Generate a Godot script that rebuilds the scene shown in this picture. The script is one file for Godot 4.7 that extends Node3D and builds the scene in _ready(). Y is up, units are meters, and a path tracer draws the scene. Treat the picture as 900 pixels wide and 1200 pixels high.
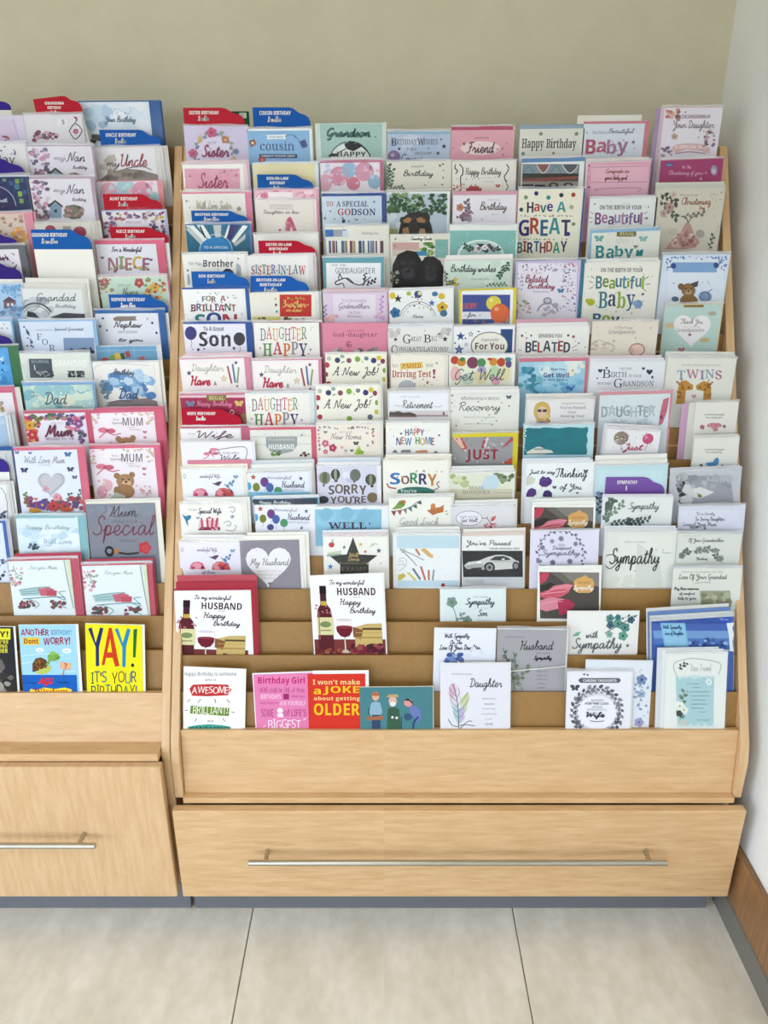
extends Node3D
# A greeting-card shop corner: two oak card display units with tiered pockets, in a corner of the shop.
# World axes: camera at (0, EYE, 0) looking towards -z; "depth" below means -z.

const EYE := 1.517
const FOCAL := 901.0          # in pixels of the 900x1200 frame
const PITCH := 22.0
const SLOPE_H := 0.8920       # direction of the line through the tier lips: up, back
const SLOPE_D := 0.4520
const UNIT_R0 := -0.4425      # the wide unit stands from here ...
const UNIT_R1 := 0.7577       # ... to here
const UNIT_L1 := -0.4440
const UNIT_L0 := -1.644
const WALL_BACK := 2.02
const WALL_RIGHT := 0.788

# parts of the photograph that were measured: origin and magnification
const CROP := {"A1": [0, 90, 4.091], "A2": [0, 330, 4.091], "A3": [0, 500, 4.091], "A4": [0, 680, 4.091],
	"B1": [195, 110, 4.737], "B2": [195, 300, 4.737], "B3": [195, 480, 4.737],
	"C1": [360, 130, 5.0], "C2": [360, 300, 5.0], "C3": [360, 480, 5.0],
	"D1": [520, 130, 5.0], "D2": [520, 300, 5.0], "D3": [520, 480, 4.737],
	"E1": [680, 110, 4.737], "E2": [680, 290, 4.5], "E3": [680, 480, 4.5],
	"F1": [190, 660, 3.3333], "F2": [410, 660, 3.3333], "F3": [620, 640, 3.3333]}

var rng := RandomNumberGenerator.new()
var taken := {}
var mats := {}
var fonts := []
var text_cache := {}
var paper_mat: StandardMaterial3D
var print_mat: StandardMaterial3D
var film_mat: StandardMaterial3D
var flap_mat: StandardMaterial3D

func _ready():
	rng.seed = 20240611
	make_camera_and_light()
	make_materials()
	make_room()
	make_units()
	make_cards()

# ------------------------------------------------------------------ camera, sky, lamps
func make_camera_and_light():
	var cam := Camera3D.new(); cam.name = "camera"
	cam.position = Vector3(0, EYE, 0)
	cam.rotation_degrees = Vector3(-PITCH, 0, 0)
	cam.fov = rad_to_deg(2.0 * atan(600.0 / FOCAL))
	cam.near = 0.05
	add_child(cam); cam.current = true
	var we := WorldEnvironment.new(); we.name = "environment"
	var env := Environment.new()
	env.tonemap_mode = Environment.TONE_MAPPER_LINEAR
	env.tonemap_exposure = 1.34
	var sky := Sky.new()
	var sm := ProceduralSkyMaterial.new()
	sm.sky_top_color = Color(0.70, 0.80, 0.94)
	sm.sky_horizon_color = Color(0.92, 0.945, 0.97)
	sm.ground_bottom_color = Color(0.50, 0.49, 0.46)
	sm.ground_horizon_color = Color(0.62, 0.61, 0.58)
	sm.sun_angle_max = 0.0
	sm.energy_multiplier = 4.6
	sky.sky_material = sm
	env.background_mode = Environment.BG_SKY
	env.sky = sky
	env.sdfgi_enabled = true; env.ssao_enabled = true; env.ssil_enabled = true
	we.environment = env
	add_child(we)

# ------------------------------------------------------------------ naming
func numbered(called: String) -> String:
	if not taken.has(called):
		taken[called] = 0
		return called
	taken[called] += 1
	return "%s_%03d" % [called, taken[called]]

func thing(called: String, label: String, category: String, group := "") -> Node3D:
	var o := Node3D.new(); o.name = numbered(called); add_child(o)
	o.set_meta("label", label); o.set_meta("category", category)
	if group != "": o.set_meta("group", group)
	return o

func part(called: String, mesh: Mesh, mat: Material, parent: Node) -> MeshInstance3D:
	var m := MeshInstance3D.new(); m.name = called
	m.mesh = mesh; m.material_override = mat
	m.cast_shadow = GeometryInstance3D.SHADOW_CASTING_SETTING_ON
	parent.add_child(m, true)
	return m

func structure(called: String, mesh: Mesh, mat: Material, label: String, category: String) -> MeshInstance3D:
	var m := part(called, mesh, mat, self)
	m.set_meta("kind", "structure"); m.set_meta("label", label); m.set_meta("category", category)
	return m

# ------------------------------------------------------------------ materials
func noise_image(w: int, h: int, sx: float, sy: float, low: Color, high: Color, flecks: int, fleck: Color, flx: int, seed_: int, octaves := 4, strength := 1.0, drift := 0.0) -> ImageTexture:
	# seamless-looking grain: two layers of stretched noise between two tones, plus short flecks along x
	var n1 := FastNoiseLite.new(); n1.seed = seed_; n1.frequency = 1.0; n1.fractal_octaves = octaves; n1.noise_type = FastNoiseLite.TYPE_SIMPLEX_SMOOTH
	var n2 := FastNoiseLite.new(); n2.seed = seed_ + 7; n2.frequency = 1.0; n2.fractal_octaves = 2; n2.noise_type = FastNoiseLite.TYPE_SIMPLEX_SMOOTH
	var img := Image.create(w, h, false, Image.FORMAT_RGB8)
	for y in h:
		for x in w:
			var v := 0.5 + 0.62 * n1.get_noise_2d(x * sx, y * sy) + 0.24 * n2.get_noise_2d(x * sx * 3.0, y * sy * 6.0)
			img.set_pixel(x, y, low.lerp(high, clampf(v, 0.0, 1.0)))
	var r := RandomNumberGenerator.new(); r.seed = seed_
	for k in flecks:
		var x0 := r.randi_range(0, w - 1); var y0 := r.randi_range(0, h - 1); var ln := r.randi_range(flx / 3, flx)
		var a := r.randf_range(0.15, 0.6) * strength
		var dirx := cos(drift * r.randf_range(-1.0, 1.0)); var diry := sin(drift * r.randf_range(0.2, 1.0))
		for i in ln:
			var xx := posmod(x0 + int(i * dirx), w)
			var yy := posmod(y0 + int(i * diry + i * r.randf_range(-0.03, 0.03)), h)
			img.set_pixel(xx, yy, img.get_pixel(xx, yy).lerp(fleck, a))
	img.generate_mipmaps()
	return ImageTexture.create_from_image(img)

func plain(key: String, col: Color, rough := 0.6, metal := 0.0) -> StandardMaterial3D:
	if mats.has(key): return mats[key]
	var m := StandardMaterial3D.new(); m.resource_name = key
	m.albedo_color = col; m.roughness = rough; m.metallic = metal
	mats[key] = m
	return m

func textured(key: String, tex: Texture2D, scale: Vector3, rough: float, world := false) -> StandardMaterial3D:
	var m := StandardMaterial3D.new(); m.resource_name = key
	m.albedo_texture = tex; m.uv1_triplanar = true; m.uv1_world_triplanar = world
	m.uv1_scale = scale; m.roughness = rough
	mats[key] = m
	return m

func make_materials():
	for spec in [["Droid Sans", 400], ["Droid Serif", 400], ["Droid Sans", 700], ["Droid Serif", 700], ["Droid Sans Mono", 400]]:
		var f := SystemFont.new(); f.font_names = PackedStringArray([spec[0]]); f.font_weight = spec[1]
		fonts.append(f)
	var oak := noise_image(1024, 512, 0.005, 0.055, Color("d0a573"), Color("e3be8e"), 420, Color("b08554"), 60, 3)
	var oak_up := noise_image(512, 1024, 0.06, 0.006, Color("d1a878"), Color("e1bd90"), 0, Color("a97f4c"), 50, 5)
	textured("oak", oak, Vector3(1.3, 2.2, 1.3), 0.42)
	textured("oak_upright", oak_up, Vector3(2.0, 1.1, 2.0), 0.45)
	# the tier boards are smooth brown hardboard, not oak: a fine even fibre mottle without grain
	var fibre := noise_image(512, 512, 0.05, 0.05, Color("96703a"), Color("a27a42"), 500, Color("86622f"), 5, 9, 5)
	textured("hardboard", fibre, Vector3(2.4, 2.4, 2.4), 0.5)
	var skirt := noise_image(512, 512, 0.09, 0.006, Color("7a5432"), Color("a37a4e"), 0, Color("5a3718"), 30, 13)
	var skirt_m := textured("skirting_wood", skirt, Vector3(1.4, 1.4, 1.4), 0.35)
	skirt_m.uv1_scale = Vector3(1.2, 1.2, 1.2)
	var stone := noise_image(1024, 1024, 0.009, 0.0035, Color("dfd7c3"), Color("f7f0e1"), 260, Color("a89a80"), 20, 21, 5, 0.5, 1.4)
	textured("vinyl_tile", stone, Vector3(1.1, 1.1, 1.1), 0.28, true)
	var wall_tex := noise_image(512, 512, 0.02, 0.02, Color("cac5aa"), Color("d0cbb1"), 0, Color.WHITE, 3, 31)
	textured("wall_cream", wall_tex, Vector3(0.7, 0.7, 0.7), 0.85, true)
	var white_tex := noise_image(512, 512, 0.02, 0.02, Color("f0f1ec"), Color("f4f5f0"), 0, Color.WHITE, 3, 37)
	textured("wall_white", white_tex, Vector3(0.7, 0.7, 0.7), 0.8, true)
	plain("ceiling_white", Color("ecebe6"), 0.9)
	plain("grey_vinyl", Color("77736a"), 0.5)
	plain("plinth_grey", Color("6d7074"), 0.45)
	plain("joint_dark", Color("3b362e"), 0.9)
	plain("steel", Color("b9b4a8"), 0.28, 1.0)
	paper_mat = StandardMaterial3D.new(); paper_mat.resource_name = "paper"
	paper_mat.vertex_color_use_as_albedo = true; paper_mat.roughness = 0.6; paper_mat.metallic_specular = 0.3
	print_mat = StandardMaterial3D.new(); print_mat.resource_name = "printing_ink"
	print_mat.vertex_color_use_as_albedo = true; print_mat.roughness = 0.55; print_mat.metallic_specular = 0.2
	film_mat = StandardMaterial3D.new(); film_mat.resource_name = "cellophane"
	film_mat.transparency = BaseMaterial3D.TRANSPARENCY_ALPHA
	film_mat.albedo_color = Color(1, 1, 1, 0.02); film_mat.roughness = 0.1; film_mat.metallic_specular = 0.22
	film_mat.cull_mode = BaseMaterial3D.CULL_DISABLED
	flap_mat = film_mat.duplicate(); flap_mat.resource_name = "cellophane_fold"
	flap_mat.albedo_color = Color(0.95, 0.95, 0.96, 0.34); flap_mat.roughness = 0.25; flap_mat.metallic_specular = 0.5

# ------------------------------------------------------------------ mesh helpers
func box_mesh(size: Vector3, bevel := 0.0, at := Vector3.ZERO) -> ArrayMesh:
	# a box with chamfered edges
	var st := SurfaceTool.new(); st.begin(Mesh.PRIMITIVE_TRIANGLES)
	add_box(st, at, size, bevel)
	st.generate_normals()
	return st.commit()

func quad(st: SurfaceTool, a: Vector3, b: Vector3, c: Vector3, d: Vector3):
	for v in [a, b, c, a, c, d]: st.add_vertex(v)

func add_box(st: SurfaceTool, at: Vector3, size: Vector3, bevel := 0.0):
	st.set_smooth_group(-1)
	var h := size * 0.5
	var b := minf(bevel, minf(h.x, minf(h.y, h.z)) * 0.9)
	if b <= 0.0: b = 0.0
	for ax in 3:
		var ay := (ax + 1) % 3; var az := (ax + 2) % 3
		for s in [-1.0, 1.0]:
			var p := []
			for q in [[-1, -1], [1, -1], [1, 1], [-1, 1]]:
				var v := Vector3.ZERO
				v[ax] = s * h[ax]; v[ay] = q[0] * (h[ay] - b); v[az] = q[1] * (h[az] - b)
				p.append(at + v)
			if s > 0: quad(st, p[3], p[2], p[1], p[0])
			else: quad(st, p[0], p[1], p[2], p[3])
		if b > 0.0:
			for sy in [-1.0, 1.0]:
				for sz in [-1.0, 1.0]:
					var q2 := []
					for k in [[-1, 0], [1, 0], [1, 1], [-1, 1]]:
						var v := Vector3.ZERO
						v[ax] = k[0] * (h[ax] - b)
						v[ay] = sy * (h[ay] - (b if k[1] == 0 else 0.0)); v[az] = sz * (h[az] - (0.0 if k[1] == 0 else b))
						q2.append(at + v)
					if sy * sz > 0: quad(st, q2[3], q2[2], q2[1], q2[0])
					else: quad(st, q2[0], q2[1], q2[2], q2[3])
	if b > 0.0:
		for sx in [-1.0, 1.0]:
			for sy in [-1.0, 1.0]:
				for sz in [-1.0, 1.0]:
					var v1 := at + Vector3(sx * h.x, sy * (h.y - b), sz * (h.z - b))
					var v2 := at + Vector3(sx * (h.x - b), sy * h.y, sz * (h.z - b))
					var v3 := at + Vector3(sx * (h.x - b), sy * (h.y - b), sz * h.z)
					if sx * sy * sz > 0:
						for v in [v1, v3, v2]: st.add_vertex(v)
					else:
						for v in [v1, v2, v3]: st.add_vertex(v)

func prism_x(profile: PackedVector2Array, x0: float, x1: float, bevel := 0.0) -> ArrayMesh:
	# profile given as (depth, height), extruded along x, with the edges of both end faces chamfered
	var st := SurfaceTool.new(); st.begin(Mesh.PRIMITIVE_TRIANGLES); st.set_smooth_group(-1)
	var inner := profile
	if bevel > 0.0:
		var off := Geometry2D.offset_polygon(profile, -bevel, Geometry2D.JOIN_MITER)
		if off.size() > 0 and off[0].size() == profile.size():
			# match vertex order of the shrunken outline to the outline
			inner = PackedVector2Array()
			for p in profile:
				var best := 0
				for i in off[0].size():
					if off[0][i].distance_to(p) < off[0][best].distance_to(p): best = i
				inner.append(off[0][best])
		else: bevel = 0.0
	var tri := Geometry2D.triangulate_polygon(inner)
	for side in [0, 1]:
		var x: float = x0 if side == 0 else x1
		for i in range(0, tri.size(), 3):
			var a := inner[tri[i]]; var b := inner[tri[i + 1]]; var c := inner[tri[i + 2]]
			for p in ([a, b, c] if side == 0 else [a, c, b]): st.add_vertex(Vector3(x, p.y, -p.x))
	var n := profile.size()
	for i in n:
		var a := profile[i]; var b := profile[(i + 1) % n]
		quad(st, Vector3(x0 + bevel, a.y, -a.x), Vector3(x0 + bevel, b.y, -b.x), Vector3(x1 - bevel, b.y, -b.x), Vector3(x1 - bevel, a.y, -a.x))
		if bevel > 0.0:
			var ia := inner[i]; var ib := inner[(i + 1) % n]
			quad(st, Vector3(x0, ia.y, -ia.x), Vector3(x0, ib.y, -ib.x), Vector3(x0 + bevel, b.y, -b.x), Vector3(x0 + bevel, a.y, -a.x))
			quad(st, Vector3(x1 - bevel, a.y, -a.x), Vector3(x1 - bevel, b.y, -b.x), Vector3(x1, ib.y, -ib.x), Vector3(x1, ia.y, -ia.x))
	st.generate_normals()
	return st.commit()

func tube(a: Vector3, b: Vector3, r: float, sides := 20, cap := 0.001) -> ArrayMesh:
	var st := SurfaceTool.new(); st.begin(Mesh.PRIMITIVE_TRIANGLES)
	var ax := (b - a).normalized()
	var u := ax.cross(Vector3.UP if absf(ax.y) < 0.9 else Vector3.RIGHT).normalized(); var w := ax.cross(u)
	var rings := [[a, 0.0], [a, r - cap], [a + ax * cap, r], [b - ax * cap, r], [b, r - cap], [b, 0.0]]
	for k in rings.size() - 1:
		st.set_smooth_group(1 if k == 2 else -1)
		for i in sides:
			var t0 := TAU * i / sides; var t1 := TAU * (i + 1) / sides
			var d0 := u * cos(t0) + w * sin(t0); var d1 := u * cos(t1) + w * sin(t1)
			quad(st, rings[k][0] + d0 * rings[k][1], rings[k + 1][0] + d0 * rings[k + 1][1], rings[k + 1][0] + d1 * rings[k + 1][1], rings[k][0] + d1 * rings[k][1])
	st.generate_normals()
	return st.commit()

# ------------------------------------------------------------------ room
func make_room():
	# floor: large vinyl tiles with fine dark joints
	var fl := structure("floor", box_mesh(Vector3(4.4, 0.06, 5.2), 0.0, Vector3(-1.2, -0.034, 0.4)), mats["joint_dark"], "pale marbled vinyl tile floor with thin dark joints", "floor")
	var xs := [-2.703, -2.103, -1.503, -0.903, -0.303, 0.297, 0.80]
	var zs := [-2.05, -1.55, -0.95, -0.35, 0.25, 0.85, 1.45, 2.05, 2.65]
	for i in xs.size() - 1:
		for j in zs.size() - 1:
			var x0: float = xs[i] + 0.0011; var x1: float = xs[i + 1] - 0.0011
			var z0: float = zs[j] + 0.0011; var z1: float = zs[j + 1] - 0.0011
			part("tile", box_mesh(Vector3(x1 - x0, 0.004, z1 - z0), 0.0012, Vector3((x0 + x1) / 2, -0.002, (z0 + z1) / 2)), mats["vinyl_tile"], fl)
	structure("wall_back", box_mesh(Vector3(4.4, 2.8, 0.12), 0.0, Vector3(-1.2, 1.38, -WALL_BACK - 0.06)), mats["wall_cream"], "cream painted wall behind the card displays", "wall")
	structure("wall_right", box_mesh(Vector3(0.12, 2.8, 4.8), 0.0, Vector3(WALL_RIGHT + 0.06, 1.38, 0.32)), mats["wall_white"], "white painted side wall beside the wide display", "wall")
	# the wall opposite the corner holds the large shop window that lights the place
	var wl := structure("wall_left", box_mesh(Vector3(0.12, 0.12, 4.8), 0.0, Vector3(-2.66, 0.06, 0.32)), mats["wall_white"], "white painted wall of the shop around the large window", "wall")
	part("wall_panel", box_mesh(Vector3(0.12, 0.56, 4.8), 0.0, Vector3(-2.66, 2.50, 0.32)), mats["wall_white"], wl)
	part("wall_panel", box_mesh(Vector3(0.12, 2.1, 1.7), 0.0, Vector3(-2.66, 1.17, -1.23)), mats["wall_white"], wl)
	part("wall_panel", box_mesh(Vector3(0.12, 2.1, 0.3), 0.0, Vector3(-2.66, 1.17, 2.57)), mats["wall_white"], wl)
	var w2 := structure("window_2", box_mesh(Vector3(0.06, 2.1, 0.05), 0.004, Vector3(-2.66, 1.17, 1.1)), mats["ceiling_white"], "white framed side window of the shop", "window")
	part("window_frame", box_mesh(Vector3(0.06, 0.05, 2.8), 0.004, Vector3(-2.66, 0.14, 1.02)), mats["ceiling_white"], w2)
	part("window_frame", box_mesh(Vector3(0.06, 0.05, 2.8), 0.004, Vector3(-2.66, 2.2, 1.02)), mats["ceiling_white"], w2)
	structure("ceiling", box_mesh(Vector3(4.4, 0.1, 5.2), 0.0, Vector3(-1.2, 2.78, 0.4)), mats["ceiling_white"], "white shop ceiling above the card displays", "ceiling")
	# shop front behind the camera: wall with a wide window opening
	var wf := structure("wall_front", box_mesh(Vector3(4.4, 0.25, 0.14), 0.0, Vector3(-1.2, 0.1, 2.72)), mats["wall_white"], "shop front wall around the wide display window", "wall")
	part("wall_panel", box_mesh(Vector3(4.4, 0.35, 0.14), 0.0, Vector3(-1.2, 2.6, 2.72)), mats["wall_white"], wf)
	part("wall_panel", box_mesh(Vector3(0.5, 2.2, 0.14), 0.0, Vector3(-2.5, 1.325, 2.72)), mats["wall_white"], wf)
	part("wall_panel", box_mesh(Vector3(1.3, 2.2, 0.14), 0.0, Vector3(0.35, 1.325, 2.72)), mats["wall_white"], wf)
	var wn := structure("window_1", box_mesh(Vector3(0.06, 2.2, 0.06), 0.004, Vector3(-1.28, 1.325, 2.72)), mats["ceiling_white"], "white framed shop window", "window")
	part("window_frame", box_mesh(Vector3(2.0, 0.05, 0.06), 0.004, Vector3(-1.28, 0.25, 2.72)), mats["ceiling_white"], wn)
	part("window_frame", box_mesh(Vector3(2.0, 0.05, 0.06), 0.004, Vector3(-1.28, 2.4, 2.72)), mats["ceiling_white"], wn)
	# skirting on the right wall: grey vinyl coving below, stained wood above
	var sk := structure("baseboard_right", box_mesh(Vector3(0.018, 0.134, 4.55), 0.004, Vector3(WALL_RIGHT - 0.009, 0.133, 0.3)), mats["skirting_wood"], "brown wooden skirting board along the white wall", "skirting")
	part("coving_strip", box_mesh(Vector3(0.019, 0.066, 4.55), 0.002, Vector3(WALL_RIGHT - 0.0095, 0.033, 0.3)), mats["grey_vinyl"], sk)
	# ceiling panel lamps out of view
	for k in 2:
		var px: float = [-0.2, -1.7][k]
		var lamp := thing("ceiling_panel_light", "square white ceiling light panel " + ["above the wide display", "above the narrow aisle"][k], "ceiling light", "ceiling light panels")
		lamp.position = Vector3(px, 2.73, 0.35)
		part("frame", box_mesh(Vector3(0.62, 0.03, 0.62), 0.003, Vector3(0, -0.012, 0)), mats["ceiling_white"], lamp)
		var gm := StandardMaterial3D.new(); gm.albedo_color = Color(0.95, 0.95, 0.92); gm.emission_enabled = true; gm.emission = Color(1.0, 0.97, 0.92); gm.emission_energy_multiplier = 1.6
		part("diffuser", box_mesh(Vector3(0.56, 0.006, 0.56), 0.0, Vector3(0, -0.031, 0)), gm, lamp)
		var al := AreaLight3D.new(); al.name = "panel_glow"
		al.area_size = Vector2(0.56, 0.56); al.light_color = Color(1.0, 0.97, 0.92); al.light_energy = LAMP_ENERGY
		al.rotation_degrees = Vector3(-90, 0, 0); al.position = Vector3(0, -0.04, 0); al.shadow_enabled = true
		al.area_range = 8.0
		lamp.add_child(al)

const LAMP_ENERGY := 0.5

# ------------------------------------------------------------------ the two display units
func lip(tier: int) -> Vector2:
	# (depth, height) of the top edge of a tier board; tiers of the narrow left unit count from 100
	var base: Vector2
	var k := tier % 100
	if tier < 100:
		var low := [Vector2(1.313, 0.495), Vector2(1.3490, 0.5661), Vector2(1.3833, 0.6337)]
		if k <= 2: return low[k]
		base = low[2]
	else:
		var low2 := [Vector2(1.3474, 0.5629), Vector2(1.3881, 0.6431), Vector2(1.4202, 0.7066)]
		if k <= 2: return low2[k]
		base = low2[2]
	return base + Vector2(SLOPE_D, SLOPE_H) * 0.0690 * (k - 2)

func lean(tier: int) -> float:
	return deg_to_rad(lerpf(14.0, 0.0, clampf((tier % 100) / 11.0, 0.0, 1.0)))

const POCKET := 0.036

func make_units():
	# wide unit ------------------------------------------------------------
	var u := thing("card_display_unit", "wide light oak card display with tiered pockets and one shallow drawer", "display unit")
	var x0 := UNIT_R0; var x1 := UNIT_R1
	var side := PackedVector2Array([Vector2(1.95, 0.0), Vector2(1.95, 1.63), Vector2(1.874, 1.63), Vector2(1.296, 0.474), Vector2(1.285, 0.435), Vector2(1.285, 0.345), Vector2(1.325, 0.335), Vector2(1.325, 0.0)])
	for s in [[x0, x0 + 0.018], [x1 - 0.018, x1]]:
		part("side_panel", prism_x(side, s[0], s[1], 0.0015), mats["oak_upright"], u)
	unit_body(u, x0 + 0.018, x1 - 0.018, 0, 17)
	# sloping fascia and base ledge
	part("fascia", prism_x(PackedVector2Array([Vector2(1.313, 0.497), Vector2(1.325, 0.495), Vector2(1.3045, 0.3515), Vector2(1.2925, 0.3515)]), x0 + 0.0185, x1 - 0.0185, 0.001), mats["oak"], u)
	part("base_ledge", box_mesh(Vector3(x1 - x0 - 0.037, 0.0135, 0.5), 0.0015, Vector3((x0 + x1) / 2, 0.3445, -1.525)), mats["oak"], u)
	part("plinth", box_mesh(Vector3(x1 - x0 - 0.02, 0.098, 0.02), 0.001, Vector3((x0 + x1) / 2 - 0.004, 0.05, -1.316)), mats["plinth_grey"], u)
	drawer(u, x0 - 0.001, x1 + 0.001, 0.0935, 0.3355, 0.229, [-0.285, 0.595], 0.0045, "oak")
	# narrow unit ----------------------------------------------------------
	var w := thing("card_display_unit", "light oak card display with deeper drawer beside the wide one", "display unit")
	x0 = UNIT_L0; x1 = UNIT_L1
	var side2 := PackedVector2Array([Vector2(1.95, 0.0), Vector2(1.95, 1.63), Vector2(1.874, 1.63), Vector2(1.318, 0.52), Vector2(1.290, 0.46), Vector2(1.290, 0.10), Vector2(1.325, 0.09), Vector2(1.325, 0.0)])
	for s in [[x0, x0 + 0.018], [x1 - 0.018, x1]]:
		part("side_panel", prism_x(side2, s[0], s[1], 0.0015), mats["oak_upright"], w)
	unit_body(w, x0 + 0.018, x1 - 0.018, 100, 17)
	part("fascia", prism_x(PackedVector2Array([Vector2(1.3474, 0.5649), Vector2(1.3594, 0.5629), Vector2(1.322, 0.4695), Vector2(1.310, 0.4695)]), x0 + 0.0185, x1 - 0.0185, 0.001), mats["oak"], w)
	part("base_ledge", box_mesh(Vector3(x1 - x0 - 0.037, 0.0175, 0.5), 0.0015, Vector3((x0 + x1) / 2, 0.4605, -1.52)), mats["oak"], w)
	part("plinth", box_mesh(Vector3(x1 - x0 - 0.002, 0.098, 0.02), 0.001, Vector3((x0 + x1) / 2, 0.05, -1.316)), mats["plinth_grey"], w)
	drawer(w, x0, x1 - 0.0115, 0.0935, 0.4495, 0.276, [-1.45, -0.599], 0.0045, "oak_upright")

func unit_body(u: Node3D, x0: float, x1: float, first: int, count: int):
	part("back_panel", box_mesh(Vector3(x1 - x0, 1.5, 0.012), 0.0, Vector3((x0 + x1) / 2, 0.86, -1.94)), mats["oak"], u)
	for k in range(1, count + 1):
		# each tier board: a thin upright leaning like the cards in front of it, and the pocket floor it stands behind
		var t := first + k
		var p := lip(t); var a := lean(t - 1); var len_ := 0.128
		var dn := Vector2(-sin(a), -cos(a)); var th := Vector2(cos(a), -sin(a)) * 0.004
		part("tier_board", prism_x(PackedVector2Array([p, p + th, p + th + dn * len_, p + dn * len_]), x0, x1, 0.0006), mats["hardboard"], u)
	for k in count:
		var p := lip(first + k)
		part("pocket_floor", box_mesh(Vector3(x1 - x0, 0.004, 0.036), 0.0, Vector3((x0 + x1) / 2, p.y - POCKET - 0.002, -p.x - 0.014)), mats["oak"], u)

func drawer(u: Node3D, x0: float, x1: float, y0: float, y1: float, hy: float, rod: Array, bev: float, wood: String):
	var d := Node3D.new(); d.name = "drawer"; u.add_child(d, true)
	part("drawer_front", box_mesh(Vector3(x1 - x0, y1 - y0, 0.02), 0.002, Vector3((x0 + x1) / 2, (y0 + y1) / 2, -1.265)), mats[wood], d)
	part("drawer_box", box_mesh(Vector3(x1 - x0 - 0.06, (y1 - y0) * 0.8, 0.45), 0.0, Vector3((x0 + x1) / 2, (y0 + y1) / 2 + 0.004, -1.51)), mats["oak"], d)
	var z := -1.255 + 0.034
	part("handle_bar", tube(Vector3(rod[0], hy, z), Vector3(rod[1], hy, z), 0.0062), mats["steel"], d)
	for x in [rod[0] + 0.036, rod[1] - 0.036]:
		part("handle_post", tube(Vector3(x, hy, -1.256), Vector3(x, hy, z), 0.0048, 14, 0.0004), mats["steel"], d)

# ------------------------------------------------------------------ from photograph pixels to places
func pixel_ray(p: Vector2) -> Vector3:
	var a := deg_to_rad(PITCH)
	var u := (p.x - 450.0) / FOCAL; var v := (600.0 - p.y) / FOCAL
	return Vector3(u, -sin(a) + v * cos(a), -cos(a) - v * sin(a))

func pixel_of(p: Vector3) -> Vector2:
	var a := deg_to_rad(PITCH)
	var q := p - Vector3(0, EYE, 0)
	var fw := q.y * -sin(a) + q.z * -cos(a); var up := q.y * cos(a) + q.z * -sin(a)
	return Vector2(450 + FOCAL * q.x / fw, 600 - FOCAL * up / fw)

func on_pocket(p: Vector2, tier: int, back: float) -> Vector3:
	# where the line of sight meets the leaning plane of the cards that stand in this pocket
	var l := lip(tier); var a := lean(tier)
	var n := Vector3(0, sin(a), cos(a))
	var p0 := Vector3(0, l.y, -l.x - back)
	var r := pixel_ray(p); var c := Vector3(0, EYE, 0)
	return c + r * (n.dot(p0 - c) / n.dot(r))

# ------------------------------------------------------------------ printing: flat inked shapes laid on a card
class Ink:
	var v := PackedVector3Array()
	var c := PackedColorArray()
	var idx := PackedInt32Array()
	var z := 0.0
	var w := 0.1       # card width in metres
	var h := 0.1       # card height in metres
	var k := 1.0       # metres of card height for one card width of photograph pixels
	var ref := [0.0, 0.0, 1.0, 0.0, 0.0]

	func at(x: float, y: float) -> Vector2:
		var wd: float = ref[2] - ref[0]
		var u: float = (x - ref[0] - ref[4] * (y - ref[1])) / wd
		var t: float = (y - ref[1] - (ref[3] - ref[1]) * u) / wd
		return Vector2((u - 0.5) * w, h - t * k)

	func put(p: Vector2, col: Color) -> int:
		v.append(Vector3(clampf(p.x, -w * 0.5, w * 0.5), clampf(p.y, 0.0, h), z)); c.append(col)
		return v.size() - 1

	func tri(a: Vector2, b: Vector2, d: Vector2, col: Color):
		if maxf(a.y, maxf(b.y, d.y)) < 0.0: return
		var i := put(a, col); put(b, col); put(d, col)
		if (b - a).cross(d - a) > 0: idx.append_array([i, i + 2, i + 1])
		else: idx.append_array([i, i + 1, i + 2])

	func layer(): z += 0.000025

	func lift(): z += 0.000008     # keeps overlapping shapes of one drawing from lying in one plane

	func poly(pts: PackedVector2Array, col: Color):
		var t := Geometry2D.triangulate_polygon(pts)
		for i in range(0, t.size(), 3): tri(pts[t[i]], pts[t[i + 1]], pts[t[i + 2]], col)

	func fan(mid: Vector2, pts: PackedVector2Array, col: Color):
		for i in pts.size(): tri(mid, pts[i], pts[(i + 1) % pts.size()], col)

	func ribbon(pts: PackedVector2Array, wd: float, col: Color):
		# a stroke of even width through points in card metres
		if pts.size() < 2: return
		var left := PackedVector2Array(); var right := PackedVector2Array()
		for i in pts.size():
			var d := (pts[mini(i + 1, pts.size() - 1)] - pts[maxi(i - 1, 0)]).normalized()
			var nn := Vector2(-d.y, d.x) * wd * 0.5
			left.append(pts[i] + nn); right.append(pts[i] - nn)
		for i in pts.size() - 1:
			tri(left[i], left[i + 1], right[i + 1], col)
			tri(left[i], right[i + 1], right[i], col)

	func mesh() -> ArrayMesh:
		var m := ArrayMesh.new()
		if v.size() == 0: return m
		var nrm := PackedVector3Array(); nrm.resize(v.size()); nrm.fill(Vector3(0, 0, 1))
		var arr := []; arr.resize(Mesh.ARRAY_MAX)
		arr[Mesh.ARRAY_VERTEX] = v; arr[Mesh.ARRAY_NORMAL] = nrm; arr[Mesh.ARRAY_COLOR] = c; arr[Mesh.ARRAY_INDEX] = idx
		m.add_surface_from_arrays(Mesh.PRIMITIVE_TRIANGLES, arr)
		return m

func hue(s) -> Color:
	return Color(str(s)).srgb_to_linear()

func smooth(p: PackedVector2Array, steps := 5) -> PackedVector2Array:
	if p.size() < 3: return p
	var out := PackedVector2Array()
	for i in p.size() - 1:
		var a := p[maxi(i - 1, 0)]; var b := p[i]; var c := p[i + 1]; var d := p[mini(i + 2, p.size() - 1)]
		for s in steps: out.append(b.cubic_interpolate(c, a, d, float(s) / steps))
	out.append(p[p.size() - 1])
	return out

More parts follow.
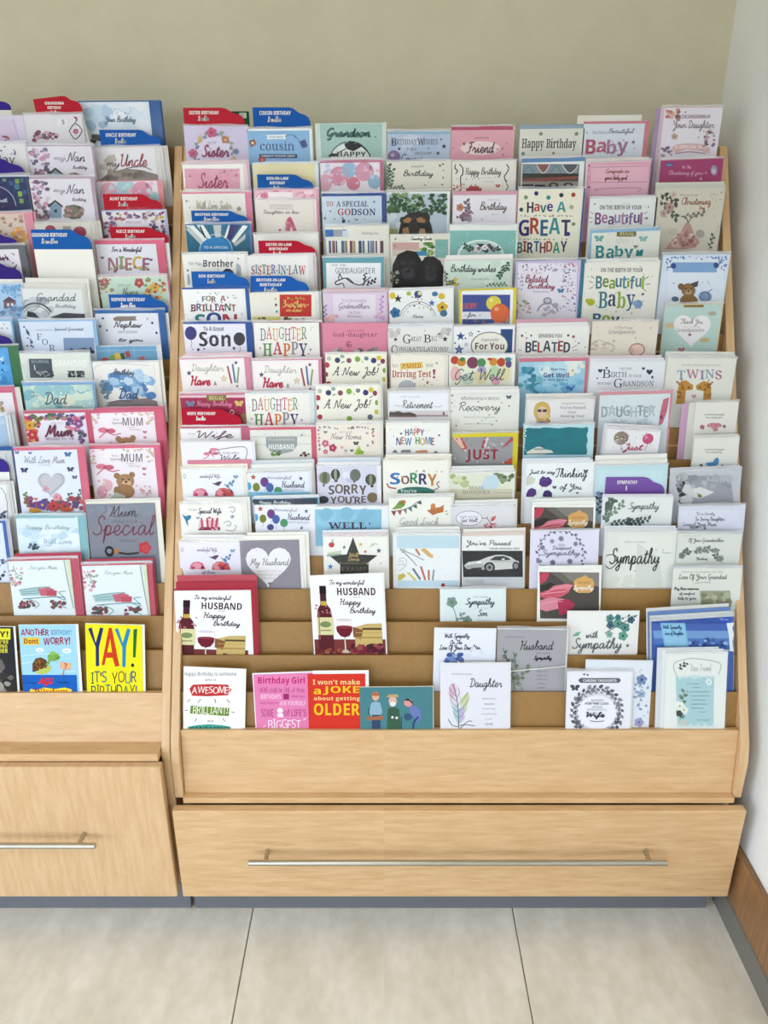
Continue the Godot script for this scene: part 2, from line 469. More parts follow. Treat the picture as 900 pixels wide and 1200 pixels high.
func oval(cx: float, cy: float, rx: float, ry: float, n := 18, a0 := 0.0) -> PackedVector2Array:
	var o := PackedVector2Array()
	for i in n: o.append(Vector2(cx + rx * cos(a0 + TAU * i / n), cy + ry * sin(a0 + TAU * i / n)))
	return o

func on(ink: Ink, pts) -> PackedVector2Array:
	var o := PackedVector2Array()
	for p in pts: o.append(ink.at(p.x, p.y))
	return o

func pairs(a: Array) -> PackedVector2Array:
	var o := PackedVector2Array()
	for i in range(0, a.size() - 1, 2): o.append(Vector2(a[i], a[i + 1]))
	return o

func leaf(ink: Ink, x: float, y: float, ang: float, ln: float, col: Color, fat := 0.32):
	var d := Vector2(cos(ang), sin(ang)) * ln; var n := Vector2(-d.y, d.x) * fat
	var p := Vector2(x, y)
	ink.lift()
	ink.fan(ink.at(x + d.x * 0.5, y + d.y * 0.5), on(ink, [p, p + d * 0.3 + n, p + d * 0.7 + n * 0.8, p + d, p + d * 0.7 - n * 0.8, p + d * 0.3 - n]), col)

func letters(text: String, font: int) -> Array:
	# outline lettering as flat triangles, normalised to its own box: [points, indices, width over height]
	var key := "%d|%s" % [font, text]
	if text_cache.has(key): return text_cache[key]
	var tm := TextMesh.new()
	tm.text = text; tm.font = fonts[font]; tm.font_size = 48; tm.depth = 0.0; tm.pixel_size = 0.01; tm.curve_step = 3.0
	var pts := PackedVector2Array(); var ids := PackedInt32Array()
	for s in tm.get_surface_count():
		var arr := tm.surface_get_arrays(s)
		var vs: PackedVector3Array = arr[Mesh.ARRAY_VERTEX]
		var b := pts.size()
		for q in vs: pts.append(Vector2(q.x, q.y))
		if arr[Mesh.ARRAY_INDEX] != null and arr[Mesh.ARRAY_INDEX].size() > 0:
			for i in arr[Mesh.ARRAY_INDEX]: ids.append(b + i)
		else:
			for i in vs.size(): ids.append(b + i)
	var lo := Vector2(1e9, 1e9); var hi := -lo
	for q in pts: lo = lo.min(q); hi = hi.max(q)
	var size := (hi - lo).max(Vector2(1e-5, 1e-5))
	for i in pts.size(): pts[i] = (pts[i] - lo) / size
	var out := [pts, ids, size.x / size.y, size.x]
	text_cache[key] = out
	return out

func set_text(ink: Ink, text: String, x0: float, y0: float, x1: float, y1: float, col: Color, font: int):
	var t := letters(text, font)
	var pts: PackedVector2Array = t[0]; var ids: PackedInt32Array = t[1]
	for i in range(0, ids.size(), 3):
		var q := []
		for j in 3: q.append(ink.at(lerpf(x0, x1, pts[ids[i + j]].x), lerpf(y1, y0, pts[ids[i + j]].y)))
		ink.tri(q[0], q[1], q[2], col)

const PEN := {
	"a": "12 8,9 5,10 2,8 1,4 3,0 6,2 8,9 8,3 10,0 12,3", "b": "10 0,2 4,12 5,19 3,20 2,14 2,3 4,0 7,2 7,7 4,8 10,7", "c": "10 8,8 5,10 2,8 1,4 3,0 6,0 10,4",
	"d": "12 8,9 5,10 2,8 1,4 3,0 6,2 8,8 9,20 8,6 9,0 12,3", "e": "10 0,3 4,4 7,7 5,10 2,8 1,4 4,0 7,0 10,4", "f": "8 0,2 4,10 6,18 5,20 3,16 3,2 2,-8 0,-7 2,-1 6,2 8,4",
	"g": "11 8,9 5,10 2,8 1,4 3,1 6,2 8,9 7,-6 4,-9 2,-6 7,-1 11,3", "h": "11 0,2 4,12 5,19 3,20 2,12 2,0 2,6 5,10 7,8 7,2 9,0 11,3", "i": "8 0,3 3,9 3,2 5,0 8,3;4,14 4.8,14.8",
	"j": "7 0,3 3,9 2,-6 0,-9 -2,-6 2,-1 7,3;4,14 4.8,14.8", "k": "10 0,2 4,12 5,19 3,20 2,12 2,0 2,5 6,9 6,6 3,5 6,1 8,0 10,3", "l": "7 0,2 4,12 5,19 3,20 2,12 2,3 4,0 7,3",
	"m": "16 0,3 2,9 2,0 3,6 5,10 7,8 7,0 8,6 10,10 12,8 12,2 14,0 16,3", "n": "12 0,3 2,9 2,0 3,6 6,10 8,8 8,2 10,0 12,3", "o": "11 6,10 3,9 1,5 3,0 6,1 8,5 6,10 8,8 11,8",
	"p": "11 0,3 3,10 2,-9 2,5 5,10 8,7 7,2 4,0 7,0 11,3", "q": "11 8,9 5,10 2,8 1,4 3,1 6,2 8,9 7,-9 9,-6 11,3", "r": "11 0,3 3,10 4,8 7,8 7,3 8,0 11,3",
	"s": "9 0,2 4,10 6,6 6,2 3,0 1,1;4,0 9,3", "t": "8 0,2 4,12 4,17 3,3 5,0 8,3;0,12 8,13", "u": "12 0,3 2,9 2,3 4,0 7,3 8,9 8,3 10,0 12,3", "v": "10 0,3 2,9 4,0 7,9 10,8",
	"w": "14 0,3 2,9 2,2 4,0 7,8 7,2 9,0 12,9 14,8", "x": "10 0,3 3,9 7,0 10,3;8,10 1,0", "y": "11 0,3 2,9 2,3 4,1 7,4 9,9 7,-6 4,-9 2,-6 7,-1 11,3", "z": "10 0,8 6,9 2,1 5,1 6,-5 3,-9 2,-5 10,3",
	"A": "15 0,0 4,4 9,20 11,20 11,4 13,0 15,3;4,9 13,10", "B": "14 4,18 3,0 4,20 10,20 10,13 5,11 12,10 12,2 6,0 1,2", "C": "14 13,16 11,20 6,19 2,12 2,4 6,0 11,2 14,6",
	"D": "15 5,18 4,1 2,2 6,0 12,4 13,12 9,19 3,20 0,17", "E": "13 12,17 9,20 5,18 5,13 9,11 4,10 2,5 5,0 10,1 13,5", "F": "14 2,17 6,19 15,20;9,19 7,4 4,0 1,2;4,10 12,11",
	"G": "14 13,16 10,20 5,18 2,11 3,4 7,1 12,8 11,-4 7,-8 4,-5", "H": "16 1,17 4,20 4,2 2,0;13,20 11,4 13,0 16,3;3,10 13,11", "I": "9 2,16 7,20 6,4 3,0 0,3",
	"J": "10 3,17 9,20 8,0 5,-8 2,-5 9,1", "K": "16 2,18 4,20 4,2 2,0;13,20 5,10 8,9 11,1 14,0 16,3", "L": "14 10,17 8,20 6,16 6,4 2,0 1,2 4,3 10,0 14,3",
	"M": "19 0,0 3,2 6,20 8,4 14,20 15,4 17,0 19,3", "N": "16 0,0 3,3 5,20 11,1 14,20 16,20", "O": "14 8,20 3,17 1,8 5,0 11,3 13,12 9,20 6,16 12,17",
	"P": "13 4,18 3,0;0,16 4,20 11,20 13,15 10,10 5,10", "R": "16 4,18 3,0;0,16 4,20 11,20 12,14 6,11 10,4 13,0 16,3", "S": "13 12,16 10,20 6,18 6,13 10,8 10,2 5,0 1,3",
	"T": "14 0,16 4,20 14,19 16,20;9,19 8,4 5,0 2,2", "U": "17 0,17 3,20 3,4 6,0 11,4 13,20 13,4 15,0 17,3", "V": "14 0,17 3,20 6,0 13,20", "W": "19 0,17 3,20 5,0 10,16 13,0 18,20",
	"Y": "13 0,17 3,20 4,11 8,10 12,20 10,-4 6,-9 3,-6 12,2", "!": "5 3,20 2,6;1.6,0 2.2,1", "'": "4 2,20 1.5,15", "-": "9 1,6 8,7", ",": "4 2,1 1,-3", "?": "10 2,17 6,20 9,16 5,9 5,5;5,0 5.6,1"}

func pen_strokes(text: String) -> Array:
	# handwriting: connected pen strokes in a box normalised to 0..1
	var key := "pen|" + text
	if text_cache.has(key): return text_cache[key]
	var strokes := []; var x := 0.0
	for ch in text:
		if not PEN.has(ch):
			x += 7.0; continue
		var d: String = PEN[ch]
		var sp := d.find(" ")
		for part_ in d.substr(sp + 1).split(";"):
			var pl := PackedVector2Array()
			for q in part_.split(" "):
				var xy := q.split(",")
				var yy := float(xy[1])
				pl.append(Vector2(x + float(xy[0]) + yy * 0.22, yy))
			strokes.append(smooth(pl, 4))
		x += float(d.substr(0, sp))
	var lo := Vector2(1e9, 1e9); var hi := -lo
	for s in strokes:
		for q in s: lo = lo.min(q); hi = hi.max(q)
	var size := (hi - lo).max(Vector2(0.01, 0.01))
	for s in strokes.size():
		var t: PackedVector2Array = strokes[s]
		for i in t.size(): t[i] = (t[i] - lo) / size
		strokes[s] = t
	text_cache[key] = strokes
	return strokes

func pen_text(ink: Ink, text: String, x0: float, y0: float, x1: float, y1: float, col: Color, wd: float):
	var m := wd / (float(ink.ref[2]) - float(ink.ref[0])) * ink.w
	for s in pen_strokes(text):
		ink.lift()
		var pts := PackedVector2Array()
		for q in s: pts.append(ink.at(lerpf(x0, x1, q.x), lerpf(y1, y0, q.y)))
		ink.ribbon(pts, m, col)

func draw(ink: Ink, ops: Array):
	for o in ops:
		ink.layer()
		var unit := ink.w / (float(ink.ref[2]) - float(ink.ref[0]))
		match o[0]:
			"R": ink.poly(on(ink, [Vector2(o[1], o[2]), Vector2(o[3], o[2]), Vector2(o[3], o[4]), Vector2(o[1], o[4])]), hue(o[5]))
			"E": ink.fan(ink.at(o[1], o[2]), on(ink, oval(o[1], o[2], o[3], o[4], 20)), hue(o[5]))
			"S":
				var p := PackedVector2Array()
				for i in 10:
					var r: float = o[3] * (1.0 if i % 2 == 0 else 0.42)
					p.append(Vector2(o[1] + r * sin(TAU * i / 10.0), o[2] - r * cos(TAU * i / 10.0)))
				ink.fan(ink.at(o[1], o[2]), on(ink, p), hue(o[4]))
			"H":
				var p := PackedVector2Array()
				for i in 28:
					var t := TAU * i / 28.0
					p.append(Vector2(o[1] + o[3] * pow(sin(t), 3), o[2] - o[3] / 16.0 * (13 * cos(t) - 5 * cos(2 * t) - 2 * cos(3 * t) - cos(4 * t))))
				ink.fan(ink.at(o[1], o[2] + o[3] * 0.1), on(ink, p), hue(o[4]))
			"L": ink.ribbon(on(ink, smooth(pairs(o[3]), 5)), o[1] * unit, hue(o[2]))
			"P": ink.poly(on(ink, pairs(o[2])), hue(o[1]))
			"T": set_text(ink, o[1], o[2], o[3], o[4], o[5], hue(o[6]), o[7])
			"M":
				var cols: Array = o[7]
				var total := 0.0; var ws := []
				for ch in str(o[1]):
					var wd: float = 0.22 if ch == " " else (letters(ch, o[6])[3] + 0.025)
					ws.append(wd); total += wd
				var x: float = o[2]; var n := 0
				for i in str(o[1]).length():
					var wd: float = ws[i] / total * (o[4] - o[2])
					var ch := str(o[1])[i]
					if ch != " ":
						var dy: float = (o[5] - o[3]) * 0.06 * (1 if n % 2 == 0 else -1)
						var top: float = o[3] if (ch.to_upper() == ch or ch in "bdfhklt") else lerpf(o[3], o[5], 0.28)
						var low: float = o[5] if not (ch in "gpqy") else o[5] + (o[5] - o[3]) * 0.28
						if ch == "'": low = lerpf(o[3], o[5], 0.34)
						if ch == "-": top = lerpf(o[3], o[5], 0.5); low = lerpf(o[3], o[5], 0.62)
						set_text(ink, ch, x + wd * 0.04, top + dy, x + wd * 0.96, low + dy, hue(cols[n % cols.size()]), o[6])
						n += 1
					x += wd
			"W": pen_text(ink, o[1], o[2], o[3], o[4], o[5], hue(o[6]), o[7])
			"D":
				for i in int(o[5]):
					ink.lift()
					var r := rng.randf_range(o[6], o[7]); var x := rng.randf_range(o[1], o[3]); var y := rng.randf_range(o[2], o[4])
					ink.fan(ink.at(x, y), on(ink, oval(x, y, r, r, 8)), hue(o[8][i % o[8].size()]))
			"K":
				for i in int(o[5]):
					ink.lift()
					var r := rng.randf_range(o[6], o[7]); var x := rng.randf_range(o[1], o[3]); var y := rng.randf_range(o[2], o[4])
					var p := PackedVector2Array()
					for j in 11:
						var rr := r * rng.randf_range(0.72, 1.12)
						p.append(Vector2(x + rr * cos(TAU * j / 11.0), y + rr * 0.8 * sin(TAU * j / 11.0)))
					ink.fan(ink.at(x, y), on(ink, p), hue(o[8][i % o[8].size()]))
			"F": flower(ink, o[1], o[2], o[3], hue(o[4]), hue(o[5]))
			"V":
				var a := Vector2(o[1], o[2]); var b := Vector2(o[3], o[4]); var ang := (b - a).angle()
				ink.ribbon(on(ink, [a, b]), o[6] * 0.1 * unit, hue(o[7]))
				for i in int(o[5]):
					var p := a.lerp(b, (i + 0.6) / float(o[5]))
					leaf(ink, p.x, p.y, ang + (0.8 if i % 2 == 0 else -0.8) + rng.randf_range(-0.25, 0.25), o[6] * rng.randf_range(0.75, 1.1), hue(o[7]))
			"B":
				ink.fan(ink.at(o[1], o[2]), on(ink, oval(o[1], o[2], o[3], o[4], 20)), hue(o[5]))
				ink.lift()
				ink.ribbon(on(ink, smooth(pairs([o[1], o[2] + o[4], o[1] + o[3] * 0.12, o[2] + o[4] * 1.5, o[1] - o[3] * 0.08, o[2] + o[4] * 2.1]), 4)), o[3] * 0.07 * unit, hue(o[5]))
			"Y":
				for q in [[-0.9, -0.5], [0.9, -0.5], [-0.6, 0.45], [0.6, 0.45]]:
					leaf(ink, o[1], o[2], Vector2(q[0], q[1]).angle(), o[3] * (1.25 if q[1] < 0 else 0.9), hue(o[4]), 0.34)
			"A":
				var p := PackedVector2Array()
				for i in 19:
					var t := deg_to_rad(lerpf(o[4], o[5], i / 18.0))
					p.append(Vector2(o[1] + o[3] * cos(t), o[2] + o[3] * sin(t)))
				ink.ribbon(on(ink, p), o[6] * unit, hue(o[7]))
			"G":
				for i in int(o[4]):
					var t := TAU * i / float(o[4])
					var x: float = o[1] + o[3] * cos(t); var y: float = o[2] + o[3] * sin(t)
					leaf(ink, x, y, t + PI / 2 + (0.7 if i % 2 == 0 else -0.7), o[5] * rng.randf_range(0.8, 1.2), hue(o[6][i % o[6].size()]))

func flower(ink: Ink, x: float, y: float, r: float, col: Color, mid: Color):
	var a0 := rng.randf() * TAU
	for i in 5:
		var t := a0 + TAU * i / 5.0
		ink.lift()
		var px := x + r * 0.55 * cos(t); var py := y + r * 0.55 * sin(t)
		ink.fan(ink.at(px, py), on(ink, oval(px, py, r * 0.46, r * 0.46, 9)), col)
	ink.layer()
	ink.fan(ink.at(x, y), on(ink, oval(x, y, r * 0.26, r * 0.26, 8)), mid)

# ------------------------------------------------------------------ cards and divider tags
var slab_cache := {}
func slab(w: float, h: float, t: float, col: Color, z_front := 0.0, x_mid := 0.0, y0 := 0.0) -> ArrayMesh:
	var ink := Ink.new()
	var a := Vector3(x_mid - w / 2, y0, z_front - t); var b := Vector3(x_mid + w / 2, y0 + h, z_front)
	var vs := PackedVector3Array(); var ns := PackedVector3Array(); var cs := PackedColorArray(); var ids := PackedInt32Array()
	for ax in 3:
		for s in 2:
			var base := vs.size()
			for q in [[0, 0], [1, 0], [1, 1], [0, 1]]:
				var p := Vector3.ZERO
				p[ax] = b[ax] if s == 1 else a[ax]
				p[(ax + 1) % 3] = b[(ax + 1) % 3] if q[0] == 1 else a[(ax + 1) % 3]
				p[(ax + 2) % 3] = b[(ax + 2) % 3] if q[1] == 1 else a[(ax + 2) % 3]
				var n := Vector3.ZERO; n[ax] = 1.0 if s == 1 else -1.0
				vs.append(p); ns.append(n); cs.append(col)
			if s == 1: ids.append_array([base, base + 2, base + 1, base, base + 3, base + 2])
			else: ids.append_array([base, base + 1, base + 2, base, base + 2, base + 3])
	var arr := []; arr.resize(Mesh.ARRAY_MAX)
	arr[Mesh.ARRAY_VERTEX] = vs; arr[Mesh.ARRAY_NORMAL] = ns; arr[Mesh.ARRAY_COLOR] = cs; arr[Mesh.ARRAY_INDEX] = ids
	var m := ArrayMesh.new(); m.add_surface_from_arrays(Mesh.PRIMITIVE_TRIANGLES, arr)
	return m

func film(w: float, h: float, x_mid: float, y0: float, z: float) -> ArrayMesh:
	# a cellophane sleeve front: a thin sheet with soft ripples and a crimped top edge
	var st := SurfaceTool.new(); st.begin(Mesh.PRIMITIVE_TRIANGLES); st.set_smooth_group(0)
	var nx := 10; var ny := 8
	var ph := rng.randf() * 10.0; var tilt := rng.randf_range(-1.0, 1.0)
	var pts := []
	for j in ny + 1:
		for i in nx + 1:
			var u := float(i) / nx; var t := float(j) / ny
			var dz := 0.0005 * sin(u * 7.0 + ph + t * 3.0 * tilt) + 0.0004 * sin(t * 9.0 + ph * 1.7 + u * 4.0) + 0.0003 * rng.randf()
			if j == ny: dz += 0.0005 * rng.randf_range(-1.0, 1.0) - 0.001
			var yy := t * h + (0.0012 * sin(u * 9.0 + ph) if j == ny else 0.0)
			pts.append(Vector3(x_mid + (u - 0.5) * w, y0 + yy, z + 0.0008 + dz))
	for j in ny:
		for i in nx:
			var a: int = j * (nx + 1) + i
			quad(st, pts[a], pts[a + nx + 1], pts[a + nx + 2], pts[a + 1])
	st.generate_normals()
	return st.commit()

func upright(tl: Vector2, tr: Vector2, tier: int, back: float) -> Array:
	# stand a sheet in a pocket: [transform at its base, width, height]
	var a := on_pocket(tl, tier, back); var b := on_pocket(tr, tier, back)
	var n := Vector3(0, sin(lean(tier)), cos(lean(tier)))
	var x := (b - a).normalized(); var y := n.cross(x).normalized()
	var top := (a + b) * 0.5
	var foot := lip(tier).y - POCKET
	var h := (top.y - foot) / y.y
	return [Transform3D(Basis(x, y, n), top - y * h), (b - a).length(), h]

func c(crop: String, tier: int, x0: float, y0: float, x1: float, y1: float, shear: float, o: Dictionary, label: String, ops: Array):
	var cr: Array = CROP[crop]
	var org := Vector2(cr[0], cr[1]); var mag: float = cr[2]
	var tl := org + Vector2(x0, y0) / mag; var tr := org + Vector2(x1, y1) / mag
	var back: float = 0.0065 + o.get("z", 0.0)
	var up := upright(tl, tr, tier, back)
	var w: float = up[1]; var h: float = up[2]
	var t := thing("greeting_card", label, "card", "greeting cards standing in the display pockets")
	t.transform = up[0]
	var per := w / (x1 - x0)                           # metres for one measured pixel
	var paper := hue(o.get("p", "f2f0ea"))
	part("card", slab(w, h, 0.0009, paper), paper_mat, t)
	# how many metres of card height show as one card width in the photograph
	var mid: Vector3 = up[0] * Vector3(0, h, 0); var lower: Vector3 = up[0] * Vector3(0, h - 0.06, 0)
	var ink := Ink.new()
	ink.w = w; ink.h = h; ink.z = 0.00006
	ink.k = 0.06 / (pixel_of(lower) - pixel_of(mid)).length() * (x1 - x0) / mag
	ink.ref = o.get("ref", [x0, y0, x1, y1, shear])
	ink.k *= o.get("ky", 1.0)
	draw(ink, ops)
	if ink.v.size() > 0: part("printed_front", ink.mesh(), print_mat, t)
	var e: Array = o.get("e", ["f0ece4", 0, 3, 5])
	var ew: float = w + (e[1] + e[3]) * per
	part("envelope", slab(ew, h + e[2] * per, 0.0006, hue(e[0]), -0.0010, (e[3] - e[1]) * per * 0.5), paper_mat, t)
	if o.get("s", 1) == 1:
		part("cellophane_sleeve", film(ew + 0.004, h + maxf(e[2] * per, 0.0) + 0.004, (e[3] - e[1]) * per * 0.5, 0.0, ink.z + 0.0004), film_mat, t)
		if rng.randf() < 0.75:
			# the folded, crinkled mouth of the sleeve standing a little above the card
			var fx: float = (e[3] - e[1]) * per * 0.5
			part("sleeve_flap", film(ew + 0.003, rng.randf_range(0.004, 0.007), fx, h + maxf(e[2] * per, 0.0) - 0.0015, -0.0022), flap_mat, t)
	var b: Array = o.get("b", [])
	if b.size() > 0:
		var shown: int = [0, 1, 1, 2, 2, 3][int(b[0])]      # the ones of the stack that can be told apart
		if absf(b[1]) + absf(b[2]) < 6.5 and b[0] < 3: shown = 0
		for i in shown:
			var d := Vector2(b[1], -b[2]) * (i + 1) * (float(b[0]) / shown) / mag
			d += Vector2(rng.randf_range(-0.35, 0.35), rng.randf_range(-0.3, 0.3))
			var bt := upright(tl + d + Vector2(0, -e[2] / mag), tr + d + Vector2(e[3] * 0.6 / mag, -e[2] / mag), tier, back + 0.0022 * (i + 1))
			var cols: Array = b[3] if b[3] is Array else [b[3]]
			var g := thing("greeting_card", "card stacked behind the " + label, "card", "stacked behind the " + label)
			g.transform = bt[0]
			part("card", slab(bt[1], bt[2], 0.0008, hue(cols[i % cols.size()])), paper_mat, g)
			if cols.size() > 1 or i % 2 == 0:
				part("envelope", slab(bt[1] * 0.985, bt[2] - 0.002, 0.0006, hue(e[0]), -0.0009), paper_mat, g)

func tag(crop: String, tier: int, x0: float, y0: float, x1: float, y1: float, col: String, lines: Array, label: String, o := {}):
	# a divider: white plastic board whose coloured head has a rounded shoulder at one side
	var cr: Array = CROP[crop]
	var org := Vector2(cr[0], cr[1]); var mag: float = cr[2]
	var tl := org + Vector2(x0, y0) / mag; var tr := org + Vector2(x1, y0 + o.get("roll", 0.0)) / mag
	var up := upright(tl, tr, tier, o.get("z", 0.0125))
	var t := thing("divider_tag", label, "divider", "divider tags standing between the cards")
	t.transform = up[0]
	var w: float = up[1]; var h: float = up[2]
	var mid: Vector3 = up[0] * Vector3(0, h, 0); var lower: Vector3 = up[0] * Vector3(0, h - 0.06, 0)
	var ink := Ink.new()
	ink.w = w; ink.h = h; ink.z = 0.0009
	ink.k = 0.06 / (pixel_of(lower) - pixel_of(mid)).length() * (x1 - x0) / mag
	ink.ref = [x0, y0, x1, y0 + o.get("roll", 0.0), o.get("sh", 0.06)]
	var hd := y1 - y0; var wd := x1 - x0
	var head := h - ink.at((x0 + x1) / 2, y1 + hd * 0.15).y       # height of the coloured head
	part("board", slab(w, h - head, 0.0008, hue("f1efe8")), paper_mat, t)
	var out := PackedVector2Array([Vector2(-0.5, 0), Vector2(-0.5, 1), Vector2(0.14, 1), Vector2(0.2, 0.96), Vector2(0.25, 0.86), Vector2(0.30, 0.74), Vector2(0.36, 0.68), Vector2(0.42, 0.62), Vector2(0.47, 0.5), Vector2(0.5, 0.3), Vector2(0.5, 0)])
	if o.has("square"): out = PackedVector2Array([Vector2(-0.5, 0), Vector2(-0.5, 1), Vector2(0.49, 1), Vector2(0.5, 0.96), Vector2(0.5, 0)])
	var st := SurfaceTool.new(); st.begin(Mesh.PRIMITIVE_TRIANGLES); st.set_smooth_group(-1)
	var p := PackedVector2Array()
	for q in out: p.append(Vector2(q.x * w, h - head + q.y * head))
	st.set_color(hue(col))
	var ids := Geometry2D.triangulate_polygon(p)
	for i in range(0, ids.size(), 3):
		for j in [0, 2, 1]: st.add_vertex(Vector3(p[ids[i + j]].x, p[ids[i + j]].y, 0.0004))
		for j in [0, 1, 2]: st.add_vertex(Vector3(p[ids[i + j]].x, p[ids[i + j]].y, -0.0006))
	for i in p.size():
		var a := p[i]; var b := p[(i + 1) % p.size()]
		quad(st, Vector3(a.x, a.y, 0.0004), Vector3(b.x, b.y, 0.0004), Vector3(b.x, b.y, -0.0006), Vector3(a.x, a.y, -0.0006))
	st.generate_normals()
	part("header", st.commit(), paper_mat, t)
	var ops := []
	var n := lines.size()
	var lx0: float = x0 + wd * o.get("l0", 0.1); var lx1: float = x0 + wd * o.get("l1", 0.62)
	if n == 1:
		ops.append(["T", lines[0], lx0, y0 + hd * 0.2, lx1, y0 + hd * 0.42, "f4f2ee", 2])
		ops.append(["W", "Simon Elvin", lx0 + wd * 0.15, y0 + hd * 0.52, lx1 - wd * 0.17, y0 + hd * 0.8, "f4f2ee", wd * 0.012])
	elif n == 2:
		ops.append(["T", lines[0], lx0, y0 + hd * 0.17, lx1, y0 + hd * 0.37, "f4f2ee", 2])
		ops.append(["T", lines[1], lx0 + wd * 0.06, y0 + hd * 0.48, lx1 - wd * 0.06, y0 + hd * 0.68, "f4f2ee", 2])
		ops.append(["W", "Simon Elvin", lx0 + wd * 0.13, y0 + hd * 0.78, lx1 - wd * 0.15, y0 + hd * 1.0, "f4f2ee", wd * 0.012])
	if o.has("square"): ops = [["R", 405, 105, 444, 135, "b9c2b0"], ["R", 410, 111, 438, 114, "6a7a68"], ["R", 410, 119, 434, 122, "6a7a68"], ["R", 410, 127, 438, 130, "6a7a68"]]
	if ops.size() > 0:
		draw(ink, ops)
		part("lettering", ink.mesh(), print_mat, t)

func make_cards():
	column_sister(); column_cousin(); column_grandson(); column_wishes(); column_friend(); column_happy(); column_baby(); column_christening()
	lower_pockets()
	narrow_uncle(); narrow_nan(); narrow_edge()

const BRIGHT := ["d8452f", "2f7fc0", "3f9a55", "e0a52a", "8a4fa0", "1f9aa0"]
const DEEP := ["2f2a6a", "b03a3a", "1f6f78", "2a4f8a", "7a2f4f", "2f7a5a"]

func art_daughter_have() -> Array:
	return [["R", 92, 590, 412, 725, "fbeef0"], ["R", 105, 600, 402, 718, "f6f2ee"], ["W", "Daughter", 138, 600, 315, 655, "b5b1ac", 4], ["W", "Have", 128, 665, 240, 718, "c2274a", 9], ["T", "A", 257, 697, 273, 720, "4a3a44", 2],
		["S", 122, 650, 17, "5a4a70"], ["S", 385, 592, 12, "4a2f55"], ["S", 315, 680, 22, "c9b98a"], ["S", 315, 680, 14, "e3d9b0"], ["S", 388, 722, 9, "5a4a70"],
		["P", "b04a60", [333, 612, 342, 608, 362, 706, 352, 708]], ["P", "4a6fa8", [361, 600, 370, 598, 382, 700, 372, 702]], ["P", "8a9a70", [396, 615, 404, 618, 394, 706, 384, 705]], ["P", "e9c9a0", [352, 708, 362, 706, 360, 718]], ["P", "e9c9a0", [372, 702, 382, 700, 379, 714]]]

func art_daughter_happy() -> Array:
	return [["M", "DAUGHTER", 518, 398, 780, 465, 1, ["4a4470", "c0394f", "d88a2f", "3f8a5a", "8a3f80", "c0394f", "d8862a", "4a7a4a"]], ["M", "HAPPY", 530, 480, 784, 552, 3, ["5a8a4a", "c0394f", "d8762a", "8a8a98", "4a2f6a"]],
		["S", 518, 512, 10, "d89aa8"], ["S", 800, 520, 11, "b08ac0"], ["D", 505, 385, 830, 480, 12, 2, 4, ["d8b0b8", "c0c0a0", "a0b8d0"]], ["S", 790, 545, 7, "c0394f"]]

func art_bird_wife() -> Array:
	return [["W", "wonderful Wife", 185, 356, 298, 388, "9a93a8", 2.5], ["L", 3, "9a8fb0", [92, 366, 100, 360, 108, 370, 98, 382, 92, 370]], ["Y", 385, 374, 14, "7f9ab8"],
		["P", "d86f8a", [146, 480, 150, 455, 168, 440, 195, 436, 218, 445, 232, 470, 232, 480]], ["E", 185, 462, 26, 18, "e9a0b0"], ["E", 218, 470, 9, 9, "7a2f50"], ["E", 165, 472, 10, 9, "b84a6a"],
		["P", "d0606a", [270, 482, 275, 452, 296, 436, 325, 434, 360, 445, 376, 470, 376, 482]], ["E", 300, 460, 22, 20, "e2909a"], ["K", 310, 448, 370, 476, 14, 7, 13, ["a8324a", "c04a3f", "7a2f50", "d06a4a"]],
		["P", "5a3f66", [250, 406, 270, 408, 284, 400, 300, 398, 310, 402, 300, 412, 292, 424, 272, 418]], ["L", 5, "3f6fa0", [322, 412, 340, 430, 368, 452]], ["V", 330, 420, 372, 408, 4, 24, "4f86b0"], ["W", "of love", 215, 486, 290, 510, "a89fb0", 3]]

func art_new_job() -> Array:
	return [["W", "A New Job!", 142, 648, 417, 718, "3a3a40", 5], ["E", 127, 600, 13, 13, "b9c2b8"], ["E", 176, 610, 16, 16, "33406a"], ["E", 205, 588, 13, 11, "8fb0a8"], ["E", 244, 612, 15, 15, "8a4a60"], ["E", 294, 604, 16, 16, "7fa83f"], ["E", 346, 600, 13, 12, "6f7f90"],
		["E", 389, 612, 16, 16, "3a3a78"], ["E", 420, 597, 14, 14, "d8c23f"], ["E", 442, 616, 13, 15, "8a3a55"], ["E", 114, 638, 15, 16, "b83a55"], ["E", 108, 693, 10, 14, "8a2f50"], ["E", 450, 670, 10, 15, "7fa83f"], ["E", 447, 722, 11, 14, "c9b83f"],
		["E", 120, 748, 15, 15, "b83a55"], ["E", 290, 760, 16, 15, "7fa83f"], ["E", 410, 752, 16, 15, "5a6278"], ["L", 5, "4a4a55", [198, 626, 216, 618]], ["L", 5, "4a4a55", [410, 640, 430, 632]], ["L", 4, "8a9a60", [318, 612, 325, 625]]]

func art_husband_balloons(dy: float) -> Array:
	var o := [["S", 482, 375, 18, "c0502f"], ["B", 543, 402, 23, 27, "6a3a80"], ["B", 572, 432, 22, 26, "4a62a8"], ["B", 497, 430, 20, 24, "7a7f2f"], ["B", 455, 425, 15, 22, "4fa0d0"], ["B", 618, 452, 23, 24, "4a9468"], ["E", 540, 478, 20, 18, "3f4a80"],
		["W", "Wonderful", 560, 368, 692, 392, "a9b0c0", 3], ["W", "Husband", 638, 398, 766, 432, "5a5570", 4], ["S", 745, 382, 13, "3f5a80"], ["T", "HAPPY BIRTHDAY", 640, 442, 765, 454, "a0a8c0", 0], ["S", 720, 478, 12, "4a5a80"]]
	return o

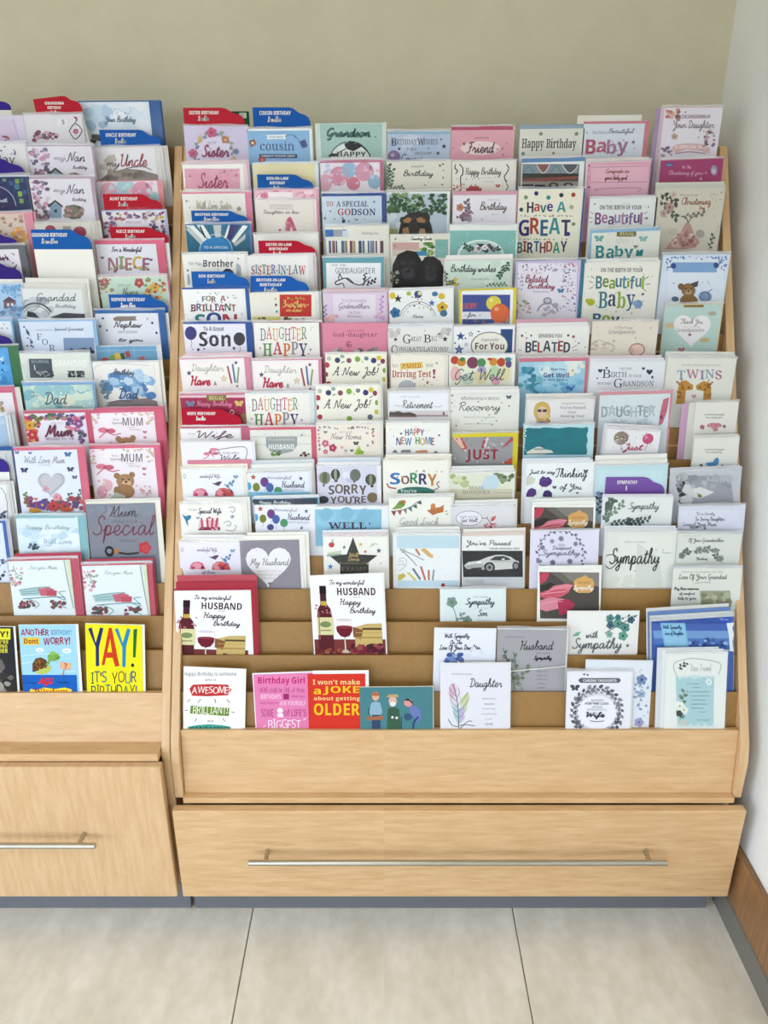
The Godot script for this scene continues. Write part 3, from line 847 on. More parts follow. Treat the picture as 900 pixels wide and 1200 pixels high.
func art_bench() -> Array:
	# drawn on the right-hand bench card of the narrow unit
	return [["K", 395, 690, 470, 790, 26, 5, 11, ["d9a0b0", "8a9a80", "c07a90", "e3bcc6", "a9b09a"]], ["L", 3, "7a7a70", [420, 690, 440, 730, 470, 742]], ["W", "For you Mum", 500, 690, 640, 715, "b5c2c6", 3],
		["P", "a9c3c6", [455, 810, 560, 800, 566, 838, 470, 842]], ["P", "c06070", [548, 806, 600, 798, 628, 806, 640, 838, 568, 842]], ["R", 596, 814, 645, 842, "b84a5c"], ["L", 5, "6fa3a8", [455, 812, 540, 800, 610, 796]],
		["L", 5, "5f979c", [478, 856, 560, 850, 640, 846, 690, 850]], ["L", 4, "5f979c", [500, 855, 560, 880, 540, 905]], ["L", 4, "5f979c", [650, 848, 690, 862, 672, 838, 655, 822, 690, 818]], ["L", 4, "6fa3a8", [470, 822, 560, 814]], ["L", 4, "6fa3a8", [472, 832, 562, 826]], ["L", 4, "5f979c", [625, 860, 700, 905]],
		["K", 462, 868, 540, 900, 22, 7, 13, ["8a3a50", "5a4a4f", "a84a66", "6a5a50", "3f4a40"]], ["K", 620, 868, 690, 900, 18, 7, 12, ["4a4a40", "7a3a4a", "5a6a50", "93475c"]], ["P", "cfd8b8", [680, 655, 700, 655, 760, 905, 738, 905]], ["L", 3, "7a8a80", [670, 660, 700, 780, 735, 905]], ["K", 688, 665, 745, 890, 0, 4, 7, ["b0c09a"]]]

func art_tulips() -> Array:
	return [["R", 503, 542, 832, 800, "56504c"], ["P", "87827c", [600, 542, 832, 542, 832, 620, 700, 600, 640, 575]], ["P", "6e6963", [560, 542, 620, 542, 700, 610, 640, 600]], ["P", "3f3a38", [503, 620, 560, 600, 600, 612, 520, 650, 503, 660]], ["P", "c04a5e", [503, 560, 520, 545, 560, 548, 540, 590, 508, 610]], ["P", "d8808f", [530, 660, 580, 618, 650, 605, 690, 612, 660, 650, 600, 665]], ["P", "c9606f", [505, 655, 560, 640, 640, 635, 670, 650, 620, 680, 540, 690, 505, 680]],
		["P", "d98a9a", [505, 700, 560, 680, 640, 690, 620, 740, 540, 760, 505, 750]], ["L", 3, "e9b0bc", [535, 655, 600, 630, 680, 614]], ["L", 3, "f0c0c8", [510, 665, 580, 655, 650, 648]], ["P", "b04058", [600, 700, 660, 690, 700, 720, 660, 770, 610, 780]], ["L", 3, "e9b0bc", [512, 720, 570, 705, 630, 705]],
		["P", "d8a868", [692, 590, 712, 575, 735, 568, 755, 556, 772, 570, 795, 578, 805, 600, 802, 635, 780, 655, 715, 655, 692, 640]], ["T", "WITH DEEPEST", 715, 594, 785, 605, "8a5a2a", 0], ["W", "Sympathy", 690, 612, 800, 645, "f4ead8", 5]]

func art_wine() -> Array:
	return [["W", "To my wonderful", 652, 66, 788, 90, "5a4a55", 2.5], ["T", "HUSBAND", 680, 96, 830, 125, "3f1f2a", 2], ["T", "on your", 742, 130, 770, 137, "8a7a80", 0], ["W", "Happy", 688, 138, 770, 172, "4a3a44", 3], ["W", "Birthday", 726, 172, 826, 204, "4a3a44", 3],
		["R", 580, 300, 862, 362, "7a3a38"], ["P", "c9b070", [742, 252, 790, 238, 850, 236, 850, 330, 742, 330]], ["R", 772, 254, 848, 262, "5a4630"], ["P", "8a5a3a", [735, 250, 775, 262, 765, 300, 735, 290]], ["R", 745, 290, 850, 296, "a88c4c"], ["R", 745, 272, 850, 275, "b89c5c"],
		["P", "5a2a2c", [598, 360, 596, 215, 600, 180, 612, 160, 612, 100, 636, 100, 636, 160, 650, 178, 656, 215, 658, 360]], ["R", 611, 88, 637, 118, "2a2024"], ["R", 613, 118, 636, 150, "4a2830"], ["R", 614, 148, 636, 165, "c9a43f"], ["R", 596, 212, 660, 282, "d9d2a0"], ["E", 628, 240, 22, 12, "7a8a60"], ["R", 606, 262, 650, 266, "8a7a50"], ["L", 4, "a8606a", [604, 190, 603, 300]],
		["P", "efe9ea", [668, 222, 668, 262, 682, 288, 702, 294, 722, 288, 734, 262, 732, 222]], ["P", "6f2230", [669, 250, 733, 250, 732, 266, 720, 286, 702, 292, 684, 286, 671, 268]], ["E", 701, 222, 32, 5, "d8d0d4"], ["E", 701, 250, 32, 6, "8a3242"], ["L", 5, "cfd6c0", [701, 293, 702, 345]], ["E", 703, 348, 26, 6, "c8c2b0"],
		["K", 720, 322, 850, 356, 34, 8, 14, ["7a2a3a", "5a2030", "8f3f48", "4a2830", "9a5048"]], ["K", 585, 340, 690, 358, 14, 8, 14, ["8a4a3a", "6a3030", "a06048"]], ["K", 585, 160, 664, 210, 9, 3, 6, ["c9909a", "b8707c"]]]

func column_sister():
	tag("B1", 16, 92, 77, 430, 165, "b3202f", ["SISTER BIRTHDAY"], "red SISTER BIRTHDAY divider tag above the lilac wreath card", {"l0": 0.1, "l1": 0.59})
	tag("B1", 16, 335, 97, 458, 170, "12402a", [], "dark green divider tag with a small pale sticker", {"z": 0.0145, "square": true})
	c("B1", 16, 95, 182, 437, 182, 0.05, {"p": "cdc3df", "e": ["d6cfe4", 0, 4, 14], "b": [2, 4, 2, "e4e2e6"]}, "lilac card with a flower wreath around the word Sister", [
		["E", 262, 330, 100, 90, "dcd5ea"], ["D", 110, 185, 430, 350, 60, 1.5, 3, ["dfd9ec", "bdb2d4", "e9e4f2"]], ["A", 262, 325, 105, 170, 370, 4, "8a9a86"], ["G", 262, 325, 106, 34, 26, ["7f8f80", "c9b46a", "6f7fa0", "8a9a86"]],
		["F", 250, 215, 30, "c2557a", "8a2f50"], ["F", 325, 255, 22, "b5705a", "e3c07a"], ["F", 142, 330, 26, "c2557a", "7a2f50"], ["F", 185, 258, 15, "c9b46a", "9a8a40"], ["F", 385, 320, 18, "6f7fa0", "4a5580"], ["T", "FOR MY", 225, 265, 275, 277, "8a7f98", 0], ["W", "Sister", 193, 285, 347, 350, "9a3f66", 9]])
	c("B1", 15, 86, 396, 425, 390, 0.06, {"e": ["ecd2da", 0, 5, 20], "b": [2, 10, 11, ["dcb9c4", "e9cdd6"]]}, "white card with pink panel of stars reading Sister", [
		["R", 100, 415, 407, 526, "dfa3b6"], ["D", 102, 416, 405, 524, 60, 1.5, 4, ["edc4d0", "c97f98", "f0d4dc"]], ["S", 130, 456, 9, "a8506f"], ["S", 320, 432, 9, "a8506f"], ["S", 385, 452, 9, "a8506f"], ["S", 300, 440, 6, "a8506f"], ["S", 360, 425, 6, "a8506f"], ["W", "Sister", 172, 440, 342, 524, "a83a62", 6]])
	c("B1", 14, 85, 556, 435, 552, 0.06, {"p": "ece9e2", "e": ["dd7f9c", 0, 10, 36]}, "white card With Love Sister in pale gold script", [
		["W", "With Love Sister", 165, 592, 362, 640, "b9ae96", 4], ["S", 110, 595, 9, "7f7a88"], ["S", 126, 630, 6, "9a86a0"], ["F", 402, 638, 14, "b09a80", "8a7a60"], ["E", 150, 690, 12, 12, "c9b8a0"], ["D", 95, 560, 430, 720, 10, 2, 4, ["c9c0b0", "b8a8b0"]]])
	tag("B1", 13, 137, 648, 452, 716, "1457a5", ["BROTHER BIRTHDAY"], "blue BROTHER BIRTHDAY divider tag above the sunray card", {"l0": 0.07, "l1": 0.66})
	c("B1", 13, 104, 728, 455, 726, 0.06, {"p": "12627f", "e": ["3f76ad", 0, 5, 14]}, "teal card with white and silver sunrays over a blue sun", [
		["P", "e6eae8", [106, 730, 150, 730, 230, 815, 205, 835]], ["P", "b9c2c2", [106, 750, 125, 735, 208, 825, 195, 845]], ["P", "e6eae8", [168, 728, 205, 728, 250, 802, 232, 810]], ["L", 9, "1f2a38", [186, 735, 215, 800]], ["P", "b9c2c2", [258, 728, 305, 728, 300, 796, 270, 796]], ["P", "e6eae8", [345, 728, 360, 728, 330, 802, 318, 800]], ["P", "2a2a68", [352, 728, 408, 728, 355, 810, 335, 806]], ["P", "e6eae8", [425, 728, 452, 735, 375, 830, 360, 818]], ["P", "b9c2c2", [440, 775, 436, 805, 385, 845, 372, 835]],
		["E", 272, 872, 94, 76, "1f7fc0"], ["A", 272, 872, 92, 180, 360, 3, "cfe2ea"], ["T", "TO A SPECIAL", 205, 845, 342, 860, "cfe2ea", 2]])
	c("B2", 12, 86, -6, 435, -10, 0.06, {"e": ["e4e6e8", 0, 5, 12], "b": [2, 5, 5, ["e4e2da", "c9d3df"]]}, "white card reading For You Brother with little castles", [
		["T", "For You,", 122, 32, 196, 54, "4a4f60", 0], ["T", "Brother", 202, 20, 370, 60, "33384e", 2], ["P", "3a3f4a", [306, 110, 312, 82, 328, 70, 350, 70, 368, 84, 376, 110]], ["P", "aab3bd", [386, 110, 386, 50, 394, 36, 400, 50, 412, 60, 414, 110]], ["P", "aab3bd", [110, 160, 110, 110, 117, 95, 124, 110, 126, 160]], ["E", 115, 80, 6, 6, "4a6fa0"], ["E", 398, 15, 6, 6, "a0aab8"], ["D", 95, 10, 430, 90, 10, 2, 4, ["9ab0c8", "c0c8d0"]]])
	tag("B2", 11, 137, 86, 456, 166, "1b5cae", ["SON BIRTHDAY"], "blue SON BIRTHDAY divider tag above the brilliant son card", {"l0": 0.13, "l1": 0.59})
	c("B2", 11, 86, 186, 435, 182, 0.06, {"p": "f4f4f4", "e": ["2c57a4", 0, 9, 20]}, "white card FOR A BRILLIANT SON in bright dotted letters", [
		["M", "FOR A", 195, 222, 328, 252, 2, ["4a6a80", "8a6a3a", "6a4a60", "a03a4a"]], ["M", "BRILLIANT", 132, 266, 385, 306, 2, ["7a3a4a", "4a5a8a", "a8502f", "3f6a70", "8a3f50", "5a4a80", "a03a4a", "4a6a50", "b05a3a"]], ["M", "SON", 148, 318, 392, 400, 2, ["2f7f80", "2f4f8f", "b03a44"]], ["D", 100, 195, 425, 330, 34, 2.5, 5, ["3a3f6a", "a84a4a", "3f7a70", "6a6a78"]]])
	c("B2", 10, 92, 378, 437, 376, 0.05, {"p": "eceaf6", "e": ["1f4f9c", 0, 12, 38], "b": [1, 6, 4, "1d4a94"]}, "card reading To A Great Son with two dark balloons", [
		["B", 133, 428, 33, 38, "3a3a7a"], ["B", 403, 460, 33, 37, "3a3a44"], ["T", "To A Great", 205, 392, 318, 416, "3a3a4a", 2], ["T", "Son", 178, 420, 354, 502, "34343c", 2], ["D", 185, 430, 350, 495, 40, 1.5, 3, ["5a5a66", "70707c"]], ["S", 372, 512, 13, "4a3a78"], ["E", 172, 520, 8, 8, "3a3a70"], ["E", 205, 516, 5, 5, "3a3a70"], ["S", 140, 518, 6, "5a5a90"]])
	c("B2", 9, 72, 576, 430, 566, 0.06, {"p": "f5eef0", "e": ["d98aa2", 0, 6, 30], "b": [3, 8, 9, ["ece4e4", "e6c6d0", "f0ecea"]]}, "Daughter Have A card with pencils, in the sister column", art_daughter_have())
	c("B2", 8, 75, 776, 437, 770, 0.06, {"p": "a21d4c", "e": ["cf8296", 0, 12, 16]}, "deep magenta happy birthday wife card with gold label", [
		["R", 75, 770, 440, 786, "e8c6d2"], ["R", 222, 772, 332, 804, "7f7038"], ["T", "REGAL", 236, 778, 320, 798, "d8cf9a", 3], ["W", "Happy Birthday", 168, 803, 362, 842, "e08aa8", 4], ["Y", 132, 822, 24, "6f86a8"], ["Y", 402, 820, 24, "d6c070"], ["L", 4, "e9d4c0", [345, 880, 360, 855, 375, 872, 350, 880, 385, 890]], ["P", "8a7a50", [408, 880, 440, 872, 440, 925, 425, 925]], ["D", 80, 800, 435, 900, 26, 1.5, 3, ["c04a72", "8a1440"]]])
	tag("B2", 7, 82, 850, 412, 926, "b0142f", ["WIFE BIRTHDAY"], "red WIFE BIRTHDAY divider tag below the magenta card", {"l0": 0.1, "l1": 0.58, "z": 0.014})
	c("B3", 7, 75, 106, 412, 102, 0.06, {"p": "ece8e4", "e": ["c2627f", 0, 10, 46], "z": 0.004}, "white card with Wife in large dark script", [["R", 88, 112, 405, 200, "f2eff0"], ["T", "To my", 118, 129, 160, 141, "6a5a60", 0], ["W", "Wife", 170, 118, 372, 172, "6a4a5c", 6]])
	c("B3", 6, 78, 182, 478, 180, 0.06, {"p": "efedf4", "e": ["e6e4ee", 0, 3, 12], "z": 0.007}, "pale card with a pink bow on a gift tag", [
		["L", 4, "6a6078", [286, 222, 435, 208, 442, 275]], ["L", 4, "6a6078", [300, 250, 286, 222]], ["E", 262, 222, 24, 10, "d98aa0"], ["E", 225, 245, 20, 9, "d27a94"], ["E", 272, 243, 20, 8, "c2627f"], ["E", 243, 236, 9, 8, "a84a68"], ["L", 6, "d98aa0", [243, 238, 228, 262, 205, 272]], ["L", 6, "c2627f", [248, 240, 262, 262]], ["T", "TO MY LOVELY", 312, 235, 405, 247, "6a6078", 0], ["W", "Wife", 300, 250, 410, 292, "5a4a66", 4]])
	c("B3", 6, 80, 331, 425, 326, 0.08, {"p": "eef0f6", "e": ["f2ede0", 0, 6, 14], "b": [3, 12, 14, ["f0e9d8", "d98a9c", "d4899a"]]}, "white wonderful Wife card with birds, under the gift tag card", art_bird_wife())
	c("B3", 5, 72, 531, 420, 526, 0.08, {"e": ["f2efe6", 0, 6, 12], "b": [4, 9, 9, ["f3f1ea", "eceae4"]]}, "white Special Wife card with striped cake and hummingbird", [
		["T", "TO MY", 118, 551, 172, 562, "7a7f8a", 0], ["W", "Special Wife", 175, 546, 306, 588, "4a4f60", 4], ["P", "2f7fa0", [85, 580, 108, 592, 125, 585, 140, 590, 132, 608, 118, 618, 122, 650, 110, 630, 104, 612]], ["P", "e9b8c0", [180, 655, 184, 612, 290, 612, 295, 655]],
		["P", "b83a55", [190, 600, 198, 600, 206, 655, 196, 655]], ["P", "f4f0f0", [206, 600, 214, 600, 222, 655, 212, 655]], ["P", "b83a55", [222, 600, 232, 600, 236, 655, 226, 655]], ["P", "b83a55", [252, 600, 262, 600, 258, 655, 248, 655]], ["P", "b83a55", [278, 600, 290, 600, 280, 655, 270, 655]], ["R", 178, 652, 300, 670, "8a2f48"], ["D", 180, 654, 298, 668, 10, 3, 5, ["f4e9ea", "d86a80"]], ["H", 240, 600, 8, "b83a55"],
		["L", 4, "8a93a0", [345, 545, 370, 540, 382, 555, 370, 570, 358, 560]], ["S", 367, 594, 15, "7f93a8"], ["L", 4, "8a93a0", [320, 630, 345, 618, 360, 630, 352, 645, 335, 640]], ["L", 4, "8a93a0", [330, 668, 372, 672, 390, 650, 380, 640]], ["Y", 175, 602, 10, "7a9ab0"]])
	c("B3", 4, 68, 738, 408, 738, 0.1, {"p": "ebe8f4", "e": ["f1eee6", 0, 5, 16], "b": [4, 7, 10, ["f1efea", "e9e7ea"]], "ref": [80, 331, 425, 326, 0.08]}, "lilac white wonderful Wife card beside the grey heart card", art_bird_wife())

func column_cousin():
	tag("B1", 16, 478, 75, 797, 174, "1354a4", ["COUSIN BIRTHDAY"], "blue COUSIN BIRTHDAY divider tag above the blue cousin card", {"l0": 0.12, "l1": 0.67})
	c("B1", 16, 446, 207, 792, 203, 0.06, {"p": "86b2db", "e": ["eef0f2", 0, 11, 14], "b": [2, 5, 3, ["b7c9b7", "d6dcdc"]]}, "blue card with ribbon reading cousin enjoy your day", [
		["P", "eceff2", [554, 228, 664, 224, 658, 238, 666, 250, 556, 252, 562, 240]], ["T", "FOR YOU", 572, 234, 648, 245, "7a93b0", 2], ["T", "cousin", 520, 262, 711, 314, "2a3f66", 1], ["R", 515, 334, 728, 357, "2f4468"], ["T", "ENJOY YOUR DAY", 527, 340, 716, 352, "dfe6ee", 2], ["P", "8a4a3a", [456, 262, 488, 250, 500, 280, 470, 296]], ["S", 478, 272, 12, "f2d9a0"], ["P", "3a4f7a", [735, 265, 770, 252, 786, 290, 758, 304]], ["S", 716, 238, 9, "4a6a9a"], ["L", 3, "4a6a9a", [660, 236, 700, 226, 740, 262]], ["F", 530, 368, 22, "b04a55", "e0a070"], ["D", 455, 215, 785, 330, 24, 1.5, 3, ["a9cbe6", "6f9cc8"]]])
	c("B1", 15, 476, 392, 822, 386, 0.06, {"p": "e6dba8", "e": ["dfe6ee", 0, 3, 18], "b": [2, 6, 4, "dfe4ea"]}, "plain cream card behind the son-in-law tag", [["R", 486, 402, 812, 540, "e9dfb2"]])
	tag("B1", 14, 503, 447, 816, 528, "15559f", ["SON-IN-LAW", "BIRTHDAY"], "blue SON-IN-LAW BIRTHDAY divider tag on the cream card", {"l0": 0.17, "l1": 0.56})
	c("B1", 14, 485, 534, 832, 530, 0.06, {"p": "e8b9c6", "e": ["dfa0b2", 0, 3, 12], "z": 0.004}, "pink rose patterned card behind the daughter-in-law card", [["K", 490, 540, 830, 590, 26, 10, 22, ["d88a9f", "e9c0cc", "cf7a92", "f0d6de"]], ["R", 565, 545, 700, 590, "f0e6e8"], ["L", 4, "c9708a", [495, 575, 520, 552, 548, 570]], ["L", 4, "c9708a", [720, 560, 750, 546, 775, 566]]])
	c("B1", 14, 490, 592, 812, 587, 0.05, {"p": "e9e2d8", "e": ["ecd8da", 0, 3, 20]}, "cream Daughter in law card with a pink party shoe", [
		["T", "HAPPY BIRTHDAY", 573, 614, 703, 625, "8a8078", 1], ["T", "TO A WONDERFUL", 573, 630, 703, 640, "8a8078", 1], ["W", "Daughter in law", 538, 645, 738, 672, "8a7a78", 3], ["P", "c8607a", [658, 760, 662, 710, 676, 684, 690, 682, 700, 700, 712, 730, 724, 762, 702, 762, 690, 735, 684, 762]], ["L", 4, "a84a64", [672, 700, 694, 716, 700, 740]], ["D", 662, 700, 712, 755, 14, 2, 3, ["e39ab0", "f0c4d0"]], ["H", 628, 756, 8, "b84a60"], ["D", 500, 600, 800, 750, 14, 1.5, 3, ["d6c6b4", "e0b8c0"]]])
	c("B1", 13, 482, 783, 830, 776, 0.05, {"p": "eceae6", "e": ["e3e1dd", 0, 3, 14]}, "white card behind the sister-in-law tag", [["R", 496, 792, 820, 900, "efedea"]])
	tag("B1", 12, 510, 815, 830, 892, "b0152e", ["SISTER-IN-LAW", "BIRTHDAY"], "red SISTER-IN-LAW BIRTHDAY divider tag on the white card", {"l0": 0.13, "l1": 0.58})
	c("B2", 12, 448, 2, 786, -4, 0.05, {"p": "f0efec", "e": ["e3dfe0", 0, 4, 22], "b": [3, 10, 4, ["e9e7e4", "e0cdd4"]]}, "white card reading SISTER-IN-LAW in mixed coloured letters", [["M", "SISTER-IN-LAW", 468, 50, 774, 100, 3, ["8a4a70", "4a8a9a", "c04a55", "4a7a4a", "b8404f", "6a5aa0", "c08a3a", "7a8a98", "4a8a9a", "8a4a70", "b8506a", "4a7a8a", "c04a55"]], ["D", 455, 5, 780, 130, 14, 2, 3, ["d8c0c8", "b8c8d8"]]])
	tag("B2", 11, 465, 110, 788, 194, "1659ac", ["BROTHER-IN-LAW", "BIRTHDAY"], "blue BROTHER-IN-LAW BIRTHDAY divider tag above a red panelled card", {"l0": 0.11, "l1": 0.61})
	c("B2", 11, 460, 208, 826, 202, 0.05, {"p": "efece0", "e": ["e4e4e0", 0, 3, 16], "b": [3, 8, 2, ["e6e4de", "c9d4c4"]]}, "cream card with red panel reading Brother-in-Law", [
		["R", 628, 214, 805, 336, "c22b26"], ["W", "Happy Birthday", 668, 226, 770, 244, "e8b060", 3], ["W", "Brother-", 638, 244, 790, 284, "f0c470", 5], ["W", "in-Law", 662, 284, 752, 308, "f0c470", 4], ["E", 605, 237, 6, 6, "b8c45a"], ["E", 607, 271, 7, 7, "2f4f4a"], ["E", 611, 308, 7, 7, "4a9a9a"], ["R", 475, 336, 630, 362, "dcd67a"], ["K", 510, 345, 560, 362, 5, 8, 14, ["7a5a3a", "4a4030"]], ["K", 660, 345, 760, 362, 8, 8, 14, ["6a4a3a", "8a7a40"]]])
	c("B2", 10, 482, 371, 846, 369, 0.04, {"e": ["8a4a66", 0, 4, 16], "b": [2, 4, 3, ["e9e4e4", "7a3f5c"]]}, "white DAUGHTER HAPPY card above the pencils card", art_daughter_happy())
	c("B2", 9, 475, 582, 842, 577, 0.05, {"p": "f5eef0", "e": ["d98aa2", 0, 6, 18], "b": [1, 5, 8, "efe6e6"], "ref": [72, 576, 430, 566, 0.05]}, "Daughter Have A card with pencils, between two DAUGHTER HAPPY cards", art_daughter_have())
	c("B2", 8, 435, 764, 796, 761, 0.03, {"e": ["dfe9ee", 0, 3, 22], "b": [3, 8, 3, ["dfe8ec", "eaeae6"]], "ref": [482, 371, 846, 369, 0.04]}, "white DAUGHTER HAPPY card below the pencils card", art_daughter_happy())
	c("B3", 7, 462, 114, 802, 110, 0.05, {"p": "e6e6de", "e": ["cf5a70", 0, 14, 28], "b": [1, 4, 8, "e6d0cc"]}, "pale plank card with grey shield reading HUSBAND", [
		["L", 3, "b9bdb4", [465, 150, 800, 146]], ["L", 3, "b9bdb4", [468, 195, 800, 190]], ["P", "9aa0a0", [552, 152, 726, 150, 726, 200, 700, 232, 640, 246, 575, 232, 553, 202]], ["T", "TO A WONDERFUL", 562, 160, 716, 172, "e3e6e4", 0], ["T", "HUSBAND", 568, 192, 710, 220, "f0f2f0", 2], ["K", 560, 232, 640, 256, 16, 6, 12, ["6a8a4a", "8aa860", "4a6a3a"]], ["K", 740, 235, 795, 255, 8, 6, 10, ["a03a4a", "3a3f3a"]], ["S", 750, 140, 8, "7f8a88"], ["D", 470, 120, 795, 150, 10, 2, 3, ["9aa6a4"]]])
	c("B3", 6, 447, 356, 792, 346, 0.05, {"p": "e6ebf4", "e": ["e6e9ec", 0, 4, 12], "b": [5, 4, 14, ["d8dcda", "e9e9e6", "cfd6da"]]}, "Wonderful Husband balloon card above the dark navy card", art_husband_balloons(0) + [["R", 440, 456, 800, 500, "8cc8e4"]])
	c("B3", 5, 478, 500, 836, 492, 0.05, {"p": "2c3a4a", "e": ["3f9ac4", 0, 3, 8], "z": 0.004, "b": [2, 3, 10, ["dfe3e2", "e9e9e6"]]}, "dark navy birthday card peeping above a balloon card", [["W", "Happy Birthday", 515, 505, 690, 528, "cdd6da", 3], ["L", 4, "e9e9ea", [482, 520, 490, 620]]])
	c("B3", 5, 488, 532, 822, 530, 0.05, {"p": "eaecf4", "e": ["f1f0ee", 0, 3, 14], "ref": [447, 356, 792, 346, 0.05]}, "Wonderful Husband balloon card above the grey heart card", art_husband_balloons(0) + [["T", "HAPPY BIRTHDAY", 640, 442, 765, 454, "a0a8c0", 0]])
	c("B3", 4, 405, 728, 736, 722, 0.06, {"p": "908c96", "s": 0, "e": ["f3f1ea", 0, 6, 16], "b": [4, 11, 10, ["f3f1ea", "eeece4"]]}, "grey card with large white heart reading My Husband", [
		["H", 566, 860, 126, "eceaec"], ["W", "My Husband", 462, 825, 682, 880, "8a8690", 4], ["T", "A MAN WHO IS KIND AND", 502, 892, 645, 902, "b9b6bc", 0], ["T", "ALWAYS THERE FOR ME", 510, 912, 640, 922, "b9b6bc", 0], ["T", "HAPPY BIRTHDAY", 525, 932, 622, 942, "b9b6bc", 0], ["H", 576, 968, 11, "8a7a82"], ["D", 415, 735, 720, 800, 8, 2, 3, ["7a7680"]]])

func column_grandson():
	c("C1", 16, 75, 77, 437, 72, 0.02, {"p": "a3c4bd", "e": ["cfdcd6", 30, 4, 26], "b": [2, 3, 3, ["c3d2c8", "dfe6df"]]}, "pale teal Grandson card with a football", [
		["W", "Grandson", 117, 103, 370, 168, "3f6a66", 12], ["E", 250, 300, 122, 112, "dfe6e0"], ["A", 250, 300, 122, 180, 360, 5, "2a2f34"], ["P", "2a2a30", [217, 190, 250, 180, 290, 184, 322, 205, 300, 220, 270, 236, 238, 226, 220, 210]], ["L", 5, "2a2a30", [228, 220, 190, 240, 160, 262]], ["L", 5, "2a2a30", [318, 206, 345, 230, 372, 262]], ["P", "2a2a30", [120, 262, 140, 246, 172, 250, 190, 268, 120, 268]], ["T", "HAPPY", 172, 238, 345, 268, "3a4a4c", 2], ["S", 400, 152, 7, "4a6a6a"], ["D", 85, 85, 430, 260, 26, 2, 4, ["c3dcd6", "88b0a8"]]])
	c("C1", 15, 75, 306, 425, 301, 0.02, {"p": "e6dfe8", "e": ["b8708a", 0, 14, 22], "b": [1, 3, 6, "b0687f"]}, "card of pink and blue watercolour balloons, second below Grandson", [
		["E", 105, 420, 40, 50, "d9a3b6"], ["E", 185, 382, 56, 56, "d48fa8"], ["E", 245, 345, 46, 46, "9db8d4"], ["E", 335, 355, 55, 55, "d29ab2"], ["E", 270, 425, 40, 40, "cf7f92"], ["E", 395, 415, 40, 42, "8fb0c8"], ["A", 185, 382, 54, 0, 360, 3, "b87890"], ["A", 335, 355, 53, 0, 360, 3, "b88098"], ["K", 90, 320, 420, 440, 30, 6, 16, ["e0b8c8", "b8c8e0", "dca0b4"]], ["T", "5", 362, 322, 380, 345, "7a6a80", 2]])
	c("C1", 14, 84, 501, 436, 497, 0.02, {"p": "c6d6e4", "e": ["2c4c90", 0, 16, 24]}, "pale blue card reading TO A SPECIAL GODSON", [["T", "TO", 110, 530, 152, 558, "b03a3f", 3], ["T", "A SPECIAL", 170, 528, 357, 560, "2a3a66", 3], ["T", "GO", 178, 572, 254, 611, "b03a3f", 3], ["T", "DSON", 256, 572, 402, 611, "2a3a66", 3], ["S", 392, 532, 9, "2a4a80"], ["S", 134, 587, 8, "8a3a44"], ["B", 212, 645, 11, 12, "3a4a70"], ["D", 95, 620, 425, 660, 10, 3, 6, ["3a4a70", "a04a4f", "6a8ab0"]]])
	c("C1", 13, 104, 684, 472, 674, 0.01, {"p": "e3e1d6", "e": ["e0ded6", 0, 6, 8], "b": [1, 2, 5, "d8d6ce"]}, "white Wishing You card with a row of coloured stripes", [
		["R", 104, 695, 230, 737, "3a6aae"], ["R", 152, 695, 205, 737, "9aa4ae"], ["R", 205, 700, 240, 740, "c8d4e2"], ["T", "Wishing You", 320, 709, 416, 727, "4a4a50", 0], ["R", 115, 756, 445, 832, "f0efea"], ["R", 122, 760, 136, 832, "4a5a80"], ["R", 142, 760, 160, 832, "8a5a60"], ["R", 164, 760, 172, 832, "2f3a4a"], ["R", 196, 760, 214, 832, "4a6a90"], ["R", 216, 760, 232, 832, "9a8a6a"], ["R", 246, 760, 262, 832, "7a4a50"], ["R", 264, 760, 280, 832, "b09a70"], ["R", 298, 760, 316, 832, "3a4a6a"], ["R", 320, 760, 334, 832, "6a7a8a"], ["R", 352, 760, 362, 832, "4a5a80"], ["R", 366, 760, 392, 832, "7f8aa0"], ["R", 398, 760, 408, 832, "8a5a60"], ["R", 425, 760, 445, 832, "5a4a4a"]])
	c("C2", 12, 90, 14, 441, 9, 0.02, {"p": "5f9fac", "e": ["6fa8b4", 0, 4, 8], "b": [1, 6, 4, "d9dcd4"]}, "teal bordered Goddaughter card with a line drawn unicorn", [
		["R", 110, 40, 432, 200, "eceef2"], ["T", "FOR YOU", 143, 47, 226, 60, "5a5a66", 4], ["T", "GODDAUGHTER", 165, 68, 398, 102, "55606e", 4], ["L", 6, "2a2a32", [160, 165, 165, 150, 185, 142, 200, 135, 225, 130, 250, 150, 300, 170, 340, 160]], ["L", 6, "2a2a32", [182, 140, 188, 104, 204, 134]], ["L", 6, "2a2a32", [160, 160, 175, 168, 205, 160, 215, 185]], ["L", 7, "2a2a32", [232, 128, 250, 140, 272, 162]], ["L", 6, "2a2a32", [325, 175, 340, 130, 335, 110]], ["L", 6, "2a2a32", [338, 150, 372, 122]], ["V", 340, 170, 400, 140, 6, 22, "2a2a32"], ["V", 330, 160, 340, 100, 5, 18, "2a2a32"]])
	c("C2", 11, 90, 218, 464, 212, 0.01, {"p": "dccbe0", "e": ["d8b0c0", 0, 8, 8], "b": [3, 2, 7, ["e4d2d6", "d9b8c4"]]}, "lilac card To A Wonderful Godmother On Your Birthday", [
		["R", 150, 225, 400, 400, "e6dcea"], ["T", "To A Wonderful", 200, 251, 346, 270, "9a8a9c", 1], ["W", "Godmother", 182, 276, 364, 318, "8a7a90", 4], ["T", "On Your", 240, 322, 310, 339, "8a7a8c", 1], ["T", "Birthday", 232, 345, 321, 364, "8a7a8c", 1], ["V", 430, 370, 436, 240, 9, 22, "b48ac0"], ["V", 100, 380, 102, 290, 7, 20, "8a7aa0"], ["K", 100, 345, 180, 380, 8, 10, 18, ["e0a8b0", "e6c0b8"]], ["K", 400, 330, 455, 380, 7, 10, 18, ["cfa8d4", "e0b8c4"]]])
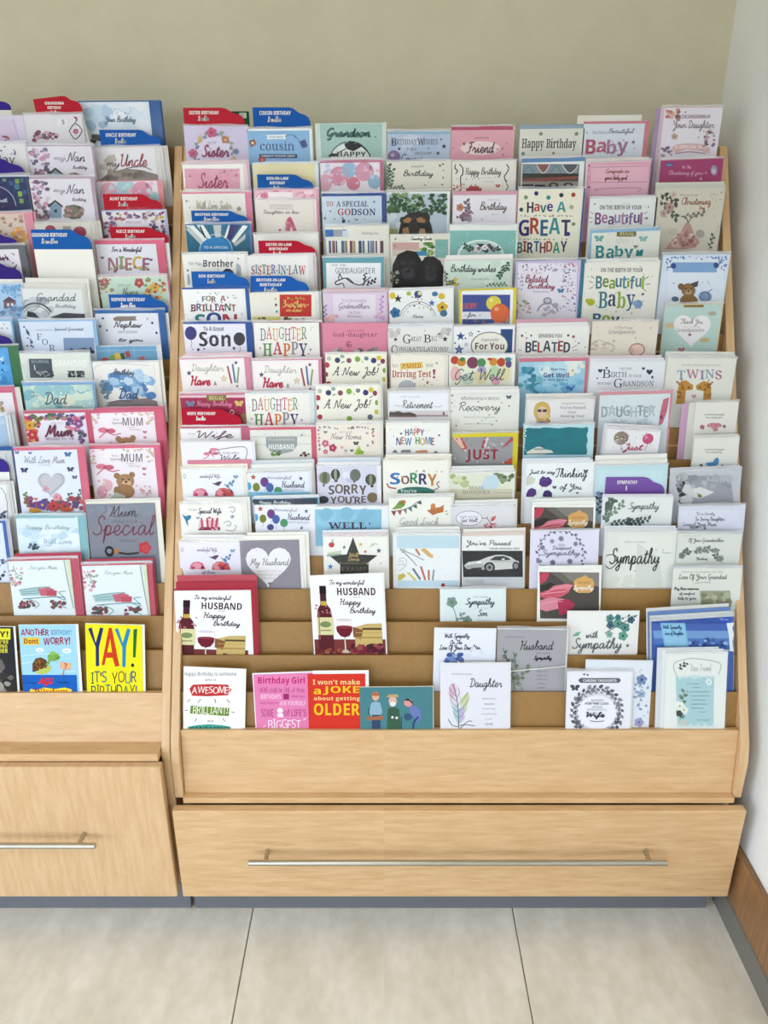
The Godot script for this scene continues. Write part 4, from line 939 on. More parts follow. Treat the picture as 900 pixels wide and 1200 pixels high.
	c("C2", 10, 92, 396, 467, 393, 0.0, {"p": "df8aa2", "e": ["d77f98", 4, 4, 6], "b": [1, 0, 5, "c9708c"]}, "pink With Love God-daughter card with grey kittens", [
		["T", "WITH LOVE", 234, 432, 332, 445, "a84a70", 0], ["T", "God-daughter", 150, 447, 412, 480, "6f2f5a", 4], ["A", 242, 517, 15, 0, 320, 5, "8a3a5c"], ["E", 240, 518, 6, 6, "8a3a5c"], ["K", 140, 545, 190, 565, 6, 10, 18, ["9a8f98", "c8c0c4"]], ["K", 285, 545, 400, 568, 10, 12, 20, ["8a8088", "c8c0c4", "6a6068"]], ["P", "9a8f98", [375, 560, 410, 525, 412, 560]]])
	c("C2", 9, 105, 577, 456, 572, 0.0, {"p": "f3f1e0", "e": ["eeece0", 0, 4, 8], "b": [2, 3, 4, "ecead9"]}, "ivory A New Job card with spots, upper of the two", art_new_job())
	c("C2", 8, 50, 768, 410, 758, 0.0, {"p": "f4f2e4", "e": ["f0eee4", 0, 5, 14], "b": [3, 8, 4, ["efede0", "e6e6e0"]], "ref": [105, 577, 456, 572, 0.0]}, "ivory A New Job card with spots, lower of the two", art_new_job())
	c("C3", 7, 52, 88, 423, 85, 0.0, {"p": "efe6da", "e": ["e9e6e0", 0, 8, 12], "b": [2, 6, 6, ["ecebe4", "e4e6e6"]]}, "cream New Home card with dotted border and green house", [
		["T", "IN YOUR", 190, 127, 262, 137, "9a9088", 0], ["W", "New Home", 132, 136, 318, 174, "8a8484", 3.5], ["D", 65, 98, 390, 112, 20, 4, 6, ["8a8a9a", "6a8a80", "a86a70"]], ["D", 64, 110, 72, 260, 8, 5, 7, ["8a8a9a", "b86a80"]], ["D", 380, 110, 388, 260, 8, 5, 7, ["6a8a80", "b86a80"]], ["F", 103, 198, 22, "c86a88", "f0d0d8"], ["F", 103, 246, 15, "c86a88", "f0d0d8"], ["F", 146, 224, 24, "a83a5c", "e9a0b4"], ["P", "9ac23f", [272, 262, 300, 210, 326, 262]], ["E", 310, 250, 20, 12, "84b02f"], ["Y", 284, 198, 16, "3a4f4a"], ["Y", 106, 132, 11, "4a9a98"], ["S", 353, 210, 10, "8a8aa0"], ["Y", 258, 240, 10, "3a4f4a"], ["F", 200, 220, 10, "d8b8b0", "b08a80"], ["F", 222, 240, 10, "a8b8c0", "7a8a98"], ["Y", 350, 138, 8, "8a8aa0"]])
	c("C3", 6, 55, 337, 406, 332, 0.02, {"p": "d6d6e8", "e": ["eceaf0", 0, 5, 26], "b": [4, 2, 12, ["e6e6ea", "cfd8e0", "eeecee"]]}, "lavender SORRY YOU'RE leaving card with hot air balloons", [
		["K", 80, 350, 260, 420, 5, 24, 40, ["c4c4dc", "e4e4f0"]], ["E", 102, 400, 33, 36, "7f8466"], ["E", 102, 400, 13, 36, "5f6450"], ["R", 90, 436, 100, 450, "3a3a3c"], ["E", 165, 380, 27, 33, "3f4244"], ["E", 165, 380, 9, 33, "9aa08a"], ["R", 158, 412, 178, 424, "5a4a3a"], ["E", 281, 384, 32, 36, "6a6f68"], ["R", 270, 418, 280, 428, "3a3a3c"], ["E", 372, 410, 32, 34, "4a4e46"], ["E", 372, 410, 10, 34, "8a8f70"], ["R", 372, 442, 388, 455, "2a2a2c"],
		["M", "SORRY", 122, 440, 350, 494, 2, ["5a5450", "6a6058"]], ["M", "YOU'RE", 130, 508, 346, 548, 2, ["5a5450", "6a6058"]], ["E", 382, 515, 32, 30, "7a6a4a"], ["E", 92, 528, 32, 22, "3a3a40"]])
	c("C3", 5, 40, 572, 472, 566, 0.02, {"p": "eceff2", "e": ["e3e6ea", 0, 5, 6]}, "light blue card with large dark serif WELL", [["R", 45, 584, 436, 800, "8bc0da"], ["K", 60, 600, 420, 690, 12, 20, 50, ["94c8e0", "82b8d2"]], ["T", "WELL", 122, 660, 346, 698, "4a2f48", 3], ["T", "'", 362, 660, 370, 676, "4a2f48", 3], ["T", "DONE", 140, 712, 340, 745, "4a2f48", 3]])
	c("C3", 4, 92, 747, 472, 742, 0.02, {"p": "f0efe8", "e": ["e6e2de", 0, 4, 6], "b": [3, 0, 12, ["e3cfd0", "dfe4e6", "e9e9e4"]]}, "white card with large black star reading Well done", [
		["S", 268, 900, 152, "3a3834"], ["R", 192, 905, 360, 990, "3a3834"], ["W", "Well", 246, 838, 302, 862, "b8a46a", 3.5], ["W", "Done", 238, 862, 306, 886, "b8a46a", 3.5], ["T", "ON PASSING YOUR", 180, 894, 365, 906, "8a8068", 0], ["T", "EXAMS", 200, 922, 345, 948, "6a6250", 2], ["E", 142, 792, 17, 15, "c0404f"], ["V", 142, 780, 150, 768, 2, 12, "5a8a4a"], ["S", 216, 806, 12, "4a5a60"], ["S", 313, 790, 14, "d4b83a"], ["S", 340, 832, 11, "c0505a"], ["S", 420, 826, 17, "4a5f70"], ["S", 134, 920, 19, "3a86b8"], ["S", 433, 900, 9, "d8c890"], ["P", "c8cfb0", [118, 838, 195, 826, 200, 836, 118, 850]], ["P", "9ab0a8", [112, 850, 198, 840, 200, 850, 116, 862]], ["L", 4, "9ab06a", [365, 805, 395, 785, 415, 792]], ["L", 4, "9ab06a", [380, 780, 388, 800]]])

func column_wishes():
	c("C1", 16, 468, 121, 836, 118, 0.0, {"p": "b6c4dc", "e": ["cfd6dc", 0, 4, 4]}, "pale blue Birthday Wishes card with dark stars", [
		["K", 500, 150, 800, 260, 10, 30, 60, ["c6cee2", "b0c0da"]], ["R", 470, 122, 836, 136, "8fb4c8"], ["T", "BIRTHDAY WISHES", 492, 166, 766, 196, "34384e", 1], ["T", "B", 492, 158, 522, 204, "34384e", 1], ["T", "W", 646, 158, 690, 200, "34384e", 1], ["T", "FOR A", 585, 216, 641, 231, "4a4e62", 1], ["T", "BRILLIANT", 634, 240, 732, 255, "4a4e62", 1], ["W", "Cousin", 552, 252, 680, 300, "4a4e62", 5], ["S", 540, 222, 13, "34384e"], ["S", 803, 207, 17, "34384e"], ["S", 768, 247, 13, "34384e"], ["S", 786, 166, 8, "34384e"], ["S", 713, 219, 6, "34384e"], ["E", 508, 268, 38, 38, "7f6f9a"], ["E", 500, 258, 12, 12, "b0a4c4"]])
	c("C1", 15, 466, 301, 842, 292, 0.0, {"p": "dddace", "e": ["e0dfd8", 0, 3, 4]}, "ivory Happy Birthday card with dark green leaves", [["T", "HAPPY", 612, 318, 686, 333, "6a6a68", 0], ["W", "Birthday", 562, 346, 737, 394, "4a5450", 4.5], ["V", 470, 450, 475, 320, 13, 26, "4a5f4c"], ["V", 480, 440, 500, 345, 9, 24, "5f7460"], ["V", 470, 452, 560, 446, 9, 22, "5f7460"], ["E", 778, 320, 6, 6, "4a4a48"], ["E", 796, 312, 5, 5, "4a4a48"], ["E", 798, 348, 4, 4, "4a4a48"], ["E", 797, 390, 5, 5, "4a4a48"], ["E", 792, 432, 5, 5, "4a4a48"], ["E", 690, 433, 4, 4, "6a4a48"]])
	c("C1", 14, 466, 480, 832, 476, 0.0, {"p": "dfe6ea", "e": ["dfe2e0", 0, 5, 6], "b": [1, 0, 8, "8a9284"]}, "photo card of a black and tan puppy under leaves", [
		["R", 468, 484, 822, 760, "b4c4d0"], ["K", 470, 486, 690, 590, 50, 8, 22, ["3f5a3c", "5f7f50", "2f4534", "7f9a70", "4a6a48"]], ["K", 690, 490, 822, 600, 26, 8, 18, ["3f5a3c", "5a7a55", "2f4534"]], ["V", 480, 500, 640, 600, 12, 40, "34503a"], ["V", 820, 495, 700, 600, 10, 40, "3a583e"], ["K", 470, 600, 560, 720, 10, 20, 36, ["c8d2da", "b8c6ce"]],
		["P", "2e2a28", [530, 740, 545, 665, 570, 615, 610, 592, 660, 590, 705, 615, 728, 665, 745, 740]], ["K", 560, 600, 720, 700, 30, 12, 26, ["26221f", "38322c", "2c2724"]], ["P", "9a7248", [560, 640, 590, 622, 615, 632, 600, 655, 568, 658]], ["P", "9a7248", [640, 632, 665, 620, 695, 640, 690, 656, 650, 652]], ["P", "a07a50", [555, 735, 560, 690, 590, 680, 605, 735]], ["P", "a8845a", [650, 735, 662, 690, 690, 690, 700, 735]], ["E", 575, 662, 10, 9, "15120f"], ["R", 470, 690, 530, 740, "a8a86a"]])
	c("C1", 13, 486, 727, 832, 722, 0.0, {"p": "dedbd0", "e": ["dcdad4", 0, 4, 6]}, "photo card of two black dogs with a small white label", [
		["R", 498, 770, 656, 812, "c8a29a"], ["R", 498, 812, 656, 850, "c9c0b4"], ["K", 660, 775, 750, 850, 24, 9, 18, ["4a7a3a", "6a9a4a", "3a5f34", "88a860"]], ["R", 750, 752, 826, 860, "7fb0a8"], ["T", "from you", 765, 778, 812, 790, "4a6a68", 0], ["R", 640, 822, 700, 848, "3a7fb0"], ["R", 603, 736, 736, 768, "efede4"], ["W", "Country Cards", 608, 738, 732, 764, "3a4a3a", 3.5], ["S", 518, 750, 9, "7a6a60"], ["S", 512, 790, 7, "7a6a60"],
		["P", "1c1a1c", [495, 1060, 500, 900, 530, 840, 585, 815, 640, 825, 668, 880, 672, 1060]], ["P", "201d20", [655, 1060, 668, 890, 690, 855, 740, 850, 785, 880, 800, 930, 800, 1060]], ["P", "2c292b", [490, 1000, 500, 900, 522, 860, 540, 900, 530, 1000]], ["P", "121114", [655, 900, 668, 880, 690, 870, 684, 930, 662, 960]], ["P", "121114", [775, 880, 800, 910, 806, 960, 784, 940]], ["E", 704, 918, 10, 8, "5e584e"], ["E", 704, 918, 6, 6, "0c0a0a"], ["E", 748, 918, 10, 8, "5e584e"], ["E", 748, 918, 6, 6, "0c0a0a"], ["E", 728, 968, 34, 30, "35343b"], ["E", 728, 958, 15, 11, "0e0d0f"], ["E", 724, 954, 5, 3, "4a4a52"], ["P", "100f12", [640, 830, 668, 870, 674, 930, 650, 910]], ["E", 562, 890, 11, 9, "5e584e"], ["E", 562, 890, 7, 7, "0c0a0a"], ["E", 614, 890, 11, 9, "5e584e"], ["E", 614, 890, 7, 7, "0c0a0a"], ["E", 588, 950, 42, 36, "35343b"], ["E", 588, 936, 18, 13, "0e0d0f"], ["E", 583, 931, 6, 4, "4a4a52"], ["K", 486, 930, 528, 1010, 12, 8, 16, ["7a7f6a", "9aa08a", "5a5f50"]]])
	c("C2", 11, 477, 210, 852, 198, 0.01, {"p": "eef0f0", "e": ["e8eaea", 0, 8, 6], "b": [2, 2, 7, ["e3e5e4", "ebebe8"]]}, "white card with yellow and blue stars over a thin arc", [
		["S", 531, 250, 26, "3a3a34"], ["E", 500, 232, 18, 20, "d8bc3a"], ["E", 650, 224, 23, 22, "2a4a80"], ["E", 660, 218, 13, 12, "d8d49a"], ["E", 595, 220, 14, 12, "a8b83f"], ["F", 792, 300, 34, "d4b03a", "4a4030"], ["F", 514, 332, 32, "2f6f9a", "1f4f7a"], ["E", 800, 335, 22, 20, "3f6f8a"], ["S", 730, 275, 22, "3f6fae"], ["E", 788, 235, 20, 18, "d8bc3a"], ["E", 748, 222, 18, 14, "4a7aa0"], ["A", 648, 372, 106, 190, 350, 4, "8a8a90"], ["A", 648, 372, 92, 190, 350, 3, "b0b0b4"], ["W", "Name", 614, 342, 680, 362, "7a7a80", 3], ["D", 545, 230, 760, 330, 14, 3, 6, ["7a5a80", "4a6a8a", "c0a84a", "8a4a55"]]])
	c("C2", 10, 472, 424, 847, 414, 0.0, {"p": "e9e8e4", "e": ["e4e4ea", 0, 12, 8], "b": [1, 3, 12, "e3e6f0"]}, "grey white GREAT BIG CONGRATULATIONS card with black stars", [
		["K", 474, 425, 540, 470, 8, 12, 24, ["d0cfcc", "c4c4c2"]], ["K", 770, 425, 845, 470, 8, 12, 24, ["c8c7c4", "b8b8b8"]], ["T", "G", 560, 460, 606, 512, "2f2f34", 1], ["T", "REAT", 608, 472, 668, 498, "2f2f34", 1], ["T", "B", 682, 460, 724, 506, "2f2f34", 1], ["T", "IG", 728, 472, 760, 498, "2f2f34", 1], ["T", "C", 490, 522, 522, 572, "2f2f34", 1], ["T", "ONGRATULATIONS!", 522, 532, 826, 558, "2f2f34", 1], ["S", 516, 488, 14, "2f2f34"], ["S", 808, 486, 18, "2f2f34"], ["S", 776, 456, 9, "2f2f34"], ["S", 540, 455, 5, "2f2f34"], ["S", 690, 438, 5, "4a4a50"]])
	c("C2", 9, 490, 582, 806, 580, 0.0, {"p": "f0eadc", "e": ["e6e2da", 0, 4, 22], "b": [2, 4, 5, ["ece8dc", "e4e2da"]]}, "cream You've PASSED your Driving Test card", [
		["P", "d8b83a", [545, 630, 676, 620, 679, 655, 548, 664]], ["P", "e6cf6a", [550, 634, 672, 625, 674, 651, 552, 659]], ["T", "PASSED", 558, 630, 666, 654, "b03a30", 3], ["T", "You've", 497, 632, 534, 652, "6a6a70", 1], ["T", "your", 695, 632, 740, 656, "6a6a70", 1], ["T", "Driving Test", 497, 668, 728, 722, "b02f36", 3], ["T", "!", 736, 664, 754, 716, "8a3a66", 3], ["E", 585, 768, 52, 42, "b4b8bc"], ["S", 760, 627, 10, "8a8088"], ["S", 680, 722, 8, "9a9098"], ["S", 706, 743, 12, "c0603a"], ["D", 540, 720, 760, 765, 10, 2, 5, ["8a8088", "c0a070"]], ["R", 575, 770, 600, 780, "d8705a"]])
	c("C2", 8, 470, 794, 834, 786, 0.0, {"p": "e0dfe0", "e": ["dcdbdc", 0, 4, 4]}, "white Retirement card with a village skyline along its foot", [["R", 480, 803, 826, 905, "eef0f6"], ["R", 480, 905, 826, 945, "dcd2d6"], ["T", "ON YOUR", 542, 821, 662, 830, "a9a9b2", 0], ["W", "Retirement", 560, 845, 737, 892, "4a4a54", 4], ["L", 3, "a9a9b2", [510, 872, 535, 880, 560, 874]], ["L", 3, "a9a9b2", [740, 878, 770, 884, 795, 874]], ["P", "55504e", [476, 935, 480, 912, 510, 914, 530, 908, 560, 918, 600, 914, 635, 926, 640, 938]], ["R", 795, 914, 805, 930, "4a4a50"], ["R", 640, 932, 826, 938, "8a6a70"], ["R", 476, 936, 640, 944, "8a6a6a"]])
	c("C3", 7, 460, 82, 826, 78, 0.0, {"p": "f0f0ec", "e": ["ecebe6", 0, 6, 10], "b": [1, 4, 5, "e9e8e2"]}, "white HAPPY NEW HOME card with coloured letters and roofs", [["M", "HAPPY", 573, 112, 686, 150, 2, ["4a4a80", "3f8a9a", "d86a3a", "c04a6a", "4a4a80"]], ["M", "NEW HOME", 520, 162, 746, 205, 2, ["4a3f7a", "c0862f", "3f7aa8", "4a8a4a", "d8a82a", "4a7aa8", "8a3f70"]], ["E", 550, 140, 6, 6, "3a3a6a"], ["E", 774, 150, 6, 6, "3a3a6a"], ["S", 505, 155, 5, "9a9a4a"], ["D", 480, 95, 810, 210, 12, 2, 4, ["a8a8b8", "d0b890"]], ["P", "6a6a74", [495, 252, 515, 232, 530, 252]], ["P", "8a8a90", [545, 252, 552, 236, 605, 234, 608, 252]], ["P", "d08a6a", [630, 252, 640, 240, 700, 236, 712, 252]], ["P", "6a6a74", [738, 255, 755, 240, 770, 255]]])
	c("C3", 6, 443, 302, 826, 297, 0.0, {"p": "f0efe6", "e": ["ece9da", 0, 6, 10], "b": [4, 4, 8, ["ece8d6", "f0ede0", "e6e4dc"]]}, "cream SORRY card with big coloured letters and teal banner", [["T", "S", 484, 370, 544, 438, "2f72b8", 2], ["T", "O", 550, 388, 598, 436, "8a4a4a", 2], ["E", 574, 412, 12, 14, "f0efe6"], ["T", "R", 602, 370, 650, 432, "2f8a5a", 2], ["T", "R", 654, 374, 704, 438, "3a2f6a", 2], ["T", "Y", 706, 378, 760, 446, "c07a3a", 2], ["P", "2f7a6e", [525, 490, 530, 470, 580, 455, 640, 452, 700, 456, 748, 472, 748, 490]], ["T", "You're", 545, 466, 640, 488, "e6ece6", 2], ["L", 8, "b03a50", [465, 432, 480, 455, 520, 462]], ["L", 6, "8a3a5a", [745, 470, 772, 455, 760, 435, 775, 420]], ["S", 684, 360, 11, "3f72b0"], ["D", 490, 350, 790, 400, 12, 3, 5, ["c04a3a", "3f72b0", "4a9a5a", "d8a83a"]]])
	c("C3", 5, 478, 520, 838, 513, 0.0, {"p": "eeeee6", "e": ["e6e6e0", 0, 4, 14], "b": [3, 5, 7, ["e0e2e0", "e9e8e2"]]}, "white card with green and orange birds and bunting", [["P", "6a8a3a", [494, 585, 520, 560, 540, 535, 560, 530, 575, 538, 572, 560, 550, 578, 520, 582]], ["E", 565, 540, 12, 10, "c06a3a"], ["P", "7aa048", [510, 575, 545, 552, 560, 560, 540, 578]], ["L", 4, "4a4a44", [490, 596, 540, 590, 600, 572, 650, 536]], ["P", "8a4a3a", [492, 598, 520, 594, 508, 625]], ["P", "a85a4a", [526, 592, 554, 588, 544, 620]], ["P", "8a7a6a", [560, 586, 584, 580, 580, 612]], ["P", "3f7a90", [588, 578, 612, 570, 614, 600]], ["P", "4a6a4a", [614, 568, 640, 552, 645, 580]], ["P", "4a4a5a", [642, 548, 664, 530, 672, 556]], ["P", "b8703f", [700, 590, 722, 585, 725, 555, 748, 575, 780, 570, 800, 556, 798, 600, 770, 606, 735, 618]], ["E", 738, 565, 14, 16, "c8804a"], ["W", "Good Luck", 540, 632, 770, 690, "b9b8b0", 5], ["L", 4, "4a4a50", [808, 600, 820, 590]], ["L", 4, "4a4a50", [812, 615, 826, 608]]])
	c("C3", 4, 522, 735, 893, 731, -0.01, {"p": "e9edee", "e": ["e4e6e6", 20, 8, 6], "b": [4, -1, 10, ["dfe0dd", "e6e6e2", "d4d8da"]]}, "white card of pencils and compasses with blue bands", [
		["R", 524, 737, 890, 812, "c0d8e4"], ["R", 524, 1003, 890, 1040, "bcd4e0"], ["L", 6, "8a8a8a", [545, 815, 600, 870, 640, 915]], ["L", 6, "9a9aa0", [540, 818, 620, 850, 682, 882]], ["E", 562, 828, 13, 13, "b0b0b0"], ["P", "c07a5a", [628, 818, 640, 812, 664, 850, 654, 856]], ["P", "d6b070", [660, 818, 690, 812, 738, 855, 735, 872, 710, 862]], ["P", "9a8a4a", [612, 935, 625, 930, 665, 998, 654, 1000]], ["P", "5a7aa0", [610, 935, 618, 928, 664, 990, 658, 998]], ["P", "c06a5a", [658, 920, 670, 918, 695, 998, 684, 1002]], ["P", "b0704a", [704, 940, 716, 940, 716, 1002, 706, 1000]], ["P", "8a9aa4", [736, 936, 746, 940, 738, 1004, 728, 1002]], ["P", "c9b84a", [530, 970, 560, 960, 575, 975, 545, 1000, 528, 1000]], ["P", "d0c060", [580, 955, 592, 952, 640, 1000, 626, 1004]], ["L", 3, "9ab4d0", [530, 880, 560, 868, 580, 890, 560, 930, 530, 945]], ["L", 3, "9ab4d0", [528, 895, 550, 885, 562, 900]], ["L", 3, "c08a90", [526, 910, 555, 905, 575, 915]], ["F", 795, 1030, 13, "b03a40", "7a2a30"], ["D", 680, 830, 880, 990, 8, 2, 3, ["b0b8c0"]]])

func column_friend():
	c("D1", 16, 45, 113, 416, 111, 0.0, {"p": "dfa9b6", "e": ["b04f68", 0, 20, -8], "b": [1, 4, 3, "dfdada"]}, "pink Just For You Friend card with pale oval", [["R", 48, 118, 404, 300, "dda4b2"], ["E", 218, 217, 118, 40, "ecd6d6"], ["T", "Just for You", 182, 150, 263, 166, "a05a6c", 2], ["W", "Friend", 140, 182, 300, 246, "6a4f5a", 7], ["S", 122, 192, 13, "6a4a58"], ["S", 60, 217, 8, "b86a7c"], ["S", 350, 220, 9, "b86a7c"], ["S", 320, 224, 9, "a05a6c"], ["S", 355, 257, 8, "a05a6c"], ["S", 372, 190, 6, "a05a6c"]])
	c("D1", 15, 50, 300, 416, 292, 0.0, {"p": "e6e2da", "e": ["dfdedb", 0, 4, 12], "b": [1, 4, 3, "dfe0dd"]}, "ivory Happy Birthday card with dark swirls and red cake", [["W", "Happy Birthday", 128, 330, 338, 388, "6a6a6c", 4], ["T", "have a lovely", 215, 388, 285, 396, "b0a8a0", 0], ["T", "day", 245, 408, 300, 418, "b0a8a0", 0], ["L", 6, "3a3a3e", [70, 312, 66, 335, 82, 350, 70, 368]], ["L", 6, "3a3a3e", [92, 312, 112, 335, 112, 370, 100, 390, 104, 460]], ["L", 6, "3a3a3e", [368, 312, 382, 335, 370, 365, 358, 385, 372, 420]], ["L", 5, "3a3a3e", [372, 425, 382, 445, 370, 465]], ["R", 134, 452, 226, 480, "a83a3f"], ["R", 150, 440, 210, 452, "b8504f"], ["L", 5, "8a4a4a", [164, 440, 164, 430]], ["L", 5, "8a4a4a", [190, 440, 190, 430]], ["K", 60, 430, 130, 468, 12, 5, 10, ["d09a90", "e0b8ac", "b86a64"]], ["Y", 322, 440, 14, "a85a50"], ["D", 60, 370, 400, 460, 12, 2, 4, ["8a4a4a", "5a5a5a"]]])
	c("D1", 14, 55, 494, 426, 491, 0.0, {"p": "e6e3ec", "e": ["cf9aa8", 0, 22, 8]}, "white Birthday card with brown script and roses", [["T", "FOR YOU", 262, 517, 330, 525, "9a8f98", 0], ["W", "Birthday", 215, 532, 372, 598, "6a564f", 5], ["T", "WISHES", 282, 603, 330, 610, "b0a4a8", 0], ["V", 150, 640, 135, 530, 9, 30, "7a6a78"], ["F", 98, 565, 24, "b8805f", "8a5a44"], ["F", 124, 620, 30, "8a6a7a", "5a4458"], ["F", 155, 635, 18, "a898a4", "6a5a66"], ["P", "8a7a9a", [140, 575, 165, 582, 182, 605, 160, 600]], ["D", 80, 620, 170, 640, 10, 5, 9, ["6a5a66", "9a8a98"]], ["S", 230, 634, 6, "6a566a"]])
	c("D1", 13, 34, 674, 434, 670, 0.0, {"p": "e3e8e6", "e": ["dfe3e2", 0, 5, 4]}, "turquoise card with white arch of black and white flowers", [["R", 38, 700, 428, 860, "7fb8b0"], ["D", 40, 702, 425, 790, 26, 2, 4, ["c4e0da", "a4d0c8"]], ["E", 222, 845, 140, 92, "dfe9e6"], ["E", 222, 850, 126, 88, "a8ccc6"], ["K", 190, 785, 300, 825, 22, 9, 16, ["4a3f4a", "d8d4d8", "2f3038", "8a7a88"]], ["V", 180, 820, 125, 790, 7, 26, "3f5a4c"], ["V", 290, 815, 330, 805, 5, 22, "3f5a4c"], ["F", 245, 800, 18, "e9e6ea", "5a4a5a"]])
	c("D2", 12, 5, 28, 396, 20, 0.0, {"p": "cfdfd6", "e": ["d8cdd0", 4, 6, 4], "b": [2, 3, 13, ["e9e6e4", "c9a0ac"]]}, "mint Birthday wishes card with leaf sprigs and yellow star", [["K", 40, 40, 350, 160, 10, 30, 60, ["d8e6dc", "c6dad0"]], ["W", "Birthday wishes", 42, 48, 308, 110, "3f5450", 5], ["T", "JUST FOR YOU", 158, 130, 268, 143, "5a706a", 0], ["S", 70, 138, 20, "d0b04a"], ["V", 390, 35, 325, 120, 12, 24, "3f5a4c"], ["V", 390, 90, 345, 60, 6, 20, "4f6a58"], ["V", 8, 165, 60, 150, 7, 22, "4f6a58"], ["V", 10, 80, 14, 150, 6, 20, "3f5a4c"], ["V", 250, 170, 370, 165, 11, 18, "5f7f60"], ["K", 20, 150, 90, 175, 6, 6, 10, ["d0b04a", "b89a3a"]]])
	c("D2", 11, 104, 206, 408, 196, 0.0, {"p": "eef0f2", "e": ["dcc82f", 14, 10, 20], "b": [1, 0, 4, "e0cc3a"]}, "yellow edged photo card of yellow and orange balloons", [["R", 110, 226, 391, 420, "3f4f92"], ["K", 112, 350, 385, 400, 20, 8, 18, ["7a6f6a", "a08a78", "5a5a70"]], ["R", 110, 326, 282, 370, "dfe3ea"], ["W", "for", 140, 332, 190, 364, "4a4f70", 4], ["S", 215, 346, 6, "4a4f70"], ["S", 130, 348, 5, "4a4f70"], ["T", "LUCKY!", 110, 276, 192, 308, "d8603a", 2], ["E", 294, 276, 44, 43, "d9c84a"], ["E", 332, 335, 56, 57, "d8683a"], ["E", 312, 310, 14, 12, "e8a07a"], ["E", 280, 258, 10, 9, "ece39a"]])
	c("D2", 10, 58, 418, 416, 412, 0.0, {"p": "eeeff0", "e": ["e4e5e6", 0, 8, 4], "b": [1, 0, 6, "e0e2e4"]}, "white Especially For You card with navy stars and oval", [["R", 335, 428, 406, 580, "27477e"], ["E", 272, 525, 112, 82, "5a5a50"], ["E", 272, 525, 106, 77, "eceadf"], ["T", "Especially", 224, 481, 326, 503, "4a4a4c", 1], ["T", "For You", 187, 508, 359, 548, "5a2f34", 2], ["S", 100, 470, 28, "2a4a86"], ["S", 160, 458, 18, "2a3a5a"], ["S", 160, 458, 10, "eeeff0"], ["S", 92, 548, 32, "2a3a5a"], ["S", 92, 548, 20, "6a7ab0"], ["S", 133, 518, 14, "2a3a5a"], ["S", 133, 518, 8, "eeeff0"], ["E", 128, 482, 5, 5, "2a3a5a"], ["E", 205, 442, 5, 5, "2a3a5a"], ["E", 68, 510, 5, 5, "2a3a5a"]])
	c("D2", 9, 36, 587, 417, 582, 0.0, {"p": "eef0ee", "e": ["e6e8e8", 4, 6, 5], "b": [1, 0, 8, "e4e6e8"]}, "card of many coloured balloons reading Get Well in script", [["R", 42, 596, 408, 790, "e3e4d0"], ["E", 65, 610, 24, 24, "b8402f"], ["E", 105, 622, 26, 24, "c8862f"], ["E", 110, 605, 16, 12, "4a7a4a"], ["E", 170, 625, 34, 34, "7a3f5a"], ["E", 222, 625, 26, 26, "4f8a5a"], ["E", 292, 620, 24, 24, "d08a2f"], ["E", 338, 622, 24, 26, "b8482f"], ["E", 382, 632, 18, 24, "5a4a80"], ["E", 378, 605, 20, 12, "3f8a8a"], ["E", 270, 604, 14, 8, "b83a3a"], ["E", 70, 690, 32, 44, "e3b8b4"], ["E", 145, 720, 38, 36, "c0d0b8"], ["E", 222, 705, 44, 44, "d8cfa0"], ["E", 300, 690, 34, 50, "b8d0a8"], ["E", 360, 690, 34, 44, "e0d8a8"], ["E", 225, 665, 26, 20, "a8a0c0"], ["E", 310, 730, 28, 26, "d8a0a8"], ["W", "Get Well", 68, 660, 362, 752, "3f4f60", 5.5]])
	c("D2", 8, 40, 812, 442, 806, 0.0, {"p": "e6e6e0", "e": ["e0e1e0", 0, 6, 4], "b": [3, -2, 13, ["ecebe6", "e0dfe2", "e9e9e6"]]}, "pale Wishing You A Speedy Recovery card", [["T", "WISHING YOU A SPEEDY", 100, 827, 328, 843, "5a5f5c", 0], ["W", "Recovery", 92, 856, 333, 926, "4a5450", 4.5], ["T", "May each day bring you", 120, 938, 302, 950, "8a8f8c", 0], ["T", "closer to a full recovery", 125, 978, 300, 990, "8a8f8c", 0], ["Y", 382, 828, 16, "4a5060"], ["E", 50, 818, 5, 5, "4a4a4c"], ["E", 49, 860, 4, 4, "4a4a4c"], ["E", 46, 910, 4, 4, "4a4a4c"], ["D", 55, 820, 430, 1000, 22, 2, 5, ["6a6a6c", "4a5060", "9aa0a0"]]])
	c("D3", 7, 50, 155, 386, 150, 0.0, {"p": "969698", "e": ["d8c81f", 0, 22, 28]}, "grey JUST card with yellow envelope and red bursts", [["P", "c04a3a", [52, 158, 100, 152, 120, 190, 132, 215, 100, 222]], ["P", "e0b8a0", [52, 156, 90, 152, 106, 190, 118, 212, 100, 216]], ["P", "a83f4f", [208, 215, 225, 153, 236, 153, 224, 212]], ["P", "e0d0d0", [225, 214, 240, 153, 248, 153, 234, 210]], ["P", "b84a50", [320, 218, 376, 152, 388, 156, 388, 172]], ["T", "JUST", 122, 220, 303, 292, "8f2634", 2], ["P", "c04a3a", [320, 300, 388, 262, 388, 300]], ["P", "b8b8ba", [250, 180, 280, 200, 300, 198, 270, 185]], ["D", 60, 160, 380, 300, 26, 3, 6, ["c8c8cc", "b04a50", "7a90b0", "d8d8da"]]])
